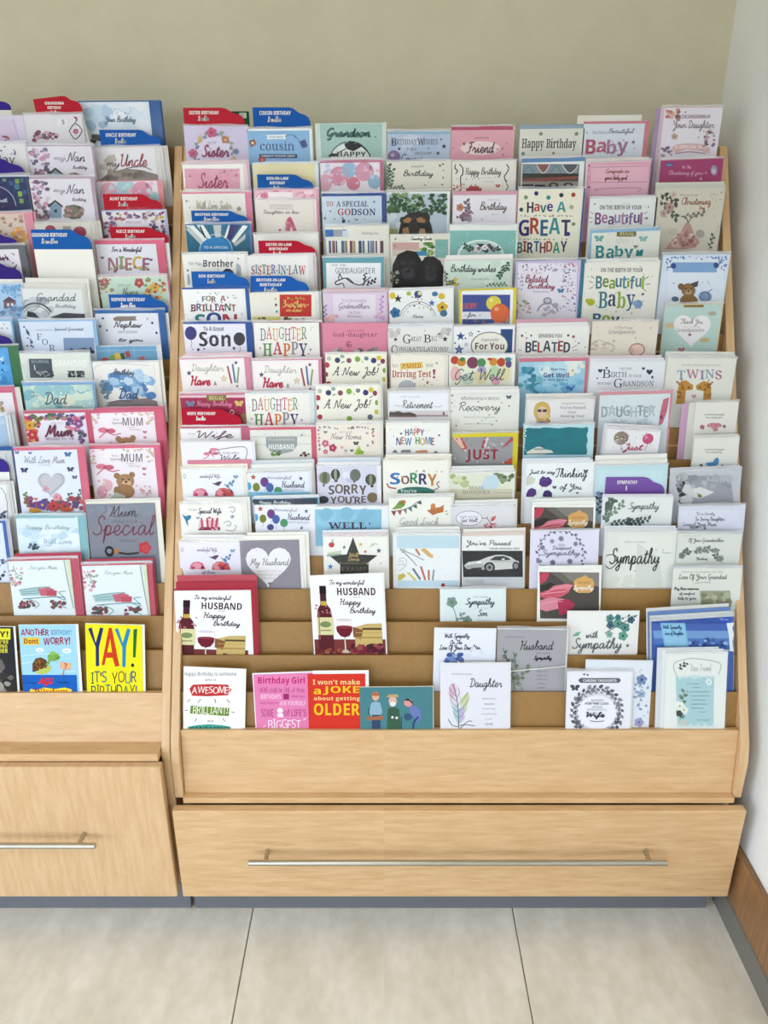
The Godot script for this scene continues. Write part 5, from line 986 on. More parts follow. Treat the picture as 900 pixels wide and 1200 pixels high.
	c("D3", 6, 33, 352, 392, 347, 0.02, {"p": "e6e6de", "e": ["e3e5e4", 0, 4, 6], "b": [3, -2, 11, ["e9e9e6", "dfe1e0", "eceae4"]]}, "pale landscape card reading MASS BOUQUET", [["R", 38, 360, 386, 440, "dfe2d0"], ["R", 38, 440, 386, 520, "cfcbb4"], ["K", 40, 362, 140, 420, 16, 10, 22, ["b8c490", "a0b078", "d4d8b0"]], ["K", 290, 360, 386, 400, 20, 8, 18, ["6a7f58", "8a9a70", "56684a"]], ["P", "c4d8e4", [200, 440, 235, 372, 290, 360, 310, 390, 300, 440]], ["T", "MASS", 142, 424, 223, 441, "7a7464", 1], ["T", "BOUQUET", 109, 449, 262, 471, "7a7464", 1], ["L", 3, "b0aa90", [280, 458, 330, 462, 386, 460]]])
	c("D3", 5, 45, 546, 388, 538, 0.02, {"p": "dedce0", "e": ["e6e6e4", 0, 6, 8], "b": [4, 4, 9, ["e3e3e0", "dfe0de", "eae9e4"]]}, "grey white get well card with a speech bubble", [["E", 142, 603, 74, 42, "7a7488"], ["E", 142, 603, 71, 39, "eceaf0"], ["T", "HOPE YOU GET", 90, 590, 195, 601, "6a6478", 0], ["W", "Get Well", 98, 603, 190, 630, "6a6478", 3], ["L", 4, "6a6478", [214, 598, 232, 604, 246, 594]], ["P", "c05a5a", [262, 612, 270, 596, 292, 588, 288, 608, 268, 622]], ["K", 225, 632, 305, 652, 14, 6, 11, ["c0707a", "e0a8a8", "a84a50"]], ["L", 4, "8a4a4a", [240, 600, 258, 625, 268, 640]]])
	c("D3", 4, 100, 706, 442, 697, -0.04, {"p": "ecebea", "e": ["e6e2dd", 0, 5, 8], "b": [4, 2, 9, ["dcc8c0", "e6e0da", "ece8e2", "e0d8d2"]]}, "You've Passed card with photo of a silver sports coupe", [
		["W", "You've Passed", 122, 726, 373, 764, "4a4a4c", 4], ["T", "YOUR DRIVING TEST", 250, 766, 420, 776, "4a4a4c", 2], ["R", 98, 783, 436, 930, "2b2c30"], ["P", "cfcfcd", [105, 866, 130, 846, 190, 838, 240, 818, 285, 806, 330, 806, 370, 818, 392, 834, 412, 842, 414, 862, 404, 878, 370, 884, 280, 890, 215, 888, 120, 884]], ["P", "3a3c42", [248, 836, 282, 814, 330, 812, 355, 822, 372, 834, 320, 838]], ["P", "a8a8a8", [110, 866, 200, 852, 230, 866, 210, 884, 120, 882]], ["P", "26272a", [140, 880, 205, 876, 205, 886, 150, 888]], ["E", 248, 876, 31, 30, "1c1c1e"], ["E", 248, 876, 21, 21, "8a8a8c"], ["E", 248, 876, 8, 8, "2a2a2c"], ["E", 396, 868, 20, 24, "1c1c1e"], ["E", 396, 868, 13, 16, "8a8a8c"], ["E", 190, 848, 14, 7, "ecece8"], ["L", 3, "8f8f8e", [260, 845, 330, 845, 400, 842]], ["R", 318, 826, 334, 834, "e2e2e0"], ["R", 92, 930, 440, 1010, "c4c7ca"], ["R", 108, 946, 215, 964, "b0b4b8"]])

func column_happy():
	c("D1", 16, 448, 107, 826, 102, 0.0, {"p": "dcdcd2", "e": ["8fa4b4", 4, 18, -2], "b": [1, -4, 5, "7f98ac"]}, "ivory Happy Birthday card in black lettering with dark stars", [["T", "Happy", 462, 163, 592, 234, "2f2f30", 3], ["T", "Birthday", 606, 160, 783, 234, "2f2f30", 3], ["S", 571, 134, 16, "4a4a46"], ["S", 780, 134, 16, "4a4a46"], ["S", 472, 250, 16, "6a6a66"], ["S", 652, 247, 12, "7a5a58"], ["S", 571, 134, 7, "9a9a94"], ["S", 780, 134, 7, "9a9a94"]])
	c("D1", 15, 458, 304, 826, 294, 0.0, {"p": "e6e8ea", "e": ["5f86b4", 0, 22, 2]}, "white bordered dark photo card of vintage vehicles", [["R", 463, 312, 796, 470, "4c4844"], ["R", 466, 316, 792, 366, "7f8f9a"], ["P", "8a5550", [548, 314, 618, 314, 602, 350, 585, 362, 566, 345]], ["P", "55585a", [700, 314, 786, 314, 770, 350, 740, 364, 716, 340]], ["L", 5, "d0d4d4", [545, 314, 566, 348, 586, 364, 606, 346, 622, 314]], ["L", 5, "d0d4d4", [694, 314, 716, 344, 742, 364, 772, 345, 790, 314]], ["L", 3, "4a5a68", [470, 360, 500, 325, 530, 360]], ["L", 3, "4a5a68", [630, 360, 660, 322, 690, 360]], ["R", 463, 366, 796, 386, "332f2c"], ["P", "8a4a40", [470, 402, 640, 388, 796, 380, 796, 396, 640, 408, 470, 412]], ["R", 463, 412, 796, 440, "8f8a80"], ["R", 463, 430, 530, 442, "242424"], ["E", 650, 435, 28, 16, "242424"], ["E", 738, 435, 28, 16, "242424"], ["E", 650, 435, 15, 9, "8a8a84"], ["E", 738, 435, 15, 9, "8a8a84"], ["R", 540, 432, 600, 442, "242424"]])
	c("D1", 14, 440, 457, 820, 454, -0.04, {"p": "e9e6d4", "e": ["2f55a0", 0, 3, 10], "b": [1, 3, 0, "dcdcd8"]}, "tall cream HAVE A GREAT BIRTHDAY card with coloured spots", [
		["E", 482, 506, 12, 12, "7a8a6a"], ["E", 543, 483, 13, 13, "2a2a78"], ["E", 615, 507, 13, 13, "2f8a8f"], ["E", 690, 493, 13, 13, "26303c"], ["E", 761, 491, 13, 13, "a03a3c"], ["E", 753, 563, 13, 13, "a0a88a"], ["E", 456, 578, 12, 12, "2a4a60"], ["E", 768, 664, 12, 11, "7a8a6a"], ["E", 738, 724, 13, 13, "3a2f7a"], ["M", "Have", 488, 530, 644, 592, 2, ["26264a", "b0402f", "1f6f7a", "2a2a78"]], ["T", "A", 666, 532, 720, 592, "2f8a8f", 2], ["M", "GREAT", 440, 632, 752, 730, 2, ["2f2a72", "a8402f", "2a5f8a", "2f8a8f", "26345a"]], ["M", "BIRTHDAY", 432, 770, 736, 836, 2, ["2f7a6a", "a03a3c", "26264a", "2a5f8a", "7a3a3a", "b0402f", "2f8a6f", "2a2a60"]], ["D", 455, 611, 760, 618, 26, 3, 4, ["6a6f5a"]], ["D", 450, 752, 745, 758, 26, 3, 4, ["6a6f5a"]]])
	c("D2", 12, 425, 30, 806, 24, -0.04, {"p": "c8b9dc", "e": ["2c7488", 0, 3, 30], "b": [1, 4, 2, "d6d6d8"]}, "lilac Belated Birthday card with leafy confetti and ring", [
		["R", 436, 42, 784, 420, "e8e3ee"], ["D", 440, 44, 790, 90, 70, 3, 6, ["5a6aa0", "c06a7a", "6a90b0", "8a7aa8", "b8b0d0"]], ["D", 690, 90, 785, 330, 50, 3, 6, ["5a6aa0", "6a90b0", "8a7aa8", "b06a8a"]], ["D", 432, 90, 470, 200, 16, 3, 5, ["8a7aa8", "6a90b0"]], ["K", 425, 240, 520, 350, 16, 5, 12, ["b0b890", "d0a0a8", "8a9a70", "c8bcae"]], ["T", "HAPPY", 528, 96, 578, 104, "b06a80", 0], ["W", "Belated", 478, 108, 612, 154, "a8506c", 4.5], ["W", "Birthday", 492, 156, 654, 204, "a8506c", 4.5], ["T", "WISHES FOR YOU", 524, 204, 622, 216, "9a8f9c", 0], ["Y", 690, 205, 20, "4a86b0"], ["A", 615, 340, 62, 190, 350, 9, "9a98a0"], ["E", 612, 264, 26, 22, "8f8f9a"], ["E", 612, 262, 16, 12, "c8c8d0"], ["E", 660, 292, 18, 16, "a8a8b0"], ["K", 585, 300, 670, 350, 8, 10, 20, ["c4c2ca", "b4b2ba"]]])
	c("D2", 10, 437, 418, 852, 410, -0.02, {"p": "e9e9e4", "e": ["e6e4e4", 0, 6, 6], "b": [3, -5, 13, ["e3e3e0", "cf9fae", "cfc4c6"]]}, "white SENDING YOU BELATED card with black and red letters", [["T", "SENDING YOU", 557, 456, 696, 478, "4a4a4e", 2], ["M", "BELATED", 480, 500, 748, 562, 2, ["3a3a40", "3f4f60", "a83a42", "3a3a40", "3f5a6a", "9a2f3a", "3a3a40"]], ["E", 460, 467, 7, 7, "3a3a60"], ["S", 487, 480, 9, "b86a70"], ["E", 514, 466, 6, 6, "4a4a70"], ["E", 732, 465, 7, 7, "3a3a60"], ["E", 763, 472, 9, 9, "a85a60"], ["E", 796, 510, 5, 5, "4a4a70"], ["L", 4, "8a8a8c", [762, 555, 790, 548]], ["L", 4, "8a8a8c", [760, 538, 785, 520]], ["L", 4, "8a8a8c", [440, 548, 460, 555]], ["D", 445, 440, 840, 560, 10, 2, 4, ["a85a60", "5a5a6a"]]])
	c("D2", 9, 442, 622, 832, 614, -0.02, {"p": "9cc8dc", "e": ["c86f84", 0, 20, 16], "b": [1, 3, 6, "d09aa6"]}, "sea blue Hope You Get Well Very Soon card", [
		["K", 560, 625, 820, 690, 16, 20, 44, ["b8dae6", "d6e6e6", "a8d0e0"]], ["K", 740, 620, 828, 680, 8, 14, 30, ["e6e2d4", "dfe6e2"]], ["K", 445, 660, 570, 790, 30, 10, 26, ["4f98ac", "3f86a0", "6fb0c0", "2f7890"]], ["K", 560, 730, 820, 800, 18, 14, 30, ["7ab8d4", "68a8cc", "8cc4dc"]], ["T", "Hope You", 624, 657, 710, 672, "3a4a80", 2], ["T", "Get Well", 587, 682, 737, 711, "2f3a7a", 2], ["T", "Very Soon", 613, 717, 710, 735, "3a4a80", 2], ["S", 576, 665, 8, "2f3a6a"], ["S", 758, 670, 7, "2f3a6a"], ["E", 595, 726, 4, 4, "2f3a6a"], ["E", 724, 726, 4, 4, "2f3a6a"], ["K", 720, 760, 770, 790, 6, 8, 14, ["3f6ab0", "5a80c0"]]])
	c("D2", 8, 490, 843, 882, 838, -0.02, {"p": "e4e2de", "e": ["dedcd8", 0, 5, 6], "b": [3, -3, 10, ["d8d4d0", "e0deda", "b8707c"]]}, "pale Passed Your Driving Test card with a blonde driver", [
		["R", 500, 856, 872, 1010, "e6e4e4"], ["E", 578, 910, 50, 58, "cfae62"], ["K", 535, 930, 625, 980, 16, 10, 20, ["cfae62", "b8964c", "dcc07c"]], ["E", 578, 915, 28, 34, "e3bfa0"], ["R", 552, 898, 575, 914, "3a3a50"], ["R", 582, 898, 605, 914, "3a3a50"], ["P", "6a5a90", [520, 1010, 545, 975, 578, 968, 612, 975, 635, 1010]], ["P", "cfae62", [528, 905, 545, 862, 578, 852, 612, 862, 630, 905, 600, 880, 560, 878]], ["T", "Congratulations!", 690, 856, 828, 872, "8a8588", 0], ["T", "You've Passed", 682, 878, 832, 896, "6a6568", 0], ["T", "Your", 728, 906, 780, 922, "6a6568", 0], ["T", "Driving Test", 690, 930, 826, 948, "6a6568", 0]])
	c("D3", 7, 444, 92, 834, 82, -0.01, {"p": "b8dae4", "e": ["d6e6ea", 0, 4, 4]}, "teal painted card with ragged edge and a white boat", [["P", "10747f", [448, 110, 470, 100, 520, 106, 560, 98, 640, 104, 700, 96, 770, 102, 800, 96, 804, 115, 796, 140, 804, 170, 796, 200, 804, 232, 798, 250, 446, 252]], ["P", "d8d8cc", [462, 236, 490, 222, 520, 206, 545, 206, 560, 220, 600, 226, 615, 240, 560, 248, 470, 250]], ["R", 505, 215, 560, 224, "8a9a98"], ["L", 4, "4a5a58", [470, 246, 610, 242]], ["D", 447, 100, 456, 230, 14, 3, 5, ["d8ece8"]], ["K", 470, 110, 780, 200, 10, 16, 34, ["147a86", "0e6c78"]]])
	c("D3", 6, 460, 300, 836, 292, -0.02, {"p": "eaf0f0", "e": ["e4ebee", 0, 4, 6], "b": [3, -8, 8, ["e4e6ea", "dfe4ea", "ece8ea"]]}, "white Just to say Thinking of You card with purple tulips", [
		["W", "Just to say", 476, 334, 618, 364, "3a4a5a", 4], ["W", "Thinking", 622, 326, 797, 396, "2f4454", 5], ["W", "of You", 648, 412, 770, 456, "3a4a5a", 4.5], ["P", "4f2f78", [530, 412, 535, 385, 552, 368, 568, 378, 582, 372, 604, 392, 600, 412, 572, 430, 545, 428]], ["P", "4f2f78", [458, 470, 470, 445, 490, 434, 515, 445, 516, 470, 500, 485, 460, 485]], ["P", "3f2566", [552, 470, 562, 450, 585, 446, 604, 462, 606, 485, 552, 485]], ["L", 6, "d8dcb0", [552, 430, 530, 455, 515, 480]], ["L", 4, "6a4a98", [545, 400, 560, 385, 580, 395]], ["P", "cfd0c2", [440, 380, 470, 362, 512, 385, 500, 410, 462, 425, 445, 412]], ["Y", 790, 342, 13, "3a3a5a"], ["Y", 617, 432, 12, "3a3a5a"], ["Y", 746, 463, 8, "3a3a5a"]])
	c("D3", 5, 495, 537, 842, 528, -0.01, {"p": "efefea", "s": 0, "e": ["f0eee8", 6, 6, 4], "b": [4, 0, 9, ["efeee8", "e9e8e2"]]}, "pink tulip photo card with gold badge, below the Thinking card", art_tulips())
	c("D3", 4, 482, 676, 862, 669, -0.06, {"p": "e0def0", "e": ["e9e8f0", 0, 4, 4]}, "lavender Deepest Sympathy card with grey floral wreath", [["A", 648, 800, 128, 200, 340, 4, "8a889a"], ["G", 648, 800, 128, 46, 20, ["7a7890", "9a98aa", "6a6880"]], ["F", 650, 716, 16, "8a889c", "5a5870"], ["F", 600, 730, 14, "9a98aa", "5a5870"], ["F", 545, 765, 15, "8a889c", "5a5870"], ["F", 730, 745, 14, "8a889c", "5a5870"], ["F", 600, 848, 16, "7a7890", "5a5870"], ["F", 696, 842, 16, "7a7890", "5a5870"], ["F", 520, 840, 15, "8a889c", "5a5870"], ["T", "With", 632, 745, 672, 758, "8a889c", 1], ["W", "Deepest", 600, 756, 710, 784, "8a889c", 3], ["W", "Sympathy", 536, 778, 752, 820, "7a788e", 4]])
	c("F3", 3, 35, 97, 281, 93, -0.04, {"p": "f0efea", "s": 0, "e": ["f1efe8", 0, 5, 4], "b": [2, 1, 7, ["efeee8", "e9e8e2"]], "ref": [495, 537, 842, 528, -0.04]}, "pink tulip photo card with gold badge in a bare pocket", art_tulips())

func column_baby():
	c("E1", 16, 20, 167, 360, 164, -0.02, {"p": "d4dce6", "e": ["c9788a", 0, 12, 26], "b": [2, -16, 18, ["dcdad0", "d4d4cc"]]}, "pale blue beautiful Baby card with pink letters", [["T", "You have a", 70, 204, 155, 222, "5a5a68", 0], ["W", "Beautiful", 160, 190, 302, 228, "7a7a88", 3.5], ["M", "Baby", 36, 248, 278, 330, 2, ["b0506a", "b8607a", "a87a98", "9a6a90"]], ["D", 40, 255, 275, 325, 50, 2, 4, ["d89ab0", "8a3a55"]], ["S", 303, 268, 13, "6a4a66"], ["S", 40, 216, 6, "6a5a70"], ["S", 312, 302, 6, "6a4a66"]])
	c("E1", 15, 45, 387, 392, 377, -0.04, {"p": "dba0b8", "e": ["e0c4cc", 6, 6, 2], "b": [2, -6, 11, ["dfd2d0", "e6e0dc"]]}, "pink ruled card with gold script congratulations", [["R", 60, 392, 380, 560, "e2b2c4"], ["L", 3, "b07a94", [60, 408, 380, 400]], ["L", 3, "b07a94", [58, 492, 378, 488]], ["L", 3, "a86a88", [100, 540, 100, 528, 330, 522, 330, 545]], ["W", "Congrats on", 145, 418, 275, 446, "a06a60", 4], ["W", "your baby girl", 140, 452, 265, 486, "a06a60", 4], ["K", 30, 385, 52, 520, 16, 4, 8, ["b04a70", "d88aa4", "7a3a58"]]])
	c("E1", 14, 58, 583, 432, 575, -0.04, {"p": "e3e6e4", "e": ["dfe2e4", 0, 5, 4], "b": [1, -6, 5, "dfe1e2"]}, "white ON THE BIRTH OF YOUR Beautiful card in purple", [["T", "ON THE BIRTH OF YOUR", 110, 618, 344, 642, "3a4448", 2], ["M", "Beautiful", 84, 655, 352, 722, 2, ["7a4a80", "a06a98", "6a4a78", "9a7ab0", "b07a98", "6a5a90", "8a6aa0", "6a4a78", "a06a98"]], ["S", 82, 612, 8, "6a7a80"], ["S", 382, 628, 7, "6a7a80"], ["L", 4, "7a8a8c", [60, 655, 75, 668]], ["L", 4, "7a8a8c", [52, 685, 72, 690]], ["L", 4, "7a8a8c", [358, 665, 378, 655]], ["L", 4, "7a8a8c", [358, 690, 380, 694]], ["L", 4, "7a8a8c", [56, 715, 72, 708]], ["E", 376, 690, 6, 6, "6a4a78"], ["D", 70, 590, 420, 660, 12, 2, 3, ["8a9a9c"]]])
	c("E1", 13, 66, 773, 446, 758, -0.04, {"p": "e0e2da", "e": ["8ab4d4", 8, 16, -4]}, "white Baby card with teal letters and gold label", [["R", 204, 752, 312, 792, "6f6838"], ["T", "REGAL", 220, 762, 300, 784, "cfc894", 3], ["Y", 105, 805, 26, "6fa8a0"], ["Y", 352, 806, 24, "86b4b0"], ["T", "Ba", 88, 842, 190, 912, "1f7f88", 2], ["T", "by", 196, 842, 300, 924, "1f7f88", 2], ["D", 90, 850, 290, 905, 30, 2, 4, ["7ac0c0", "cfe6e0"]], ["H", 311, 848, 13, "8a7f7a"], ["P", "1f7f88", [312, 900, 318, 866, 332, 866, 328, 880, 340, 864, 356, 864, 350, 900]], ["D", 140, 780, 330, 840, 14, 2, 4, ["a8a89c", "c8b8a0"]], ["E", 240, 815, 40, 14, "d6d8cc"]])
	c("E2", 12, 25, 84, 421, 74, -0.04, {"p": "eceae0", "e": ["e3e5e2", 0, 6, 4], "b": [2, -4, 8, ["e3e3dc", "eae8de"]]}, "tall white Beautiful Baby Boy card with elephant and duck", [
		["T", "ON THE BIRTH OF YOUR", 110, 108, 332, 130, "3f4a4c", 2], ["M", "Beautiful", 84, 146, 344, 214, 2, ["4a7a80", "6a8a4a", "7a9a3a", "3f7a8a", "4a8aa0", "8aa03a", "4a7a80", "5a8a8a", "9ab03f"]], ["M", "Baby", 100, 228, 302, 318, 3, ["3f7a86", "2f4a60", "8aa83a", "2f5f78"]], ["M", "Boy", 75, 348, 225, 410, 2, ["2f5f78", "8aa83a", "2f4a60"]], ["E", 62, 290, 22, 20, "b0b82a"], ["E", 44, 282, 11, 11, "b0b82a"], ["P", "d89a2a", [30, 286, 40, 282, 40, 290]], ["E", 318, 300, 24, 22, "7a9ac0"], ["E", 300, 296, 14, 14, "8aa8cc"], ["R", 303, 312, 314, 326, "7a9ac0"], ["R", 324, 312, 334, 326, "7a9ac0"], ["S", 340, 247, 11, "2f4a60"], ["L", 4, "6a7a7a", [58, 150, 78, 164]], ["L", 4, "6a7a7a", [48, 178, 70, 186]], ["L", 4, "6a7a7a", [52, 218, 72, 208]], ["L", 4, "6a7a7a", [344, 168, 366, 152]], ["L", 4, "6a7a7a", [352, 195, 376, 192]], ["L", 4, "6a7a7a", [340, 218, 358, 232]], ["D", 40, 100, 400, 380, 26, 2, 4, ["6a7a7a", "9aa89a"]]])
	c("E2", 10, 66, 392, 414, 389, -0.02, {"p": "e0d8ca", "e": ["dcd6cc", 0, 3, 2]}, "cream To The Proud Grandparents card with a sleeping baby", [["T", "To The Proud", 181, 414, 278, 431, "8a7f86", 0], ["T", "Grandparents", 154, 434, 296, 462, "7a6f78", 0], ["E", 312, 540, 44, 36, "b08a78"], ["E", 312, 540, 36, 29, "e3c4b8"], ["E", 285, 545, 12, 14, "d0ac9c"], ["K", 70, 490, 190, 550, 26, 6, 14, ["d0c4b0", "c4b8a4", "dcd2c4"]], ["L", 3, "a89a8a", [65, 520, 100, 490, 140, 500, 190, 520]], ["S", 375, 424, 8, "b8a8b0"], ["S", 92, 420, 6, "b8a8b0"], ["S", 298, 477, 7, "b8a8b0"], ["D", 80, 400, 400, 520, 14, 2, 3, ["b8a8a0"]]])
	c("E2", 9, 62, 603, 450, 600, -0.05, {"p": "e2e5ea", "e": ["e0e2e6", 8, 6, 4], "b": [3, -7, 9, ["dcdee4", "d8c8cc", "e3e4e8"]]}, "white On The Birth Of Your New Baby Grandson card", [["T", "ON THE", 210, 633, 274, 645, "4a5064", 1], ["T", "B", 118, 643, 162, 688, "2f3850", 1], ["T", "IRTH", 164, 656, 248, 684, "2f3850", 1], ["T", "OF YOUR", 258, 670, 326, 684, "4a5064", 1], ["T", "NEW BABY", 94, 710, 172, 723, "4a5064", 1], ["T", "G", 182, 692, 228, 740, "2f3850", 1], ["T", "RANDSON", 230, 704, 394, 732, "2f3850", 1], ["H", 107, 650, 12, "2f3850"], ["H", 335, 638, 9, "2f3850"], ["H", 368, 656, 17, "2f3850"], ["S", 385, 684, 11, "2f3850"], ["S", 92, 690, 7, "2f3850"], ["E", 140, 634, 6, 6, "5a6480"]])
	c("E2", 8, 104, 780, 476, 770, -0.05, {"p": "d4dee2", "e": ["cf8f9c", 2, 18, 12]}, "pale blue card of grey bunting letters DAUGHTER", [["L", 4, "8a98a0", [112, 840, 180, 850, 260, 870, 330, 862, 400, 840]], ["M", "DAUGHTER", 110, 835, 400, 892, 2, ["9aa8ae", "b0bcc0", "8a98a0"]], ["P", "c06a80", [425, 870, 440, 800, 470, 790, 462, 860, 440, 930, 418, 940]], ["E", 432, 895, 9, 11, "8a3a58"], ["D", 120, 790, 440, 840, 16, 2, 3, ["b8c8cc", "a8b8c0"]], ["K", 150, 910, 380, 950, 18, 8, 16, ["c4d0d6", "b8c6cc"]]])
	c("E3", 7, 148, 103, 425, 118, -0.04, {"p": "eae8ec", "e": ["e3e2e4", 6, 4, 2], "b": [4, -5, 7, ["dfdede", "d8d4da", "e4e2da"]]}, "small white Just card with gold and pink balloons", [["E", 220, 150, 39, 36, "8a7f78"], ["D", 190, 122, 250, 178, 26, 3, 6, ["c8b89a", "5a5450", "b89a6a", "dcd0bc"]], ["E", 361, 154, 29, 28, "c2507a"], ["E", 352, 146, 8, 7, "dc8aa8"], ["W", "Just", 236, 180, 342, 226, "b03a64", 6], ["D", 160, 120, 410, 215, 22, 2, 4, ["b8a090", "d09ab0", "9a90a0"]], ["L", 3, "8a7f78", [222, 186, 230, 215]], ["L", 3, "c2507a", [362, 182, 350, 215]]])
	c("E3", 6, 84, 302, 461, 292, -0.02, {"p": "c0dee6", "e": ["d4e4e8", 4, 5, 4], "b": [4, -1, 14, ["dfe0da", "e6e5de", "d6d8d4"]]}, "pale aqua card behind the sympathy tag", [["R", 100, 320, 440, 460, "c8e2ea"], ["V", 100, 560, 110, 440, 8, 26, "5a6a80"], ["K", 84, 440, 126, 500, 14, 6, 14, ["4a5a78", "7a8ab0", "3a4a5a"]]])
	tag("E3", 6, 136, 356, 451, 442, "7a55a4", ["SYMPATHY"], "purple SYMPATHY divider tag on the pale aqua card", {"l0": 0.19, "l1": 0.53, "z": 0.0045, "sh": -0.02})
	c("E3", 5, 124, 463, 491, 462, -0.03, {"p": "e4e9e6", "e": ["e3e4ea", 4, 5, 2], "b": [2, -3, 6, ["dcd8e0", "e4e4e6"]]}, "white Sympathy card with grey green leaf branches", [["V", 135, 600, 165, 480, 12, 34, "5f7468"], ["V", 150, 560, 230, 495, 8, 28, "7a8f80"], ["V", 130, 520, 175, 478, 7, 28, "4a5f58"], ["V", 160, 598, 370, 580, 18, 28, "4f6460"], ["V", 240, 590, 330, 600, 8, 26, "3a4a4c"], ["W", "Sympathy", 256, 488, 416, 540, "6a6f78", 4], ["T", "thinking of you", 312, 552, 380, 560, "9aa0a0", 0]])
	c("E3", 4, 144, 645, 516, 644, -0.06, {"p": "e0e2da", "e": ["dcdee4", 10, 6, 4], "b": [3, -5, 9, ["d8d8d8", "dfe2e8", "d0d4dc"]]}, "large With Sympathy card in flowing black script", [["R", 200, 665, 490, 940, "e4e6de"], ["T", "WITH LOVING", 234, 694, 345, 703, "9a9c98", 0], ["W", "Sympathy", 155, 730, 420, 850, "3f403e", 7], ["L", 5, "3f403e", [130, 800, 140, 770, 180, 768, 200, 800, 160, 840, 130, 820]], ["L", 6, "3f403e", [290, 850, 330, 872, 390, 825]], ["L", 3, "9a9c98", [440, 735, 440, 755, 480, 755]], ["L", 4, "5a5c5a", [400, 742, 404, 738]], ["P", "d6dad2", [290, 940, 300, 700, 420, 780, 440, 940]], ["K", 150, 880, 260, 940, 6, 20, 34, ["d8dcd4", "dcdcd0"]], ["W", "Sympathy", 155, 730, 420, 850, "3f403e", 7]])

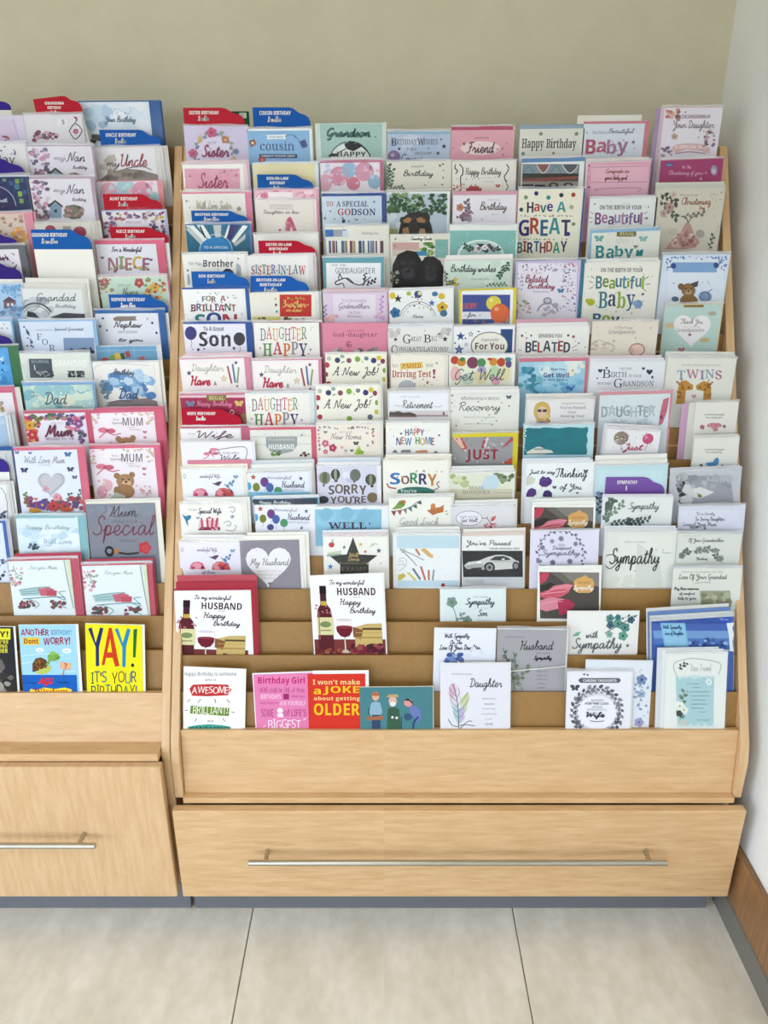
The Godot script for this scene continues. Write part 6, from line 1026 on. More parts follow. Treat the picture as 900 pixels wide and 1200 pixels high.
func column_christening():
	c("E1", 16, 470, 78, 792, 76, -0.15, {"p": "e2dde8", "e": ["d8b8b8", 10, 6, 2], "b": [4, -12, -2, ["c8bcd0", "a894b0", "d0c8d8"]]}, "white Christening Of Your Daughter card with a pink banner", [["K", 480, 92, 545, 150, 18, 8, 18, ["c88a78", "d8a898", "8a6a6a", "b87a70"]], ["T", "ON THE CHRISTENING OF", 535, 116, 722, 131, "6a5a68", 2], ["W", "Your Daughter", 510, 148, 742, 208, "8a7a80", 4], ["L", 3, "b08a8a", [540, 135, 720, 132]], ["F", 518, 238, 20, "c0a898", "8a6a58"], ["P", "d8b4b4", [500, 300, 530, 282, 600, 276, 680, 282, 720, 310, 715, 335, 660, 318, 580, 312, 520, 330]], ["T", "A SPECIAL DAY", 520, 288, 700, 306, "efe6e6", 2], ["K", 680, 205, 745, 300, 26, 6, 12, ["8a6a80", "b08a98", "c8b0b0", "6a5a6a"]], ["S", 652, 244, 7, "7a6a78"], ["K", 440, 300, 500, 350, 12, 8, 14, ["7a6a80", "a890a8"]], ["D", 540, 90, 620, 105, 4, 4, 6, ["8a6a78"]], ["L", 4, "8a5a68", [520, 335, 600, 325, 690, 335]]])
	c("E1", 15, 447, 371, 796, 357, -0.14, {"p": "a03a6a", "e": ["c8a0a0", 0, 4, 2]}, "magenta Christening card with silver print", [["R", 472, 384, 514, 404, "4a5a98"], ["T", "wishes", 478, 390, 508, 399, "c0c8e0", 0], ["W", "On The", 565, 398, 615, 414, "d8a0b8", 3], ["W", "Christening of your", 490, 425, 680, 458, "d8a0b8", 3], ["E", 742, 424, 18, 28, "9a9ab0"], ["E", 740, 430, 10, 14, "c0c0d0"], ["S", 696, 438, 8, "d8b0c4"], ["S", 668, 472, 10, "d8b0c4"], ["D", 460, 380, 780, 470, 24, 1.5, 3, ["b85a84", "c880a0"]]])
	c("E1", 14, 428, 526, 806, 520, -0.17, {"p": "cfcaba", "e": ["c8c6ba", 4, 6, 4], "b": [3, -2, 9, ["c4c6bc", "d0cec4", "bcbcb2"]]}, "tall cream Christening Day card with a patterned bundle", [
		["T", "With love on your", 550, 556, 655, 570, "6a645c", 0], ["W", "Christening", 562, 574, 722, 632, "a0605a", 4], ["W", "Day", 656, 624, 688, 648, "a0605a", 3], ["V", 445, 555, 530, 600, 7, 34, "4a4f48"], ["V", 440, 590, 525, 690, 9, 34, "5a5f54"], ["F", 490, 630, 28, "b09088", "7a5a54"], ["F", 515, 560, 20, "c8b4ac", "9a8078"], ["F", 455, 665, 24, "b8a098", "8a6a64"], ["P", "b89088", [450, 870, 480, 830, 540, 780, 575, 720, 590, 712, 605, 730, 620, 780, 650, 830, 620, 860, 560, 872]], ["K", 490, 770, 620, 855, 34, 7, 14, ["a87a72", "c8a8a0", "9a6a64", "d4bcb4"]], ["L", 5, "6a5a54", [550, 680, 580, 690, 590, 715, 610, 690, 650, 670]], ["V", 560, 680, 680, 665, 8, 24, "7a7a70"], ["E", 655, 780, 24, 24, "a8a098"], ["E", 500, 770, 30, 22, "c4bcae"], ["F", 600, 822, 18, "9a6a64", "7a4a48"], ["V", 700, 870, 730, 790, 6, 22, "6a6a60"], ["D", 700, 540, 790, 800, 20, 2, 5, ["a8a094", "b0988c"]]])
	c("E2", 12, 440, 42, 792, 36, -0.17, {"p": "d6e0f0", "e": ["b4c4cc", 4, 6, 2], "b": [1, -6, 3, "9fb0bc"]}, "pale blue card with a brown teddy and blue banner", [["R", 455, 58, 765, 385, "dde6f2"], ["R", 484, 78, 718, 132, "7fa4d0"], ["E", 488, 97, 15, 15, "2f4f86"], ["E", 716, 94, 15, 15, "2f4f86"], ["D", 450, 48, 780, 62, 26, 4, 6, ["5a7ab0", "8aa4cc"]], ["D", 450, 62, 478, 120, 10, 4, 6, ["6a84b4"]], ["D", 728, 60, 770, 120, 14, 4, 6, ["6a84b4"]], ["E", 562, 228, 38, 38, "8a6a42"], ["E", 524, 208, 18, 18, "7a5a38"], ["P", "4a4a58", [575, 192, 618, 176, 612, 208, 590, 212]], ["E", 562, 238, 18, 14, "b8966a"], ["E", 562, 232, 6, 5, "2a2018"], ["E", 548, 220, 4, 4, "1f1812"], ["E", 578, 220, 4, 4, "1f1812"], ["E", 562, 285, 48, 36, "8a6a42"], ["E", 650, 262, 36, 30, "7f98bc"], ["A", 650, 262, 24, 0, 360, 4, "4a6a98"], ["L", 4, "4a5a78", [660, 240, 690, 222]], ["E", 488, 275, 20, 14, "5a6a80"], ["D", 450, 180, 720, 260, 12, 3, 5, ["8aa4cc"]]])
	c("E2", 11, 449, 306, 747, 299, -0.07, {"p": "b8d2cc", "e": ["d8c8a0", 2, 5, 10]}, "mint Thank You Grandparents card with white heart", [["R", 546, 290, 652, 316, "8a7440"], ["E", 480, 412, 26, 14, "cfb98a"], ["E", 700, 348, 22, 12, "b0a890"], ["E", 668, 490, 26, 12, "c4ac78"], ["E", 480, 560, 20, 10, "c4ac78"], ["H", 596, 430, 99, "eceaea"], ["W", "Thank You", 532, 376, 652, 414, "9a8a8c", 3], ["T", "for being", 548, 414, 640, 424, "b8a8a8", 0], ["T", "Grandparents", 514, 426, 662, 452, "6a5a66", 1], ["H", 586, 462, 9, "8a5a6a"], ["Y", 545, 545, 18, "b8686a"]])
	c("E2", 9, 465, 584, 824, 588, -0.15, {"p": "dfdfd6", "e": ["d6d6ce", 4, 6, 4], "b": [4, -3, 8, ["cfcfc8", "d8d8d0", "c6c8c2"]]}, "white Christening TWINS card with two giraffes", [["T", "On the Christening of your", 535, 613, 742, 630, "9a9a90", 0], ["M", "TWINS", 508, 646, 748, 694, 3, ["7a9ab0", "a87a90", "8a7aa0", "8a9ab0", "a06a8a"]], ["P", "b8863a", [500, 830, 515, 735, 525, 712, 555, 700, 595, 728, 592, 752, 555, 756, 548, 830]], ["P", "b8863a", [645, 830, 650, 760, 612, 752, 608, 730, 650, 704, 680, 716, 690, 745, 690, 830]], ["D", 510, 720, 545, 800, 12, 4, 7, ["8a5a22"]], ["D", 655, 720, 685, 800, 12, 4, 7, ["8a5a22"]], ["E", 572, 740, 5, 5, "2a2018"], ["E", 630, 740, 5, 5, "2a2018"], ["L", 5, "8a5a22", [535, 708, 530, 692]], ["L", 5, "8a5a22", [672, 712, 680, 695]], ["P", "8a5a22", [510, 720, 500, 705, 520, 708]], ["P", "8a5a22", [690, 722, 704, 710, 690, 708]], ["H", 597, 788, 13, "c08aa4"]])
	c("E2", 8, 610, 822, 837, 817, -0.18, {"p": "e4e2da", "e": ["dedcd6", 0, 5, 2], "b": [3, -24, -2, ["d8d6d0", "c8a0bc", "d4c4cc"]]}, "small white christening card with a pink babysuit", [["T", "a christening gift", 650, 876, 756, 888, "5a5a58", 2], ["T", "for a baby girl", 655, 892, 744, 904, "5a5a58", 2], ["P", "c8808c", [668, 930, 690, 924, 706, 926, 728, 926, 742, 938, 728, 950, 720, 945, 715, 968, 695, 972, 682, 945, 668, 950, 658, 940]], ["F", 634, 948, 13, "a8505c", "e0b0b0"], ["S", 752, 944, 13, "5a5a5c"], ["D", 672, 930, 725, 960, 8, 3, 4, ["dfa4ac"]]])
	c("E3", 7, 602, 152, 841, 145, -0.18, {"p": "e2e2da", "e": ["d8d6d0", 2, 6, 2], "b": [2, -2, 5, ["d0cec8", "dad8d2"]]}, "small white christening card with a blue rocking horse", [["T", "a christening gift", 650, 206, 755, 217, "5a5a58", 2], ["T", "for a baby boy", 658, 220, 742, 232, "5a5a58", 2], ["P", "4f86b8", [648, 285, 660, 280, 690, 276, 702, 258, 716, 252, 724, 268, 716, 290, 690, 304, 660, 300]], ["L", 5, "3f6a98", [650, 302, 685, 312, 720, 302]], ["E", 625, 294, 9, 7, "5a5a5c"], ["S", 738, 296, 11, "5a5a5c"]])
	c("E3", 6, 480, 330, 852, 316, -0.22, {"p": "c2c4cc", "e": ["ccd0d6", 4, 8, 0], "b": [3, -2, 5, ["c4c8ce", "d0d2d6", "bcc0c8"]]}, "grey photo card of a white lily", [["R", 500, 348, 790, 500, "9c9ea6"], ["K", 510, 350, 780, 420, 20, 14, 30, ["a8aab2", "90929a", "b4b6bc"]], ["K", 500, 380, 560, 495, 22, 8, 18, ["5a5c60", "3f4144", "74767a", "2f3133"]], ["P", "dcdcda", [575, 420, 620, 408, 692, 435, 660, 450, 612, 468, 585, 450]], ["P", "cfcfce", [520, 430, 545, 388, 570, 398, 590, 440, 610, 470, 560, 460]], ["P", "c8c8c8", [500, 490, 510, 460, 545, 450, 575, 470, 560, 500]], ["E", 612, 455, 12, 10, "8a8a3a"], ["L", 4, "6a6a50", [600, 440, 615, 462]], ["W", "thinking of you", 660, 356, 770, 384, "c4c6cc", 3], ["D", 500, 350, 600, 385, 16, 3, 6, ["c4c6cc", "7a7c82"]]])
	c("E3", 5, 522, 514, 873, 506, -0.28, {"p": "d6d8e6", "e": ["dcdce0", 2, 4, 0], "b": [1, -2, 4, "d0d0d8"]}, "pale lilac Lovely Daughter sympathy card in grey script", [["R", 520, 530, 830, 650, "dcdeec"], ["W", "To a Lovely", 605, 540, 702, 562, "8a8c9c", 3], ["W", "So Sorry Daughter", 592, 566, 748, 594, "7a7c8e", 3.5], ["W", "Loss of Your Mum", 520, 594, 700, 622, "7a7c8e", 3.5], ["K", 560, 612, 640, 632, 10, 6, 12, ["8a8c94", "a8aab0", "6a6c74"]]])
	c("E3", 4, 512, 655, 851, 657, -0.14, {"p": "dcded6", "e": ["d6d8d8", 2, 5, 4], "b": [2, -2, 6, ["ccd0d0", "d8dada"]]}, "pale Loss Of Grandmother card with grey leaf wreath", [["T", "So Sorry For The Loss", 540, 662, 640, 672, "a8aaa4", 0], ["W", "Of Your Grandmother", 570, 678, 756, 706, "7a7c78", 3], ["V", 510, 780, 570, 745, 7, 28, "6a746c"], ["V", 590, 745, 680, 735, 9, 26, "7a847a"], ["V", 690, 730, 722, 750, 5, 24, "7a847a"], ["V", 740, 805, 710, 765, 6, 26, "6a746c"], ["F", 625, 738, 18, "8a948a", "5a645a"], ["F", 530, 770, 18, "7a847a", "5a645a"], ["F", 735, 785, 18, "8a948a", "5a645a"], ["W", "Thinking", 605, 780, 665, 798, "7a7c78", 3]])
	c("E3", 3, 492, 840, 853, 836, -0.2, {"p": "e0e2d8", "e": ["d4d8d8", 2, 6, 4], "b": [1, -2, 5, "ccd2d4"]}, "cream Loss Of Your Grandad card with a green photo", [["T", "Caring Thoughts On The", 530, 850, 755, 864, "8a8c86", 1], ["W", "Loss Of Your Grandad", 512, 868, 768, 904, "6a6c66", 3.5], ["L", 3, "8a8c86", [590, 918, 640, 910, 680, 914]], ["W", "May these memories", 480, 934, 612, 958, "4a4c48", 2.6], ["W", "of comfort", 505, 962, 588, 982, "4a4c48", 2.6], ["W", "help to give", 492, 986, 590, 1008, "4a4c48", 2.6], ["R", 615, 955, 775, 1040, "a4a68a"], ["K", 620, 965, 770, 1035, 22, 12, 26, ["989a7c", "b4b69c", "868a6c", "c0c2a8"]], ["S", 765, 957, 6, "8a8c86"]])

func lower_pockets():
	# the five lowest, partly empty rows of the wide unit
	c("F1", 2, 46, 108, 346, 105, 0.1, {"s": 0, "p": "efeef0", "e": ["a5303c", 0, 8, 20], "b": [4, 3, 13, ["a83440", "b8505a", "9c2c38"]], "ref": [575, 50, 861, 39, 0.08], "ky": 0.87}, "red wine bottle HUSBAND card with red envelopes stacked behind", art_wine())
	c("F1", 2, 575, 50, 861, 39, 0.0, {"s": 0, "p": "f0eff2", "e": ["ecebea", 0, 2, 6]}, "red wine bottle HUSBAND card standing alone in a bare pocket", art_wine())
	c("F1", 0, 84, 406, 316, 416, 0.06, {"s": 0, "p": "f0f0ee", "e": ["f2f1ee", 0, 3, 12]}, "white Happy Birthday AWESOME BRILLIANT humour card", [
		["T", "Happy Birthday to someone", 90, 424, 292, 444, "3a3a3e", 0], ["T", "who is", 170, 450, 215, 460, "3a3a3e", 0], ["P", "c03a3a", [112, 490, 125, 474, 190, 472, 262, 474, 278, 495, 265, 516, 190, 520, 125, 518]], ["M", "AWESOME!", 122, 482, 272, 508, 0, ["f2ece6"]], ["P", "6a8a2f", [122, 556, 275, 566, 275, 598, 122, 588]], ["M", "BRILLIANT!", 132, 558, 270, 590, 0, ["f0ecdc"]], ["T", "and", 192, 612, 215, 622, "3a3a3e", 0], ["P", "3f9a8a", [112, 660, 118, 640, 150, 634, 200, 630, 250, 634, 285, 640, 290, 660]], ["T", "FANTASTIC!", 130, 640, 280, 660, "2f4a3a", 2], ["L", 3, "6a6a6a", [120, 532, 108, 542]], ["L", 3, "6a6a6a", [160, 530, 150, 545]], ["L", 3, "6a6a6a", [215, 530, 220, 546]], ["L", 3, "6a6a6a", [262, 532, 275, 546]], ["L", 3, "6a6a6a", [100, 575, 112, 575]], ["L", 3, "6a6a6a", [285, 582, 298, 584]], ["L", 3, "6a6a6a", [150, 606, 142, 620]], ["L", 3, "6a6a6a", [252, 606, 262, 620]]])
	c("F1", 0, 356, 436, 588, 428, 0.04, {"s": 0, "p": "e07fae", "e": ["eceaec", 4, 6, 8], "z": 0.002}, "pink Birthday Girl humour card with white lettering", [
		["T", "Birthday Girl", 374, 444, 556, 478, "c0206a", 2], ["M", "MORE could be ONE of those", 380, 486, 556, 504, 0, ["b03a7a"]], ["T", "BIRTHDAYS", 384, 512, 462, 530, "f2d8e6", 0], ["R", 472, 510, 494, 532, "a0306a"], ["T", "when you", 503, 514, 556, 528, "a0306a", 0], ["T", "may have to", 380, 540, 452, 554, "b03a7a", 0], ["T", "ASK YOURSELF", 458, 538, 560, 555, "f2d8e6", 0], ["T", "SOME", 384, 570, 432, 600, "a0306a", 0], ["T", "of LIFE'S", 475, 570, 560, 598, "a0306a", 0], ["E", 458, 576, 11, 11, "f2e6ec"], ["R", 448, 588, 470, 602, "f2e6ec"], ["M", "BIGGEST", 410, 612, 540, 648, 0, ["f2dce8"]], ["L", 3, "f2dce8", [400, 634, 390, 642]], ["L", 3, "f2dce8", [550, 612, 560, 606]]])
	c("F1", 0, 568, 434, 793, 432, 0.0, {"s": 0, "p": "d23324", "e": ["efedea", -20, 14, 14], "z": 0.0}, "red I won't make a JOKE about getting OLDER card", [
		["T", "I won't make", 588, 454, 772, 474, "f2c88a", 2], ["T", "a", 590, 490, 618, 512, "f2c02a", 2], ["T", "JOKE", 626, 480, 770, 514, "f2c02a", 2], ["T", "about getting", 590, 520, 772, 540, "f2c88a", 2], ["T", "OLDER", 590, 548, 770, 594, "f2c02a", 2]])
	c("F2", 0, 38, 486, 324, 483, 0.0, {"s": 0, "p": "4a7f86", "e": ["d8cfb8", 0, 3, 4], "z": -0.002}, "teal card of three cartoon gardeners", [
		["E", 100, 520, 14, 17, "d8a890"], ["P", "b8603a", [86, 512, 98, 503, 114, 510, 112, 518, 90, 518]], ["P", "8fb0c0", [72, 575, 84, 545, 100, 540, 118, 545, 126, 580, 116, 600, 82, 600]], ["P", "3a4a68", [84, 592, 118, 592, 118, 652, 84, 652]], ["P", "a06a4a", [60, 600, 130, 596, 128, 612, 66, 614]], ["E", 167, 538, 16, 18, "d8b0a0"], ["P", "b8a070", [142, 524, 192, 522, 184, 512, 150, 513]], ["E", 167, 550, 12, 10, "e6e2dc"], ["P", "3f5f4a", [142, 652, 148, 568, 168, 560, 192, 570, 198, 652]], ["E", 165, 602, 5, 5, "e6e2dc"], ["E", 182, 604, 5, 5, "e6e2dc"], ["E", 228, 545, 17, 15, "d89a90"], ["P", "2f3540", [210, 535, 226, 527, 244, 540, 246, 552, 232, 538]], ["P", "6f7ab4", [232, 560, 256, 554, 275, 575, 278, 605, 262, 625, 250, 600, 238, 595]], ["L", 8, "3a4a78", [268, 600, 250, 620, 245, 652]], ["E", 226, 600, 17, 15, "3f5a78"], ["L", 5, "3a4a5a", [200, 600, 200, 652]], ["L", 4, "2f4a4c", [70, 590, 76, 562]]])
	c("F2", 3, 356, 105, 609, 100, 0.0, {"p": "dfeaea", "e": ["e6eaec", 4, 3, 2], "b": [1, -2, 3, "d8c8cc"]}, "pale aqua With Sympathy Son card with grey poppies", [["T", "With Deepest", 482, 128, 540, 136, "6a8084", 0], ["W", "Sympathy", 452, 136, 565, 172, "4a5a5e", 4], ["T", "on the loss of your", 490, 172, 545, 179, "7a9094", 0], ["W", "Son", 500, 182, 538, 206, "4a5a5e", 3.5], ["T", "Thinking of you", 495, 220, 552, 227, "8aa0a4", 0], ["F", 398, 152, 22, "7a9488", "5a7468"], ["F", 458, 224, 20, "7a9488", "5a7468"], ["L", 3, "6a8478", [402, 170, 415, 210, 412, 250]], ["L", 3, "6a8478", [452, 238, 435, 200, 430, 190]], ["V", 412, 240, 440, 196, 5, 16, "7a9488"]])
	c("F2", 1, 330, 256, 569, 259, 0.0, {"p": "e6e9f2", "e": ["eeeff0", 0, 4, 4], "b": [1, 0, 3, "e6e6e4"]}, "white Loss Of Your Daughter card with blue hydrangea", [["W", "With Sympathy", 372, 274, 468, 298, "4a4a54", 2.6], ["W", "On The", 395, 300, 440, 316, "4a4a54", 2.6], ["W", "Loss Of Your Daughter", 352, 318, 512, 346, "4a4a54", 2.8], ["K", 376, 356, 446, 390, 30, 7, 13, ["5a72b0", "7a90c4", "3f5490", "9ab0d4"]], ["K", 450, 330, 520, 370, 8, 8, 16, ["dce2ee", "e9ecf4"]], ["V", 400, 390, 380, 440, 4, 20, "6a8a70"]])
	c("F2", 1, 578, 258, 849, 261, 0.0, {"p": "a4a2a6", "e": ["e3e3e2", 0, 4, 6]}, "grey Loss Of Your Husband sympathy card with dark leaves", [["T", "On the loss of your", 610, 284, 684, 293, "5a5a5e", 0], ["W", "Husband", 668, 302, 798, 338, "26262a", 3.6], ["T", "with heartfelt", 732, 348, 788, 355, "4a4a4e", 0], ["W", "Sympathy", 724, 362, 794, 382, "2f2f34", 4], ["L", 3, "55624f", [655, 500, 640, 430, 600, 330]], ["L", 3, "6a7a62", [650, 480, 660, 420, 640, 345]], ["L", 3, "6a7a62", [648, 490, 680, 440, 712, 402]], ["V", 650, 470, 605, 345, 7, 22, "55624f"], ["V", 655, 460, 645, 360, 5, 20, "6a7a62"], ["V", 650, 480, 705, 410, 6, 22, "6a7a62"], ["V", 610, 450, 685, 488, 5, 20, "88927f"], ["T", "May each", 742, 405, 772, 411, "4a4a4e", 0], ["T", "tender memory", 736, 420, 782, 426, "4a4a4e", 0], ["T", "that you hold", 738, 436, 778, 442, "4a4a4e", 0], ["T", "over the years", 736, 452, 782, 458, "4a4a4e", 0], ["T", "bring you", 742, 468, 774, 474, "4a4a4e", 0], ["T", "comfort", 744, 484, 772, 490, "4a4a4e", 0], ["D", 590, 270, 840, 500, 30, 1.5, 3, ["b4b2b6", "94929a"]]])
	c("F2", 0, 355, 394, 626, 391, 0.0, {"p": "e3e1e8", "e": ["e9e8e6", 2, 4, 4], "b": [1, 0, 2, "e6e6e4"]}, "white Loss Of Your Daughter card with a pastel feather", [["T", "On the loss of your", 398, 428, 480, 438, "5a5a62", 0], ["W", "Daughter", 470, 450, 596, 498, "3a3a44", 3.4], ["P", "dcd4dc", [386, 500, 392, 474, 408, 466, 424, 480, 436, 520, 446, 570, 442, 610, 424, 636, 408, 600, 394, 548]], ["P", "d8b4c4", [386, 500, 392, 474, 408, 468, 418, 500, 402, 530, 390, 525]], ["P", "c8d2a0", [432, 530, 462, 502, 468, 520, 456, 565, 438, 590]], ["P", "a8cccc", [402, 560, 420, 552, 430, 590, 424, 634, 410, 605]], ["P", "b8b0d0", [424, 570, 448, 560, 444, 606, 428, 622]],
		["L", 3, "4f5660", [402, 470, 416, 520, 424, 580, 426, 650]], ["L", 2, "6a727a", [416, 520, 396, 500, 388, 484]], ["L", 2, "6a727a", [419, 540, 400, 524, 388, 508]], ["L", 2, "6a727a", [421, 560, 402, 548, 392, 530]], ["L", 2, "6a727a", [423, 582, 408, 572, 398, 556]], ["L", 2, "6a727a", [425, 604, 414, 596, 404, 580]], ["L", 2, "6a727a", [417, 526, 428, 508, 424, 486]], ["L", 2, "6a727a", [421, 556, 440, 536, 462, 504]], ["L", 2, "6a727a", [423, 580, 444, 562, 466, 530]], ["L", 2, "6a727a", [425, 604, 442, 592, 456, 566]], ["L", 2, "6a727a", [426, 624, 440, 616, 450, 596]], ["L", 3, "4f5660", [426, 636, 450, 632, 490, 636]], ["L", 3, "4f5660", [424, 640, 400, 634, 384, 610]], ["L", 3, "4f5660", [430, 648, 460, 620, 478, 618]], ["T", "May precious", 518, 526, 572, 533, "6a6a72", 0], ["T", "memories", 526, 546, 566, 553, "6a6a72", 0], ["T", "fill your heart", 518, 566, 572, 573, "6a6a72", 0], ["T", "and comfort you", 512, 586, 576, 593, "6a6a72", 0], ["T", "in your", 530, 606, 558, 613, "6a6a72", 0], ["T", "sorrow", 530, 626, 560, 633, "6a6a72", 0]])
	loose_string()
	c("F3", 2, 150, 255, 431, 254, 0.0, {"s": 0, "p": "ecebe6", "e": ["e9e8e2", 0, 2, 2]}, "white with Sympathy card with green blossom and bird", [["V", 300, 290, 420, 270, 5, 14, "5a7a78"], ["F", 318, 282, 17, "5a8a86", "3a5a5a"], ["F", 350, 302, 20, "6a9a8a", "3f5f5a"], ["F", 378, 318, 20, "5a8a86", "3a5a5a"], ["F", 372, 350, 20, "6aa08a", "3f5f5a"], ["F", 320, 308, 16, "4a6a78", "2f4a5a"], ["F", 400, 288, 15, "4a6a78", "2f4a5a"], ["F", 318, 345, 14, "8ab0a4", "5a7a74"], ["F", 348, 278, 13, "4a7a80", "2f4a5a"], ["L", 3, "4a5a5c", [300, 340, 350, 310, 395, 285, 424, 268]], ["P", "7ab49a", [172, 350, 190, 336, 206, 334, 196, 350, 180, 352]], ["W", "with", 226, 332, 272, 358, "7a7c7c", 3.5], ["W", "Sympathy", 174, 358, 368, 418, "6a6c70", 4.5], ["S", 392, 388, 9, "6a7a80"]])
	c("F3", 0, 222, 446, 481, 450, -0.06, {"p": "dfe4ea", "e": ["e6e9e6", 0, 3, 4], "z": 0.006}, "pale card with blue sprigs behind the Wife wreath card", [["F", 440, 522, 22, "6a86b0", "3a4a78"], ["F", 440, 578, 16, "9ab0c8", "6a80a0"], ["F", 430, 690, 20, "9a9ac0", "6a6a98"], ["V", 440, 530, 430, 640, 6, 18, "8aa0b0"], ["D", 410, 470, 470, 700, 20, 3, 6, ["8aa4c4", "b8c4d4"]]])
	c("F3", 0, 152, 492, 402, 491, -0.02, {"p": "e9e8ee", "e": ["dcdce0", 4, 4, 6], "b": [1, 2, 4, "d8d8de"]}, "white CARING THOUGHTS Wife card with oval flower wreath", [["P", "5a5a60", [192, 524, 200, 515, 352, 515, 360, 524, 352, 534, 200, 534]], ["T", "CARING THOUGHTS", 212, 520, 342, 530, "ecebee", 2], ["Y", 180, 554, 18, "3f3f46"], ["E", 268, 650, 90, 78, "d6d4dc"], ["E", 268, 650, 78, 66, "edecf1"], ["G", 268, 648, 94, 54, 20, ["6a6870", "8a8892", "4f4d56"]], ["G", 268, 648, 82, 44, 14, ["9a98a2", "7a7882"]], ["F", 250, 562, 11, "8a8892", "5a5862"], ["F", 195, 596, 11, "6a6872", "4a4852"], ["F", 350, 620, 10, "8a8892", "5a5862"], ["F", 190, 690, 12, "6a6872", "4a4852"], ["T", "SO SORRY", 244, 598, 292, 606, "6a6a70", 0], ["T", "FOR THE LOSS", 220, 610, 312, 619, "5a5a60", 2], ["T", "OF YOUR", 248, 624, 288, 632, "6a6a70", 0], ["T", "WONDERFUL", 228, 635, 308, 641, "8a8a90", 0], ["W", "Wife", 226, 648, 298, 674, "3a3a42", 5], ["L", 3, "6a6a70", [240, 682, 268, 686, 296, 682]], ["Y", 345, 688, 10, "3f3f46"], ["E", 215, 500, 4, 4, "5a5a62"], ["E", 228, 502, 4, 4, "5a5a62"]])
	c("F3", 1, 478, 295, 800, 275, -0.16, {"p": "3c5fae", "e": ["c9cdcc", 4, 8, 2], "b": [5, -4, 9, ["c8ccce", "6a84b8", "d4d4d0", "5a78b4"]]}, "blue seascape sympathy cards wrapped in clear film", [["R", 478, 276, 770, 304, "2f4f9c"], ["R", 478, 330, 800, 360, "6f98cc"], ["R", 478, 360, 800, 385, "4a74b8"], ["P", "3a62b0", [478, 385, 560, 372, 640, 380, 760, 370, 760, 440, 478, 440]], ["K", 600, 362, 760, 388, 22, 7, 13, ["2f4a88", "8ab0dc", "3f5fa4"]], ["R", 512, 300, 608, 392, "7fb8d8"], ["R", 518, 306, 602, 392, "8fc4e0"], ["W", "With Sympathy", 520, 308, 592, 328, "3f6a98", 3], ["W", "Loss of Daughter", 522, 332, 595, 352, "3f6a98", 3], ["E", 762, 286, 26, 17, "2a4fb0"], ["T", "With love", 746, 281, 780, 290, "a8bce6", 0], ["P", "dfe6ea", [770, 300, 800, 298, 790, 320, 798, 345, 782, 372, 788, 410, 766, 410, 772, 350]]])
	c("F3", 0, 537, 422, 776, 418, -0.15, {"p": "e4e8e2", "e": ["e2e4e2", 2, 6, 2], "b": [4, -9, 5, ["dfe2e0", "d6dadc", "e6e6e2"]]}, "cream verse card with pale blue panel and white flowers", [["L", 3, "9aa8a0", [570, 515, 560, 462, 610, 442, 660, 440, 742, 458, 732, 500]], ["V", 575, 478, 610, 456, 5, 16, "4a5a50"], ["W", "Dear Friend", 625, 460, 705, 488, "c4cac4", 3], ["P", "a9ccd0", [562, 512, 714, 508, 690, 705, 548, 706]], ["D", 562, 508, 712, 516, 22, 4, 6, ["c4dcdc"]], ["D", 550, 698, 692, 708, 18, 4, 6, ["c4dcdc"]], ["T", "In loving", 602, 534, 650, 541, "5a7a80", 1], ["T", "memory", 625, 550, 655, 556, "5a7a80", 1], ["T", "May you find comfort", 595, 566, 690, 573, "5a7a80", 1], ["T", "in all the happy days", 610, 582, 690, 588, "5a7a80", 1], ["T", "and cherished", 615, 598, 670, 604, "5a7a80", 1], ["T", "moments shared", 612, 614, 675, 620, "5a7a80", 1], ["T", "that live on", 610, 630, 660, 636, "5a7a80", 1], ["T", "always", 640, 646, 665, 652, "5a7a80", 1], ["T", "With Sympathy", 625, 678, 680, 684, "5a7a80", 1], ["V", 560, 680, 590, 565, 8, 22, "6a8068"], ["F", 565, 625, 20, "e6ece2", "b0b880"], ["F", 580, 640, 18, "dfe6dc", "b0b880"], ["F", 560, 655, 14, "3f4a3f", "2f382f"], ["E", 570, 690, 16, 12, "c4c8c0"], ["F", 690, 530, 14, "dce8e4", "a8b8b0"]])

func loose_string():
	# a white elastic thread stretched across the grey sympathy card
	var a := on_pocket(Vector2(598.5, 786.6), 1, 0.0); var b := on_pocket(Vector2(664.0, 780.6), 1, 0.0)
	var t := thing("elastic_thread", "thin white elastic thread across the grey Husband sympathy card", "thread")
	t.position = (a + b) * 0.5
	part("cord", tube(a - t.position, b - t.position, 0.0011, 8, 0.0003), plain("thread_white", Color("e9e7e0"), 0.7), t)

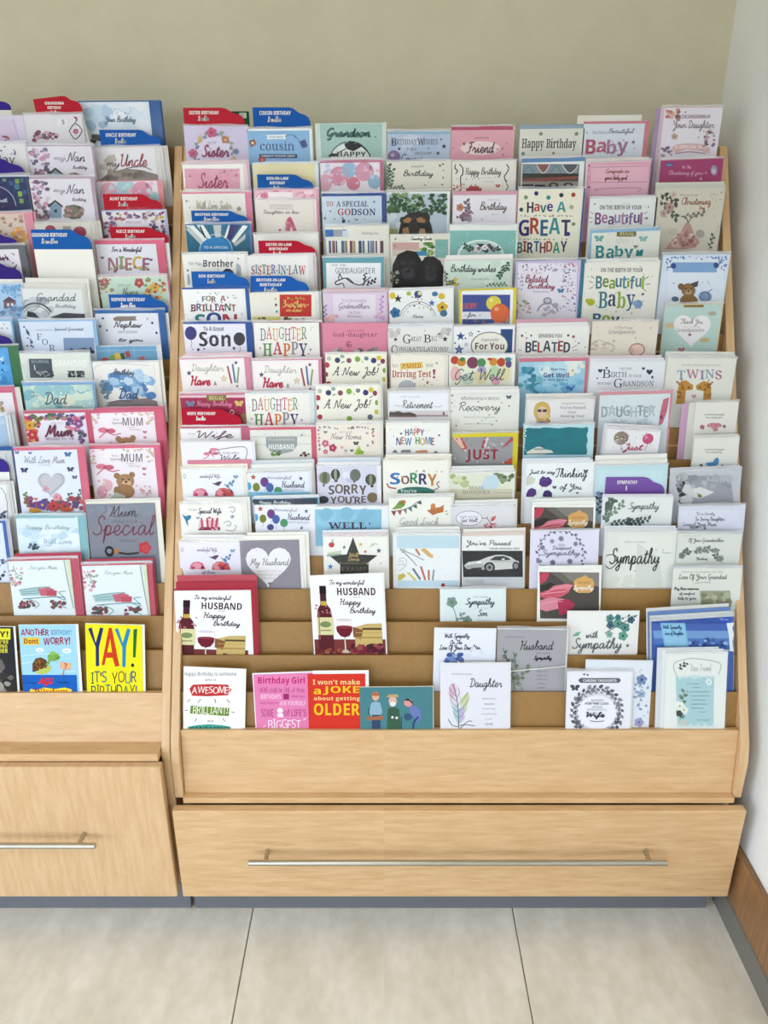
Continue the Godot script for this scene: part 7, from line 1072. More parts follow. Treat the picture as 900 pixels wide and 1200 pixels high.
func narrow_uncle():
	c("A1", 116, 375, 122, 712, 119, 0.14, {"p": "dce6f0", "e": ["2f5f98", 4, 6, 54], "b": [3, 10, 0, ["b9c6d4", "1f5290", "d4d8da"]]}, "large pale blue Your Birthday card with blue edges", [["K", 400, 150, 520, 260, 14, 18, 36, ["b4cee4", "c8dcec", "a4c2de"]], ["K", 520, 140, 700, 240, 10, 24, 44, ["e6ecf2", "d4e2ee"]], ["W", "Your Birthday", 505, 188, 652, 228, "6a7f98", 4], ["D", 520, 150, 640, 185, 12, 2, 4, ["9ab0c8"]], ["K", 440, 280, 490, 330, 12, 8, 14, ["3f4a40", "5a5a50"]]])
	tag("A1", 115, 475, 254, 770, 334, "1a57a8", ["UNCLE BIRTHDAY"], "blue UNCLE BIRTHDAY divider tag above the Uncle card", {"l0": 0.11, "l1": 0.6, "sh": 0.1})
	c("A1", 115, 442, 344, 742, 339, 0.11, {"p": "e4e2e6", "e": ["d8d6d4", 0, 6, 22], "b": [4, 12, 1, ["dcdada", "cfcdc8", "e2e0dc"]]}, "white my Uncle card over a brown moorland", [["K", 490, 375, 540, 450, 10, 14, 26, ["c8bfb8", "b8aea4"]], ["P", "8a7f74", [470, 500, 520, 460, 600, 440, 680, 448, 760, 470, 780, 500]], ["K", 510, 455, 740, 495, 20, 10, 22, ["7a7068", "9a8f80", "6a6058"]], ["W", "my", 510, 412, 572, 446, "5a4a4e", 4], ["W", "Uncle", 580, 370, 706, 430, "9a4a50", 6], ["L", 4, "5a4a4e", [600, 440, 680, 430, 726, 448]]])
	c("A1", 114, 460, 504, 752, 499, 0.1, {"p": "e4dce6", "e": ["dc8a8e", 0, 4, 24]}, "pastel watercolour balloon card above the aunt tag", [["E", 520, 545, 40, 40, "dca4b4"], ["E", 600, 525, 44, 36, "a8ccd4"], ["E", 680, 545, 50, 44, "dc98ae"], ["E", 738, 580, 26, 30, "9ac8cc"], ["E", 560, 580, 34, 30, "b8c0e0"], ["K", 480, 510, 740, 600, 24, 6, 16, ["e8bccc", "bcdce0", "d8c8e4"]], ["T", "5", 696, 512, 712, 530, "6a5a70", 2]])
	tag("A1", 113, 492, 562, 772, 634, "b2182c", ["AUNT BIRTHDAY"], "red AUNT BIRTHDAY divider tag under the pastel balloons", {"l0": 0.12, "l1": 0.6, "sh": 0.1})
	c("A1", 113, 487, 646, 786, 641, 0.09, {"p": "e2dfe4", "e": ["b4b8da", 0, 5, 12]}, "white card with a ring of mauve blossoms above the niece tag", [["K", 492, 650, 780, 690, 40, 7, 14, ["a85a78", "7a5a88", "c8b8c4", "5a4a6a", "c8a85a", "8a6a90"]], ["K", 492, 690, 560, 770, 20, 7, 13, ["a85a78", "7a5a88", "c08aa0"]], ["K", 710, 690, 785, 770, 20, 7, 13, ["7a5a88", "a88a9a", "5a4a6a"]], ["E", 640, 710, 66, 32, "e6e2ec"], ["T", "With Love", 602, 690, 672, 703, "8a8090", 0]])
	tag("A1", 112, 525, 720, 802, 786, "b0142a", ["NIECE BIRTHDAY"], "red NIECE BIRTHDAY divider tag above the Niece card", {"l0": 0.12, "l1": 0.61, "sh": 0.09})
	c("A1", 112, 457, 804, 747, 801, 0.1, {"p": "e4e4ee", "e": ["d8607e", 4, 18, 40], "b": [2, 8, 5, ["d8788e", "c9546f"]]}, "white For a Wonderful NIECE card with pink envelope", [["W", "For a Wonderful", 533, 815, 678, 848, "5a5058", 3.5], ["M", "NIECE", 513, 864, 716, 926, 2, ["a06a78", "8a9a6a", "b07a70", "c8b050", "9a5a78"]], ["Y", 488, 868, 9, "5a4a5a"], ["Y", 722, 878, 9, "5a4a5a"], ["Y", 548, 935, 9, "7a6a4a"], ["K", 515, 905, 715, 930, 16, 5, 9, ["8a9a70", "b06a78", "c8b890"]]])
	c("A1", 111, 470, 965, 790, 955, 0.1, {"p": "c6dccd", "e": ["e6e2da", 0, 5, 8], "b": [2, 5, 3, ["d88a98", "e2dcd8"]]}, "mint With Love Niece card with corner flowers", [["F", 665, 988, 24, "b04a55", "e0b060"], ["F", 740, 1010, 26, "d8b058", "a86a30"], ["F", 500, 985, 22, "b85a68", "e0c0a0"], ["K", 470, 970, 540, 1040, 18, 6, 12, ["a05a60", "8a8a60", "c88a80"]], ["K", 690, 970, 790, 1060, 24, 6, 13, ["c87a50", "8a9a60", "b04a55", "e0c070"]], ["T", "WITH LOVE", 562, 996, 625, 1004, "6a7a70", 0], ["W", "Niece", 580, 1010, 660, 1050, "7a8a80", 4]])
	tag("A2", 110, 520, 62, 798, 138, "1a57a6", ["NEPHEW BIRTHDAY"], "blue NEPHEW BIRTHDAY divider tag above the Nephew card", {"l0": 0.05, "l1": 0.63, "sh": 0.08})
	c("A2", 110, 456, 154, 756, 151, 0.07, {"p": "e3e6f0", "e": ["2a5fa0", 4, 16, 34], "b": [2, 6, 4, ["3a6aa8", "d0d6da"]]}, "white Nephew Happy Birthday card with brown ribbon", [["P", "8a7a70", [540, 176, 560, 166, 655, 166, 648, 176, 656, 186, 575, 190, 545, 188]], ["W", "Nephew", 540, 190, 678, 232, "4a4a52", 4.5], ["T", "HAPPY BIRTHDAY", 562, 236, 656, 248, "6a5a58", 0], ["E", 492, 176, 6, 6, "4a5a80"], ["S", 476, 214, 10, "4a4a5a"], ["E", 507, 234, 5, 5, "4a5a80"], ["E", 728, 198, 6, 6, "3a3a4a"], ["E", 746, 246, 6, 6, "3a3a4a"], ["S", 705, 178, 6, "8a7a70"], ["W", "to you", 560, 272, 680, 296, "4a4a52", 4]])
	c("A2", 109, 456, 312, 748, 308, 0.06, {"p": "6ba0c4", "e": ["dfe4e8", 0, 4, 10], "b": [2, 9, 0, ["e2e4e4", "cfd8de"]]}, "denim blue card with a string of little flags", [["L", 3, "8fbcd8", [460, 332, 745, 328]], ["L", 3, "8fbcd8", [520, 312, 524, 372]], ["L", 3, "8fbcd8", [640, 310, 644, 372]], ["P", "d8b84a", [545, 345, 570, 340, 578, 372, 550, 374]], ["P", "7a9a4a", [520, 356, 545, 350, 548, 376, 522, 378]], ["P", "a84a4a", [595, 340, 615, 328, 625, 360, 605, 366]], ["P", "3a5a4a", [572, 345, 592, 342, 598, 372, 580, 374]], ["P", "b86a70", [660, 362, 690, 356, 690, 376, 664, 378]], ["E", 500, 374, 16, 10, "b84a40"]])
	c("A2", 108, 441, 392, 737, 388, 0.06, {"p": "eceae6", "s": 1, "e": ["eeece4", 0, 4, 22], "b": [3, 9, 2, ["e6e4dc", "efede6", "dcdad2"]]}, "white Birthday Dad card with a blue watercolour sky", [["L", 2, "a8a8a0", [462, 560, 460, 405, 718, 402]], ["K", 500, 455, 720, 560, 34, 16, 36, ["6a9ac8", "8ab4d8", "5080b4", "a8c8e0", "7aa8d0"]], ["K", 480, 470, 520, 560, 12, 8, 18, ["5a7a88", "7a90a0"]], ["K", 600, 430, 700, 480, 8, 14, 26, ["c4d8e8", "b0cce4"]], ["P", "8a7f80", [490, 600, 520, 580, 600, 568, 690, 560, 745, 575, 748, 600]], ["W", "Birthday", 543, 418, 640, 458, "5a6070", 4], ["W", "Dad", 562, 512, 658, 562, "3f4468", 5], ["L", 4, "5a4a50", [500, 585, 560, 572, 620, 576]]])
	c("A2", 106, 437, 632, 737, 624, 0.07, {"p": "f0e6ee", "e": ["d05a78", 0, 14, 44], "b": [3, 8, 4, ["c84f6e", "d8708a"]]}, "white To a Special MUM card, top of a teddy shows", art_mum())
	c("A3", 105, 426, 108, 737, 101, 0.07, {"p": "eee6ee", "e": ["d4607c", 0, 16, 28], "b": [2, 8, 5, ["c84f6e", "e0d6d0"]], "ref": [437, 632, 737, 624, 0.07]}, "white To a Special MUM card with whole brown teddy", art_mum())
	c("A3", 103, 411, 372, 742, 365, 0.06, {"p": "7c7e8c", "e": ["e6e2d4", 0, 14, 26], "b": [2, 5, 5, ["e9e6da", "dedacb"]]}, "slate grey Mum Special Birthday card with red rose", [["K", 415, 375, 740, 420, 16, 16, 34, ["8a8c9a", "70727f", "7f8896"]], ["W", "Mum", 520, 378, 655, 430, "3a2f3c", 4.5], ["T", "Wishing you a", 532, 448, 650, 464, "5a5864", 1], ["W", "Special", 440, 425, 742, 560, "6f2f44", 6], ["T", "Birthday", 565, 540, 655, 556, "5a5864", 1], ["F", 688, 582, 32, "b8303a", "7a1f28"], ["F", 690, 585, 18, "c8404a", "8a2430"], ["P", "1f1c20", [492, 600, 500, 578, 520, 572, 538, 585, 540, 605, 530, 625, 505, 625]], ["E", 516, 598, 12, 12, "7c7e8c"], ["R", 540, 588, 565, 612, "a87a40"], ["L", 10, "26262a", [560, 606, 610, 612, 660, 606]]])
	c("A3", 102, 392, 668, 702, 661, 0.17, {"p": "dfe8ea", "e": ["b8485c", 0, 8, 26], "b": [3, 6, 8, ["c4c4c6", "b04458", "dcdcda"]]}, "garden bench card beside the oak side panel", art_bench())
	c("A4", 100, 408, 209, 680, 216, 0.02, {"s": 0, "p": "e9e01c", "e": ["f1f0ea", 0, 3, 12]}, "yellow YAY IT'S YOUR BIRTHDAY card", [
		["P", "25306a", [422, 232, 440, 226, 458, 300, 480, 226, 496, 230, 474, 320, 474, 412, 458, 412, 458, 320]], ["P", "cc3f26", [522, 228, 536, 228, 572, 412, 552, 415, 540, 372, 508, 372, 500, 408, 486, 406]], ["P", "e9e01c", [528, 280, 536, 345, 514, 345]], ["P", "2a86b8", [550, 234, 566, 230, 588, 300, 610, 230, 626, 236, 604, 320, 602, 416, 586, 416, 586, 320]], ["P", "2a6a34", [640, 236, 658, 232, 650, 370, 638, 370]], ["E", 636, 408, 8, 9, "2a3a34"], ["M", "IT'S YOUR", 434, 440, 656, 494, 0, ["3f5a3a", "25306a", "7a3a26", "3a4a80", "6a4a20", "8a3a30", "3a6a8a", "25306a"]], ["M", "BIRTHDAY!", 434, 505, 658, 560, 0, ["25306a", "3f6a3a", "8a3a26", "3a4a80", "6a4a20"]]])

func art_mum() -> Array:
	return [["K", 440, 630, 735, 640, 12, 5, 9, ["e0a0b0", "c8b8a8", "d8c0a0"]], ["K", 700, 632, 735, 690, 14, 5, 10, ["d8b0b8", "c8c090", "e0c8b8"]], ["K", 440, 640, 470, 700, 10, 5, 9, ["e0b0bc", "b8c0a0"]], ["T", "To a", 540, 656, 566, 666, "6a5058", 0], ["T", "Special", 535, 672, 584, 686, "6a5058", 0], ["T", "MUM", 586, 652, 682, 690, "5a4450", 0], ["T", "on your", 610, 696, 645, 703, "8a707a", 0], ["T", "Birthday", 620, 706, 672, 714, "8a707a", 0], ["E", 490, 712, 24, 13, "d87a90"], ["E", 528, 716, 22, 12, "c8607a"], ["E", 508, 716, 8, 8, "a84a64"], ["L", 6, "d87a90", [505, 720, 480, 740, 470, 750]], ["L", 5, "c8607a", [512, 722, 540, 735, 575, 728]],
		["Y", 690, 722, 10, "c8708a"], ["Y", 690, 748, 8, "c8708a"], ["E", 600, 780, 42, 34, "a8805a"], ["E", 562, 755, 15, 14, "9a7450"], ["E", 632, 750, 14, 14, "9a7450"], ["E", 606, 790, 22, 15, "d0ae88"], ["E", 604, 783, 7, 5, "3a2a20"], ["E", 588, 772, 4, 4, "2a2018"], ["E", 618, 772, 4, 4, "2a2018"], ["E", 596, 828, 46, 34, "a07850"], ["E", 560, 825, 16, 20, "94704a"], ["P", "b8c0b0", [520, 868, 555, 832, 600, 850, 590, 872]], ["E", 520, 800, 20, 26, "e0b0bc"], ["E", 490, 830, 24, 30, "d8a0b0"], ["K", 475, 770, 525, 850, 12, 6, 12, ["e0b8c0", "c88a9c", "d8c8b0"]], ["K", 650, 800, 720, 850, 12, 4, 9, ["e8bcc4", "d8a0a8"]], ["T", "on your Birthday", 665, 832, 722, 840, "8a5a68", 0]]

func art_nan() -> Array:
	return [["K", 145, 500, 230, 620, 34, 7, 16, ["b8a0b8", "8a7a98", "d8c4d0", "6a5f78", "c890a8"]], ["K", 160, 600, 240, 680, 20, 8, 16, ["8a6a80", "a890a0", "5a5560"]], ["W", "my", 255, 540, 310, 565, "b0aab8", 3], ["W", "Nan", 315, 515, 404, 560, "7a7080", 4.5], ["W", "Birthday", 345, 580, 412, 602, "a8a0ac", 3], ["P", "4a4a4c", [225, 620, 262, 590, 300, 620, 296, 630, 262, 602, 232, 630]], ["P", "7f98ac", [236, 625, 262, 604, 292, 625, 292, 680, 240, 680]], ["E", 264, 645, 8, 9, "3a4a5a"], ["E", 350, 650, 44, 36, "7a7464"], ["K", 310, 620, 395, 680, 34, 7, 14, ["6a6a54", "8a6a70", "4f5444", "a08a84", "b07a84"]]]

func narrow_nan():
	tag("A1", 115, 158, 108, 378, 178, "b01a2e", ["GRANDMA", "BIRTHDAY"], "tilted red GRANDMA BIRTHDAY divider tag above the grey card", {"l0": 0.25, "l1": 0.66, "roll": -26.0, "sh": 0.2})
	c("A1", 115, 112, 184, 388, 181, 0.13, {"p": "dcdae0", "e": ["cfccd6", 0, 4, 6], "b": [1, 3, 2, "d4d4d4"]}, "grey card with mauve flowers and a little lantern", [["R", 275, 200, 322, 236, "e4e2e6"], ["T", "5", 296, 206, 308, 228, "5a5060", 2], ["K", 160, 265, 275, 306, 30, 7, 14, ["8a4a68", "a86a88", "5a4a58", "c8a0b0", "6a6a60"]], ["L", 5, "6a5a60", [330, 262, 358, 225, 392, 258, 360, 300, 330, 262]], ["L", 4, "6a5a60", [358, 225, 370, 200]], ["F", 362, 262, 14, "b05a78", "e0b0c0"], ["P", "9a3a50", [350, 190, 368, 192, 372, 214]]])
	c("A1", 114, 130, 333, 437, 333, 0.11, {"p": "e0dce6", "e": ["b8a0b4", 0, 5, 8], "b": [1, 3, 3, "d0c8d4"], "ref": [130, 490, 432, 488, 0.13]}, "white my Nan card, upper of two, with blossom and birdhouse roof", art_nan())
	c("A1", 113, 130, 490, 432, 488, 0.13, {"p": "e0dde6", "e": ["b49cb0", 0, 8, 16], "b": [1, 5, 4, "b8a4b4"]}, "white my Nan card, lower of two, with whole blue birdhouse", art_nan())
	c("A1", 112, 150, 708, 432, 702, 0.12, {"p": "dedad0", "e": ["d8d4cc", 0, 5, 20], "b": [3, 12, 3, ["dcd8ce", "cfcbc4", "e2dfd8"]], "z": 0.002}, "cream card with red balloons behind the grandad tag", [["E", 240, 735, 26, 24, "a04a5a"], ["E", 380, 745, 32, 28, "a0485a"], ["R", 300, 716, 340, 760, "a8a098"]])
	tag("A1", 111, 147, 732, 430, 815, "1559a8", ["GRANDAD BIRTHDAY"], "tall white divider board with blue GRANDAD BIRTHDAY head", {"l0": 0.02, "l1": 0.62, "sh": 0.09, "z": 0.008})
	c("A2", 110, 95, 34, 392, 38, 0.08, {"p": "dfe2e2", "e": ["d8d8d2", 0, 5, 12], "b": [4, 6, 12, ["d8d6ce", "e2e0d8", "cfcdc6", "dedcd4"]]}, "white Grandad birthday card with grey wheel arcs", [["K", 105, 90, 250, 165, 16, 16, 34, ["c4c8cc", "b0b6bc", "a0a6ae"]], ["W", "Grandad", 172, 56, 363, 108, "6a6c72", 4], ["W", "Birthday", 260, 108, 360, 132, "9a9ca2", 3], ["A", 165, 190, 86, 220, 330, 9, "5a5c62"], ["A", 165, 190, 72, 215, 335, 4, "8a8c92"], ["P", "4a4c52", [240, 170, 300, 150, 420, 156, 425, 175, 240, 178]], ["P", "3a3c42", [120, 170, 125, 140, 160, 150, 180, 175]]])
	c("A2", 109, 90, 194, 442, 189, 0.1, {"p": "d4deF0".to_lower(), "e": ["8ab4dc", 0, 6, 16], "b": [1, 5, 4, "7fa8d4"]}, "pale blue FOR Special Grandad card with pine trees", [["T", "F", 172, 250, 195, 280, "3f4a60", 1], ["T", "O", 196, 276, 224, 304, "3f4a60", 1], ["T", "R", 228, 304, 258, 334, "3f4a60", 1], ["W", "Special Grandad", 255, 220, 398, 240, "8a98ac", 3], ["T", "DEAREST WISHES", 170, 228, 250, 237, "a8b4c4", 0], ["R", 300, 270, 448, 345, "7f98bc"], ["P", "2f3444", [320, 345, 335, 318, 350, 330, 400, 318, 420, 326, 430, 312, 440, 335, 448, 330, 448, 345]], ["P", "3a3f58", [120, 222, 135, 240, 140, 262, 125, 250]], ["S", 145, 290, 11, "3a3f6a"], ["D", 110, 215, 160, 320, 8, 3, 5, ["3a3f6a"]]])
	c("A2", 108, 95, 350, 422, 344, 0.07, {"p": "dde2d8", "e": ["cfd8dc", 4, 6, 8], "b": [2, 2, 3, ["8aa4b8", "d4dad6"]]}, "silver grey Special Grandad card with a dark train", [["R", 135, 370, 245, 462, "46525a"], ["T", "TO A SPECIAL", 145, 378, 232, 390, "b8c4c8", 0], ["L", 4, "e6eae8", [160, 400, 162, 425]], ["T", "GRANDAD", 252, 376, 412, 408, "f0f2ee", 2], ["D", 165, 430, 250, 458, 40, 3, 5, ["2a3034", "a8b0ac"]], ["R", 318, 428, 356, 460, "2f3438"], ["R", 360, 428, 398, 460, "2f3438"], ["D", 320, 432, 395, 456, 20, 3, 4, ["6a7478", "c8ccc8"]], ["P", "d0d6d0", [100, 400, 130, 370, 130, 470, 115, 470]]])
	c("A2", 107, 108, 500, 441, 493, 0.08, {"p": "a9ccc8", "e": ["7aa0cc", 2, 14, 10], "b": [1, 3, 4, "c8d2d6"]}, "teal To A Great Dad birthday card in script", [["K", 115, 500, 440, 600, 22, 20, 44, ["b8d4c8", "8fc0c4", "c8dccc", "7fb4be", "d4d8c4"]], ["T", "TO A", 146, 527, 175, 536, "5a7474", 0], ["T", "GREAT", 146, 542, 188, 552, "5a7474", 0], ["W", "Dad", 212, 532, 318, 588, "3f4f54", 5], ["T", "HAPPY BIRTHDAY", 270, 596, 400, 606, "4a6468", 0], ["D", 130, 510, 430, 600, 30, 2, 4, ["dcece4", "e6f0ea"]]])
	c("A2", 106, 115, 634, 407, 627, 0.09, {"p": "e6e2ee", "e": ["c8526e", 4, 12, 36], "b": [2, 6, 3, ["c04a66", "d4687f"]]}, "white Mum card under a bright arch of flowers", [["K", 118, 640, 200, 700, 30, 8, 16, ["c8485a", "d88a3a", "7a3a70", "d8b04a", "5a6a4a"]], ["K", 200, 634, 330, 660, 26, 7, 14, ["4a6a4a", "5a5a8a", "c86a80", "7a9a5a"]], ["K", 320, 638, 402, 720, 34, 8, 16, ["7a4a80", "c8607a", "5a4a78", "a890b0", "d08a9a"]], ["K", 118, 700, 170, 765, 22, 8, 16, ["c8384a", "d86a3a", "a82f50", "e0a050"]], ["K", 370, 720, 410, 775, 12, 7, 13, ["8a5a90", "4a5a5a"]], ["F", 140, 690, 24, "d8a03a", "8a4a2a"], ["F", 150, 735, 26, "c02f45", "e0b050"], ["F", 375, 680, 22, "8a4a88", "e0c0d0"], ["T", "FOR YOU", 245, 676, 300, 684, "a8a0b0", 0], ["W", "Mum", 210, 688, 347, 742, "6f2f4a", 9], ["T", "WISHING YOU THE", 213, 748, 350, 760, "7a5a70", 0]])
	c("A3", 104, 66, 116, 368, 109, 0.15, {"p": "dee4f0", "e": ["d4667f", 2, 14, 36], "b": [2, 8, 4, ["d87a90", "dcd8cc"]]}, "pale blue With Love Mum card with butterflies and flower bank", [["W", "With Love Mum", 118, 140, 312, 176, "a0a4b0", 3.5], ["T", "on your Birthday", 185, 180, 245, 190, "9a9ca8", 0], ["Y", 118, 210, 18, "3f4468"], ["Y", 325, 134, 17, "4a6aa8"], ["Y", 340, 206, 17, "4a4468"], ["Y", 362, 244, 13, "5a5a90"], ["Y", 82, 125, 11, "6a6a98"], ["Y", 145, 127, 9, "6a6a98"], ["H", 250, 272, 66, "b2b1b8"], ["H", 250, 268, 52, "c2c1c8"], ["F", 225, 300, 18, "c8a0ac", "8a8a90"], ["K", 130, 345, 410, 400, 60, 9, 18, ["5a3a70", "8a4a6a", "a83a40", "4a5a48", "c86a5a", "7a3f80"]], ["F", 265, 385, 28, "b83a35", "6a2020"], ["F", 320, 385, 26, "b83a40", "6a2020"], ["F", 210, 378, 28, "5a3f88", "d0a040"], ["F", 278, 340, 20, "d898a4", "b06a78"], ["V", 320, 390, 345, 320, 7, 16, "5a5a70"], ["V", 370, 390, 395, 310, 8, 16, "4a5a50"], ["V", 140, 390, 125, 320, 7, 18, "6a7a50"], ["E", 175, 405, 30, 12, "c8902f"], ["E", 330, 402, 34, 10, "b8502f"]])
	c("A3", 103, 75, 435, 372, 433, 0.1, {"p": "d4e6ee", "e": ["7fb4bc", 0, 8, 34], "b": [2, 10, 6, ["b4ccd0", "cfd2cc"]]}, "pale blue misty birthday card with teal edge", [["K", 110, 480, 370, 590, 20, 26, 50, ["dceaf2", "c8dce8", "bcd4e4", "e4eef2"]], ["W", "Happy Birthday", 120, 470, 335, 500, "a8bcc4", 3.5], ["W", "With Love", 210, 535, 345, 562, "9ab4cc", 3], ["K", 140, 562, 190, 586, 10, 6, 11, ["4a5a6a", "6a7a88", "3f4a58"]], ["L", 4, "9ab8c4", [75, 438, 360, 436]]])
	c("A3", 102, 37, 646, 336, 638, 0.2, {"p": "dfe8ea", "e": ["b8485c", 0, 8, 36], "b": [4, 8, 7, ["d8b4ba", "b04458", "c4c4c6"]], "ref": [392, 668, 702, 661, 0.17]}, "garden bench card next to its twin in a low pocket", art_bench())
	c("A4", 100, 88, 216, 360, 214, 0.03, {"s": 0, "p": "9fd0ea", "e": ["efefec", 0, 3, 14]}, "light blue ANOTHER BIRTHDAY DON'T WORRY tortoise card", [
		["M", "ANOTHER", 98, 234, 234, 264, 2, ["9a2338"]], ["T", "BIRTHDAY!", 244, 238, 340, 262, "2f6a8a", 0], ["R", 105, 274, 186, 310, "e3c04a"], ["T", "Dont", 112, 280, 180, 304, "8a2a20", 2], ["M", "WORRY!", 204, 274, 334, 308, 2, ["9a2338"]], ["E", 186, 335, 20, 11, "e6eef0"], ["E", 315, 338, 22, 12, "e6eef0"], ["T", "ha", 180, 331, 192, 340, "6a7a80", 0], ["T", "hee", 306, 334, 324, 343, "6a7a80", 0], ["R", 90, 455, 360, 560, "1f5fb4"], ["L", 3, "d4e8f0", [95, 365, 200, 352, 300, 360]], ["L", 3, "d4e8f0", [95, 400, 150, 392]], ["L", 3, "d4e8f0", [290, 440, 355, 436]],
		["P", "6a4428", [146, 442, 148, 400, 165, 375, 190, 370, 215, 382, 222, 405, 215, 420, 190, 430]], ["D", 155, 382, 212, 425, 24, 4, 7, ["8a6238", "553618"]], ["P", "b8c45a", [160, 446, 180, 428, 215, 420, 232, 405, 240, 420, 220, 446, 190, 452]], ["E", 252, 368, 30, 20, "7aa84a"], ["L", 12, "7aa84a", [232, 372, 228, 392, 215, 408]], ["E", 248, 350, 14, 9, "8ab85a"], ["L", 3, "2f4a20", [262, 374, 278, 368]], ["P", "dfb088", [282, 390, 336, 398, 330, 430, 280, 424]], ["T", "?", 300, 398, 316, 424, "b83a2a", 2], ["L", 5, "a87a50", [300, 428, 292, 456]], ["W", "AGE", 172, 470, 246, 505, "d8303a", 7], ["P", "f0d83a", [120, 548, 135, 522, 160, 530, 200, 516, 250, 524, 300, 516, 335, 526, 325, 548]], ["T", "Wisdom", 150, 520, 315, 548, "b8242a", 3], ["T", "brings", 112, 488, 160, 500, "1f4a8a", 0], ["T", "comes", 262, 488, 325, 500, "1f4a8a", 0]])

func narrow_edge():
	# cards at the edge of the picture, cut by its frame
	tag("A1", 116, -250, 98, 44, 152, "3a1f86", [], "purple divider tag above the pale lilac card", {"sh": 0.1})
	c("A1", 115, -190, 194, 108, 188, 0.13, {"p": "d8cfe4", "e": ["cfcbd6", 0, 5, 6]}, "pale lilac card with a plain frame", [["R", -150, 204, 76, 310, "d4c6e0"], ["L", 3, "a898bc", [60, 205, 82, 290, 84, 310]], ["K", 10, 288, 40, 305, 6, 5, 9, ["8a4a58", "a86a70"]]])
	c("A1", 114, -195, 324, 116, 319, 0.12, {"p": "e4e2e4", "e": ["cfccd2", 0, 4, 8]}, "white Birthday card ending in day above a purple tag", [["T", "Birthday", -165, 376, 68, 424, "3a3a48", 0], ["S", 68, 370, 9, "4a4a7a"], ["D", -150, 330, 100, 370, 10, 3, 5, ["5a5a8a"]]])
	tag("A1", 113, -220, 390, 108, 470, "33207c", [], "purple divider tag above the navy card", {"sh": 0.12})
	c("A1", 113, -190, 482, 136, 478, 0.1, {"p": "1f2c5c", "e": ["cfd4da", 0, 6, 6], "b": [1, 3, 4, "b8bcc8"]}, "navy card with green squares and a dark dome", [["D", 0, 490, 130, 620, 0, 3, 5, ["4a6a90"]], ["R", 10, 488, 28, 502, "6a8f70"], ["R", 70, 490, 90, 512, "7a9a4a"], ["R", 95, 485, 112, 505, "3f6a78"], ["R", 66, 516, 88, 540, "3f7a80"], ["R", 80, 550, 100, 575, "8aa84a"], ["R", 84, 585, 104, 608, "7a9a4a"], ["R", 40, 500, 60, 520, "34588a"], ["R", 104, 540, 124, 565, "34588a"], ["E", -30, 620, 95, 100, "2a2a58"], ["A", -30, 620, 95, 270, 360, 4, "a8b0c8"], ["W", "month", -40, 585, 26, 602, "c8d0e0", 4]])
	c("A1", 112, -190, 662, 112, 655, 0.18, {"p": "d4c4b8", "e": ["d88a9c", 0, 4, 40], "b": [3, 10, 2, ["d4849a", "dc9aaa", "c8748c"]]}, "beige rose patterned card with pink envelopes", [["K", -180, 665, 110, 760, 60, 7, 16, ["c89a98", "a8806a", "d8b0a8", "8a8a70", "c87a80"]], ["K", 60, 730, 120, 800, 14, 10, 20, ["d8a050", "c88a60", "e0b878"]]])
	tag("A1", 111, -230, 745, 78, 812, "35207e", [], "purple divider tag below the rose patterned card", {"sh": 0.15})
	c("A1", 111, -200, 832, 86, 826, 0.2, {"p": "e6e4ea", "e": ["5f6068", 0, 18, 34], "b": [2, 10, 2, ["4f5058", "d8909e"]]}, "white For Your card with purple pen lettering and grey edge", [["W", "For Your", -140, 850, 42, 890, "6a2f6a", 7], ["W", "Friend", -40, 900, 80, 930, "6a2f6a", 5], ["D", -150, 835, 80, 900, 16, 3, 5, ["7a5a98", "b86a8a"]]])
	tag("A1", 110, -230, 890, 94, 960, "2f1f74", [], "purple divider tag above the blue cottage card", {"sh": 0.15})
	c("A2", 110, -200, 18, 98, 12, 0.15, {"p": "a4c4e4", "e": ["b4c8dc", 0, 6, 10]}, "light blue card with a pink cottage under branches", [["V", 0, 40, 90, 30, 10, 26, "6a9ac8"], ["V", 10, 30, 80, 70, 8, 24, "7aa8d0"], ["P", "7a5a68", [14, 92, 40, 76, 72, 92, 72, 132, 14, 132]], ["P", "5a4a5c", [8, 96, 40, 72, 78, 96]], ["R", 30, 105, 40, 118, "dce4ea"], ["R", 50, 105, 60, 118, "dce4ea"], ["K", -10, 125, 100, 165, 20, 8, 18, ["8aaccc", "6a8ab0", "9a98b4"]]])
	c("A2", 109, -220, 196, 48, 190, 0.2, {"p": "dfe8f0", "e": ["8ab8dc", 0, 10, 8]}, "white card with pale blue edge above a purple tag", [["R", -200, 205, 30, 260, "e4ecf2"], ["D", -60, 205, 40, 240, 8, 3, 5, ["8aa0c0"]]])
	tag("A2", 108, -260, 236, 50, 300, "2f1f7a", [], "purple divider tag beside the Special Grandad card", {"sh": 0.2})
	c("A2", 108, -230, 322, 36, 316, 0.25, {"p": "4a9ad8", "e": ["2c6a3c", 0, 8, 50], "b": [2, 10, 0, ["1f3a6a", "2f5f3a"]]}, "bright blue card with dark green envelope", [["K", -100, 330, 40, 480, 14, 16, 34, ["5aa8e0", "3a86c8", "6ab4e4"]], ["S", 18, 425, 8, "1f3a8a"], ["T", "BOY", -60, 450, 10, 480, "1f2f80", 2], ["D", -80, 340, 30, 440, 12, 3, 6, ["1f4a9a", "dce8f0"]]])
	c("A2", 107, -220, 540, 58, 532, 0.28, {"p": "e4dfe4", "e": ["c8607c", 0, 30, 12], "b": [2, 14, -2, ["d8d4cc", "cfc8c0"]]}, "white card with pink envelope beside the teal Dad card", [["K", -40, 590, 20, 620, 8, 8, 14, ["b89a6a", "8a7a50", "c8a8a0"]], ["W", "with love", -90, 560, 20, 590, "9a8a9a", 4]])
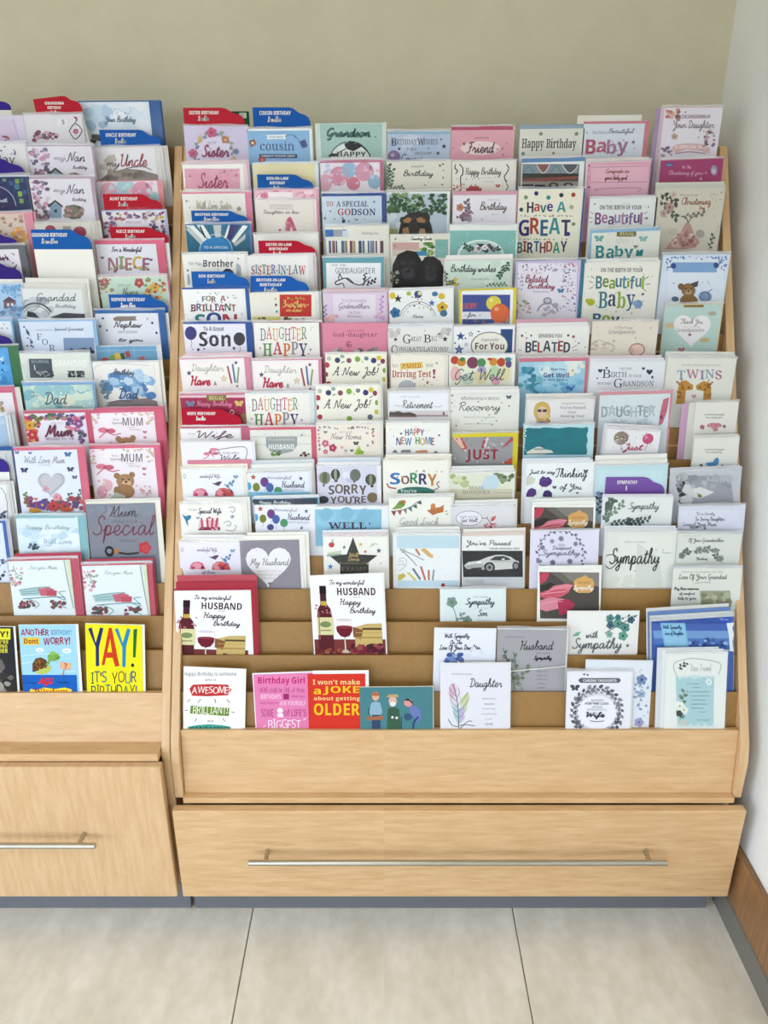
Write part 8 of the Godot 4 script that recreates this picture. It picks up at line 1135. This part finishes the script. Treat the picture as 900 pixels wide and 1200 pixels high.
	c("A2", 106, -240, 652, 20, 644, 0.3, {"p": "a4bcd8", "e": ["d4dade", 0, 8, 14], "b": [3, 14, 0, ["c8ccce", "b8b8b6", "d4d2cc"]]}, "dusty blue card with pale grey stack edges", [["K", -80, 660, 20, 780, 10, 14, 26, ["94b0d0", "b4c8e0"]]])
	tag("A3", 105, -280, 122, 32, 205, "3a2488", [], "purple divider tag below the dusty blue card", {"sh": 0.28, "z": 0.0035})
	c("A3", 105, -260, 200, 30, 194, 0.28, {"p": "e2e2e0", "e": ["c8ccd0", 0, 60, 4], "b": [4, 12, 10, ["c4c8cc", "2f5f9c", "d4d4d0", "bcb8b0"]]}, "white card with a fan of grey and blue edges", [["L", 3, "8a8a90", [-100, 215, 10, 210, 20, 260]]])
	c("A3", 104, -260, 286, 28, 280, 0.25, {"p": "e4e4e6", "e": ["dcdcda", 0, 8, 10], "b": [3, 10, 4, ["d0d2d4", "dcdad4", "c8ccd2"]]}, "white framed card with thin black outline", [["L", 3, "5a5a66", [-200, 300, 8, 296, 60, 480]], ["K", -20, 400, 40, 440, 8, 6, 12, ["7a8a9a", "4a5a6a"]]])
	c("A3", 103, -260, 470, 10, 462, 0.25, {"p": "d8e2f0", "e": ["3a62b0", 0, 10, 14], "b": [2, 12, 6, ["b4b8c0", "3460a8"]]}, "pale blue card with royal blue edge in a low pocket", [["K", -60, 640, 50, 740, 30, 5, 12, ["5a6a88", "8a98b0", "3f4a60"]], ["W", "Mum", -60, 520, 10, 560, "6a7aa0", 4]])
	c("A4", 100, -214, 224, 62, 224, 0.07, {"s": 0, "p": "2a2a2e", "e": ["eeeeea", 0, 3, 10]}, "black photo humour card with yellow HOORAY banner", [["R", -200, 232, 50, 284, "e0dc3a"], ["T", "HOORAY!", -180, 244, 40, 272, "26262a", 2], ["T", "YOU'RE", -40, 288, 40, 304, "e0dc3a", 2], ["T", "GETTING", -50, 308, 35, 324, "e0dc3a", 2], ["T", "OLDER", -40, 328, 38, 348, "e0dc3a", 2], ["K", -120, 380, 60, 540, 40, 14, 34, ["6a645c", "8a8278", "4a4640", "35322e", "9a948a"]], ["E", 10, 460, 26, 18, "3a3632"]])
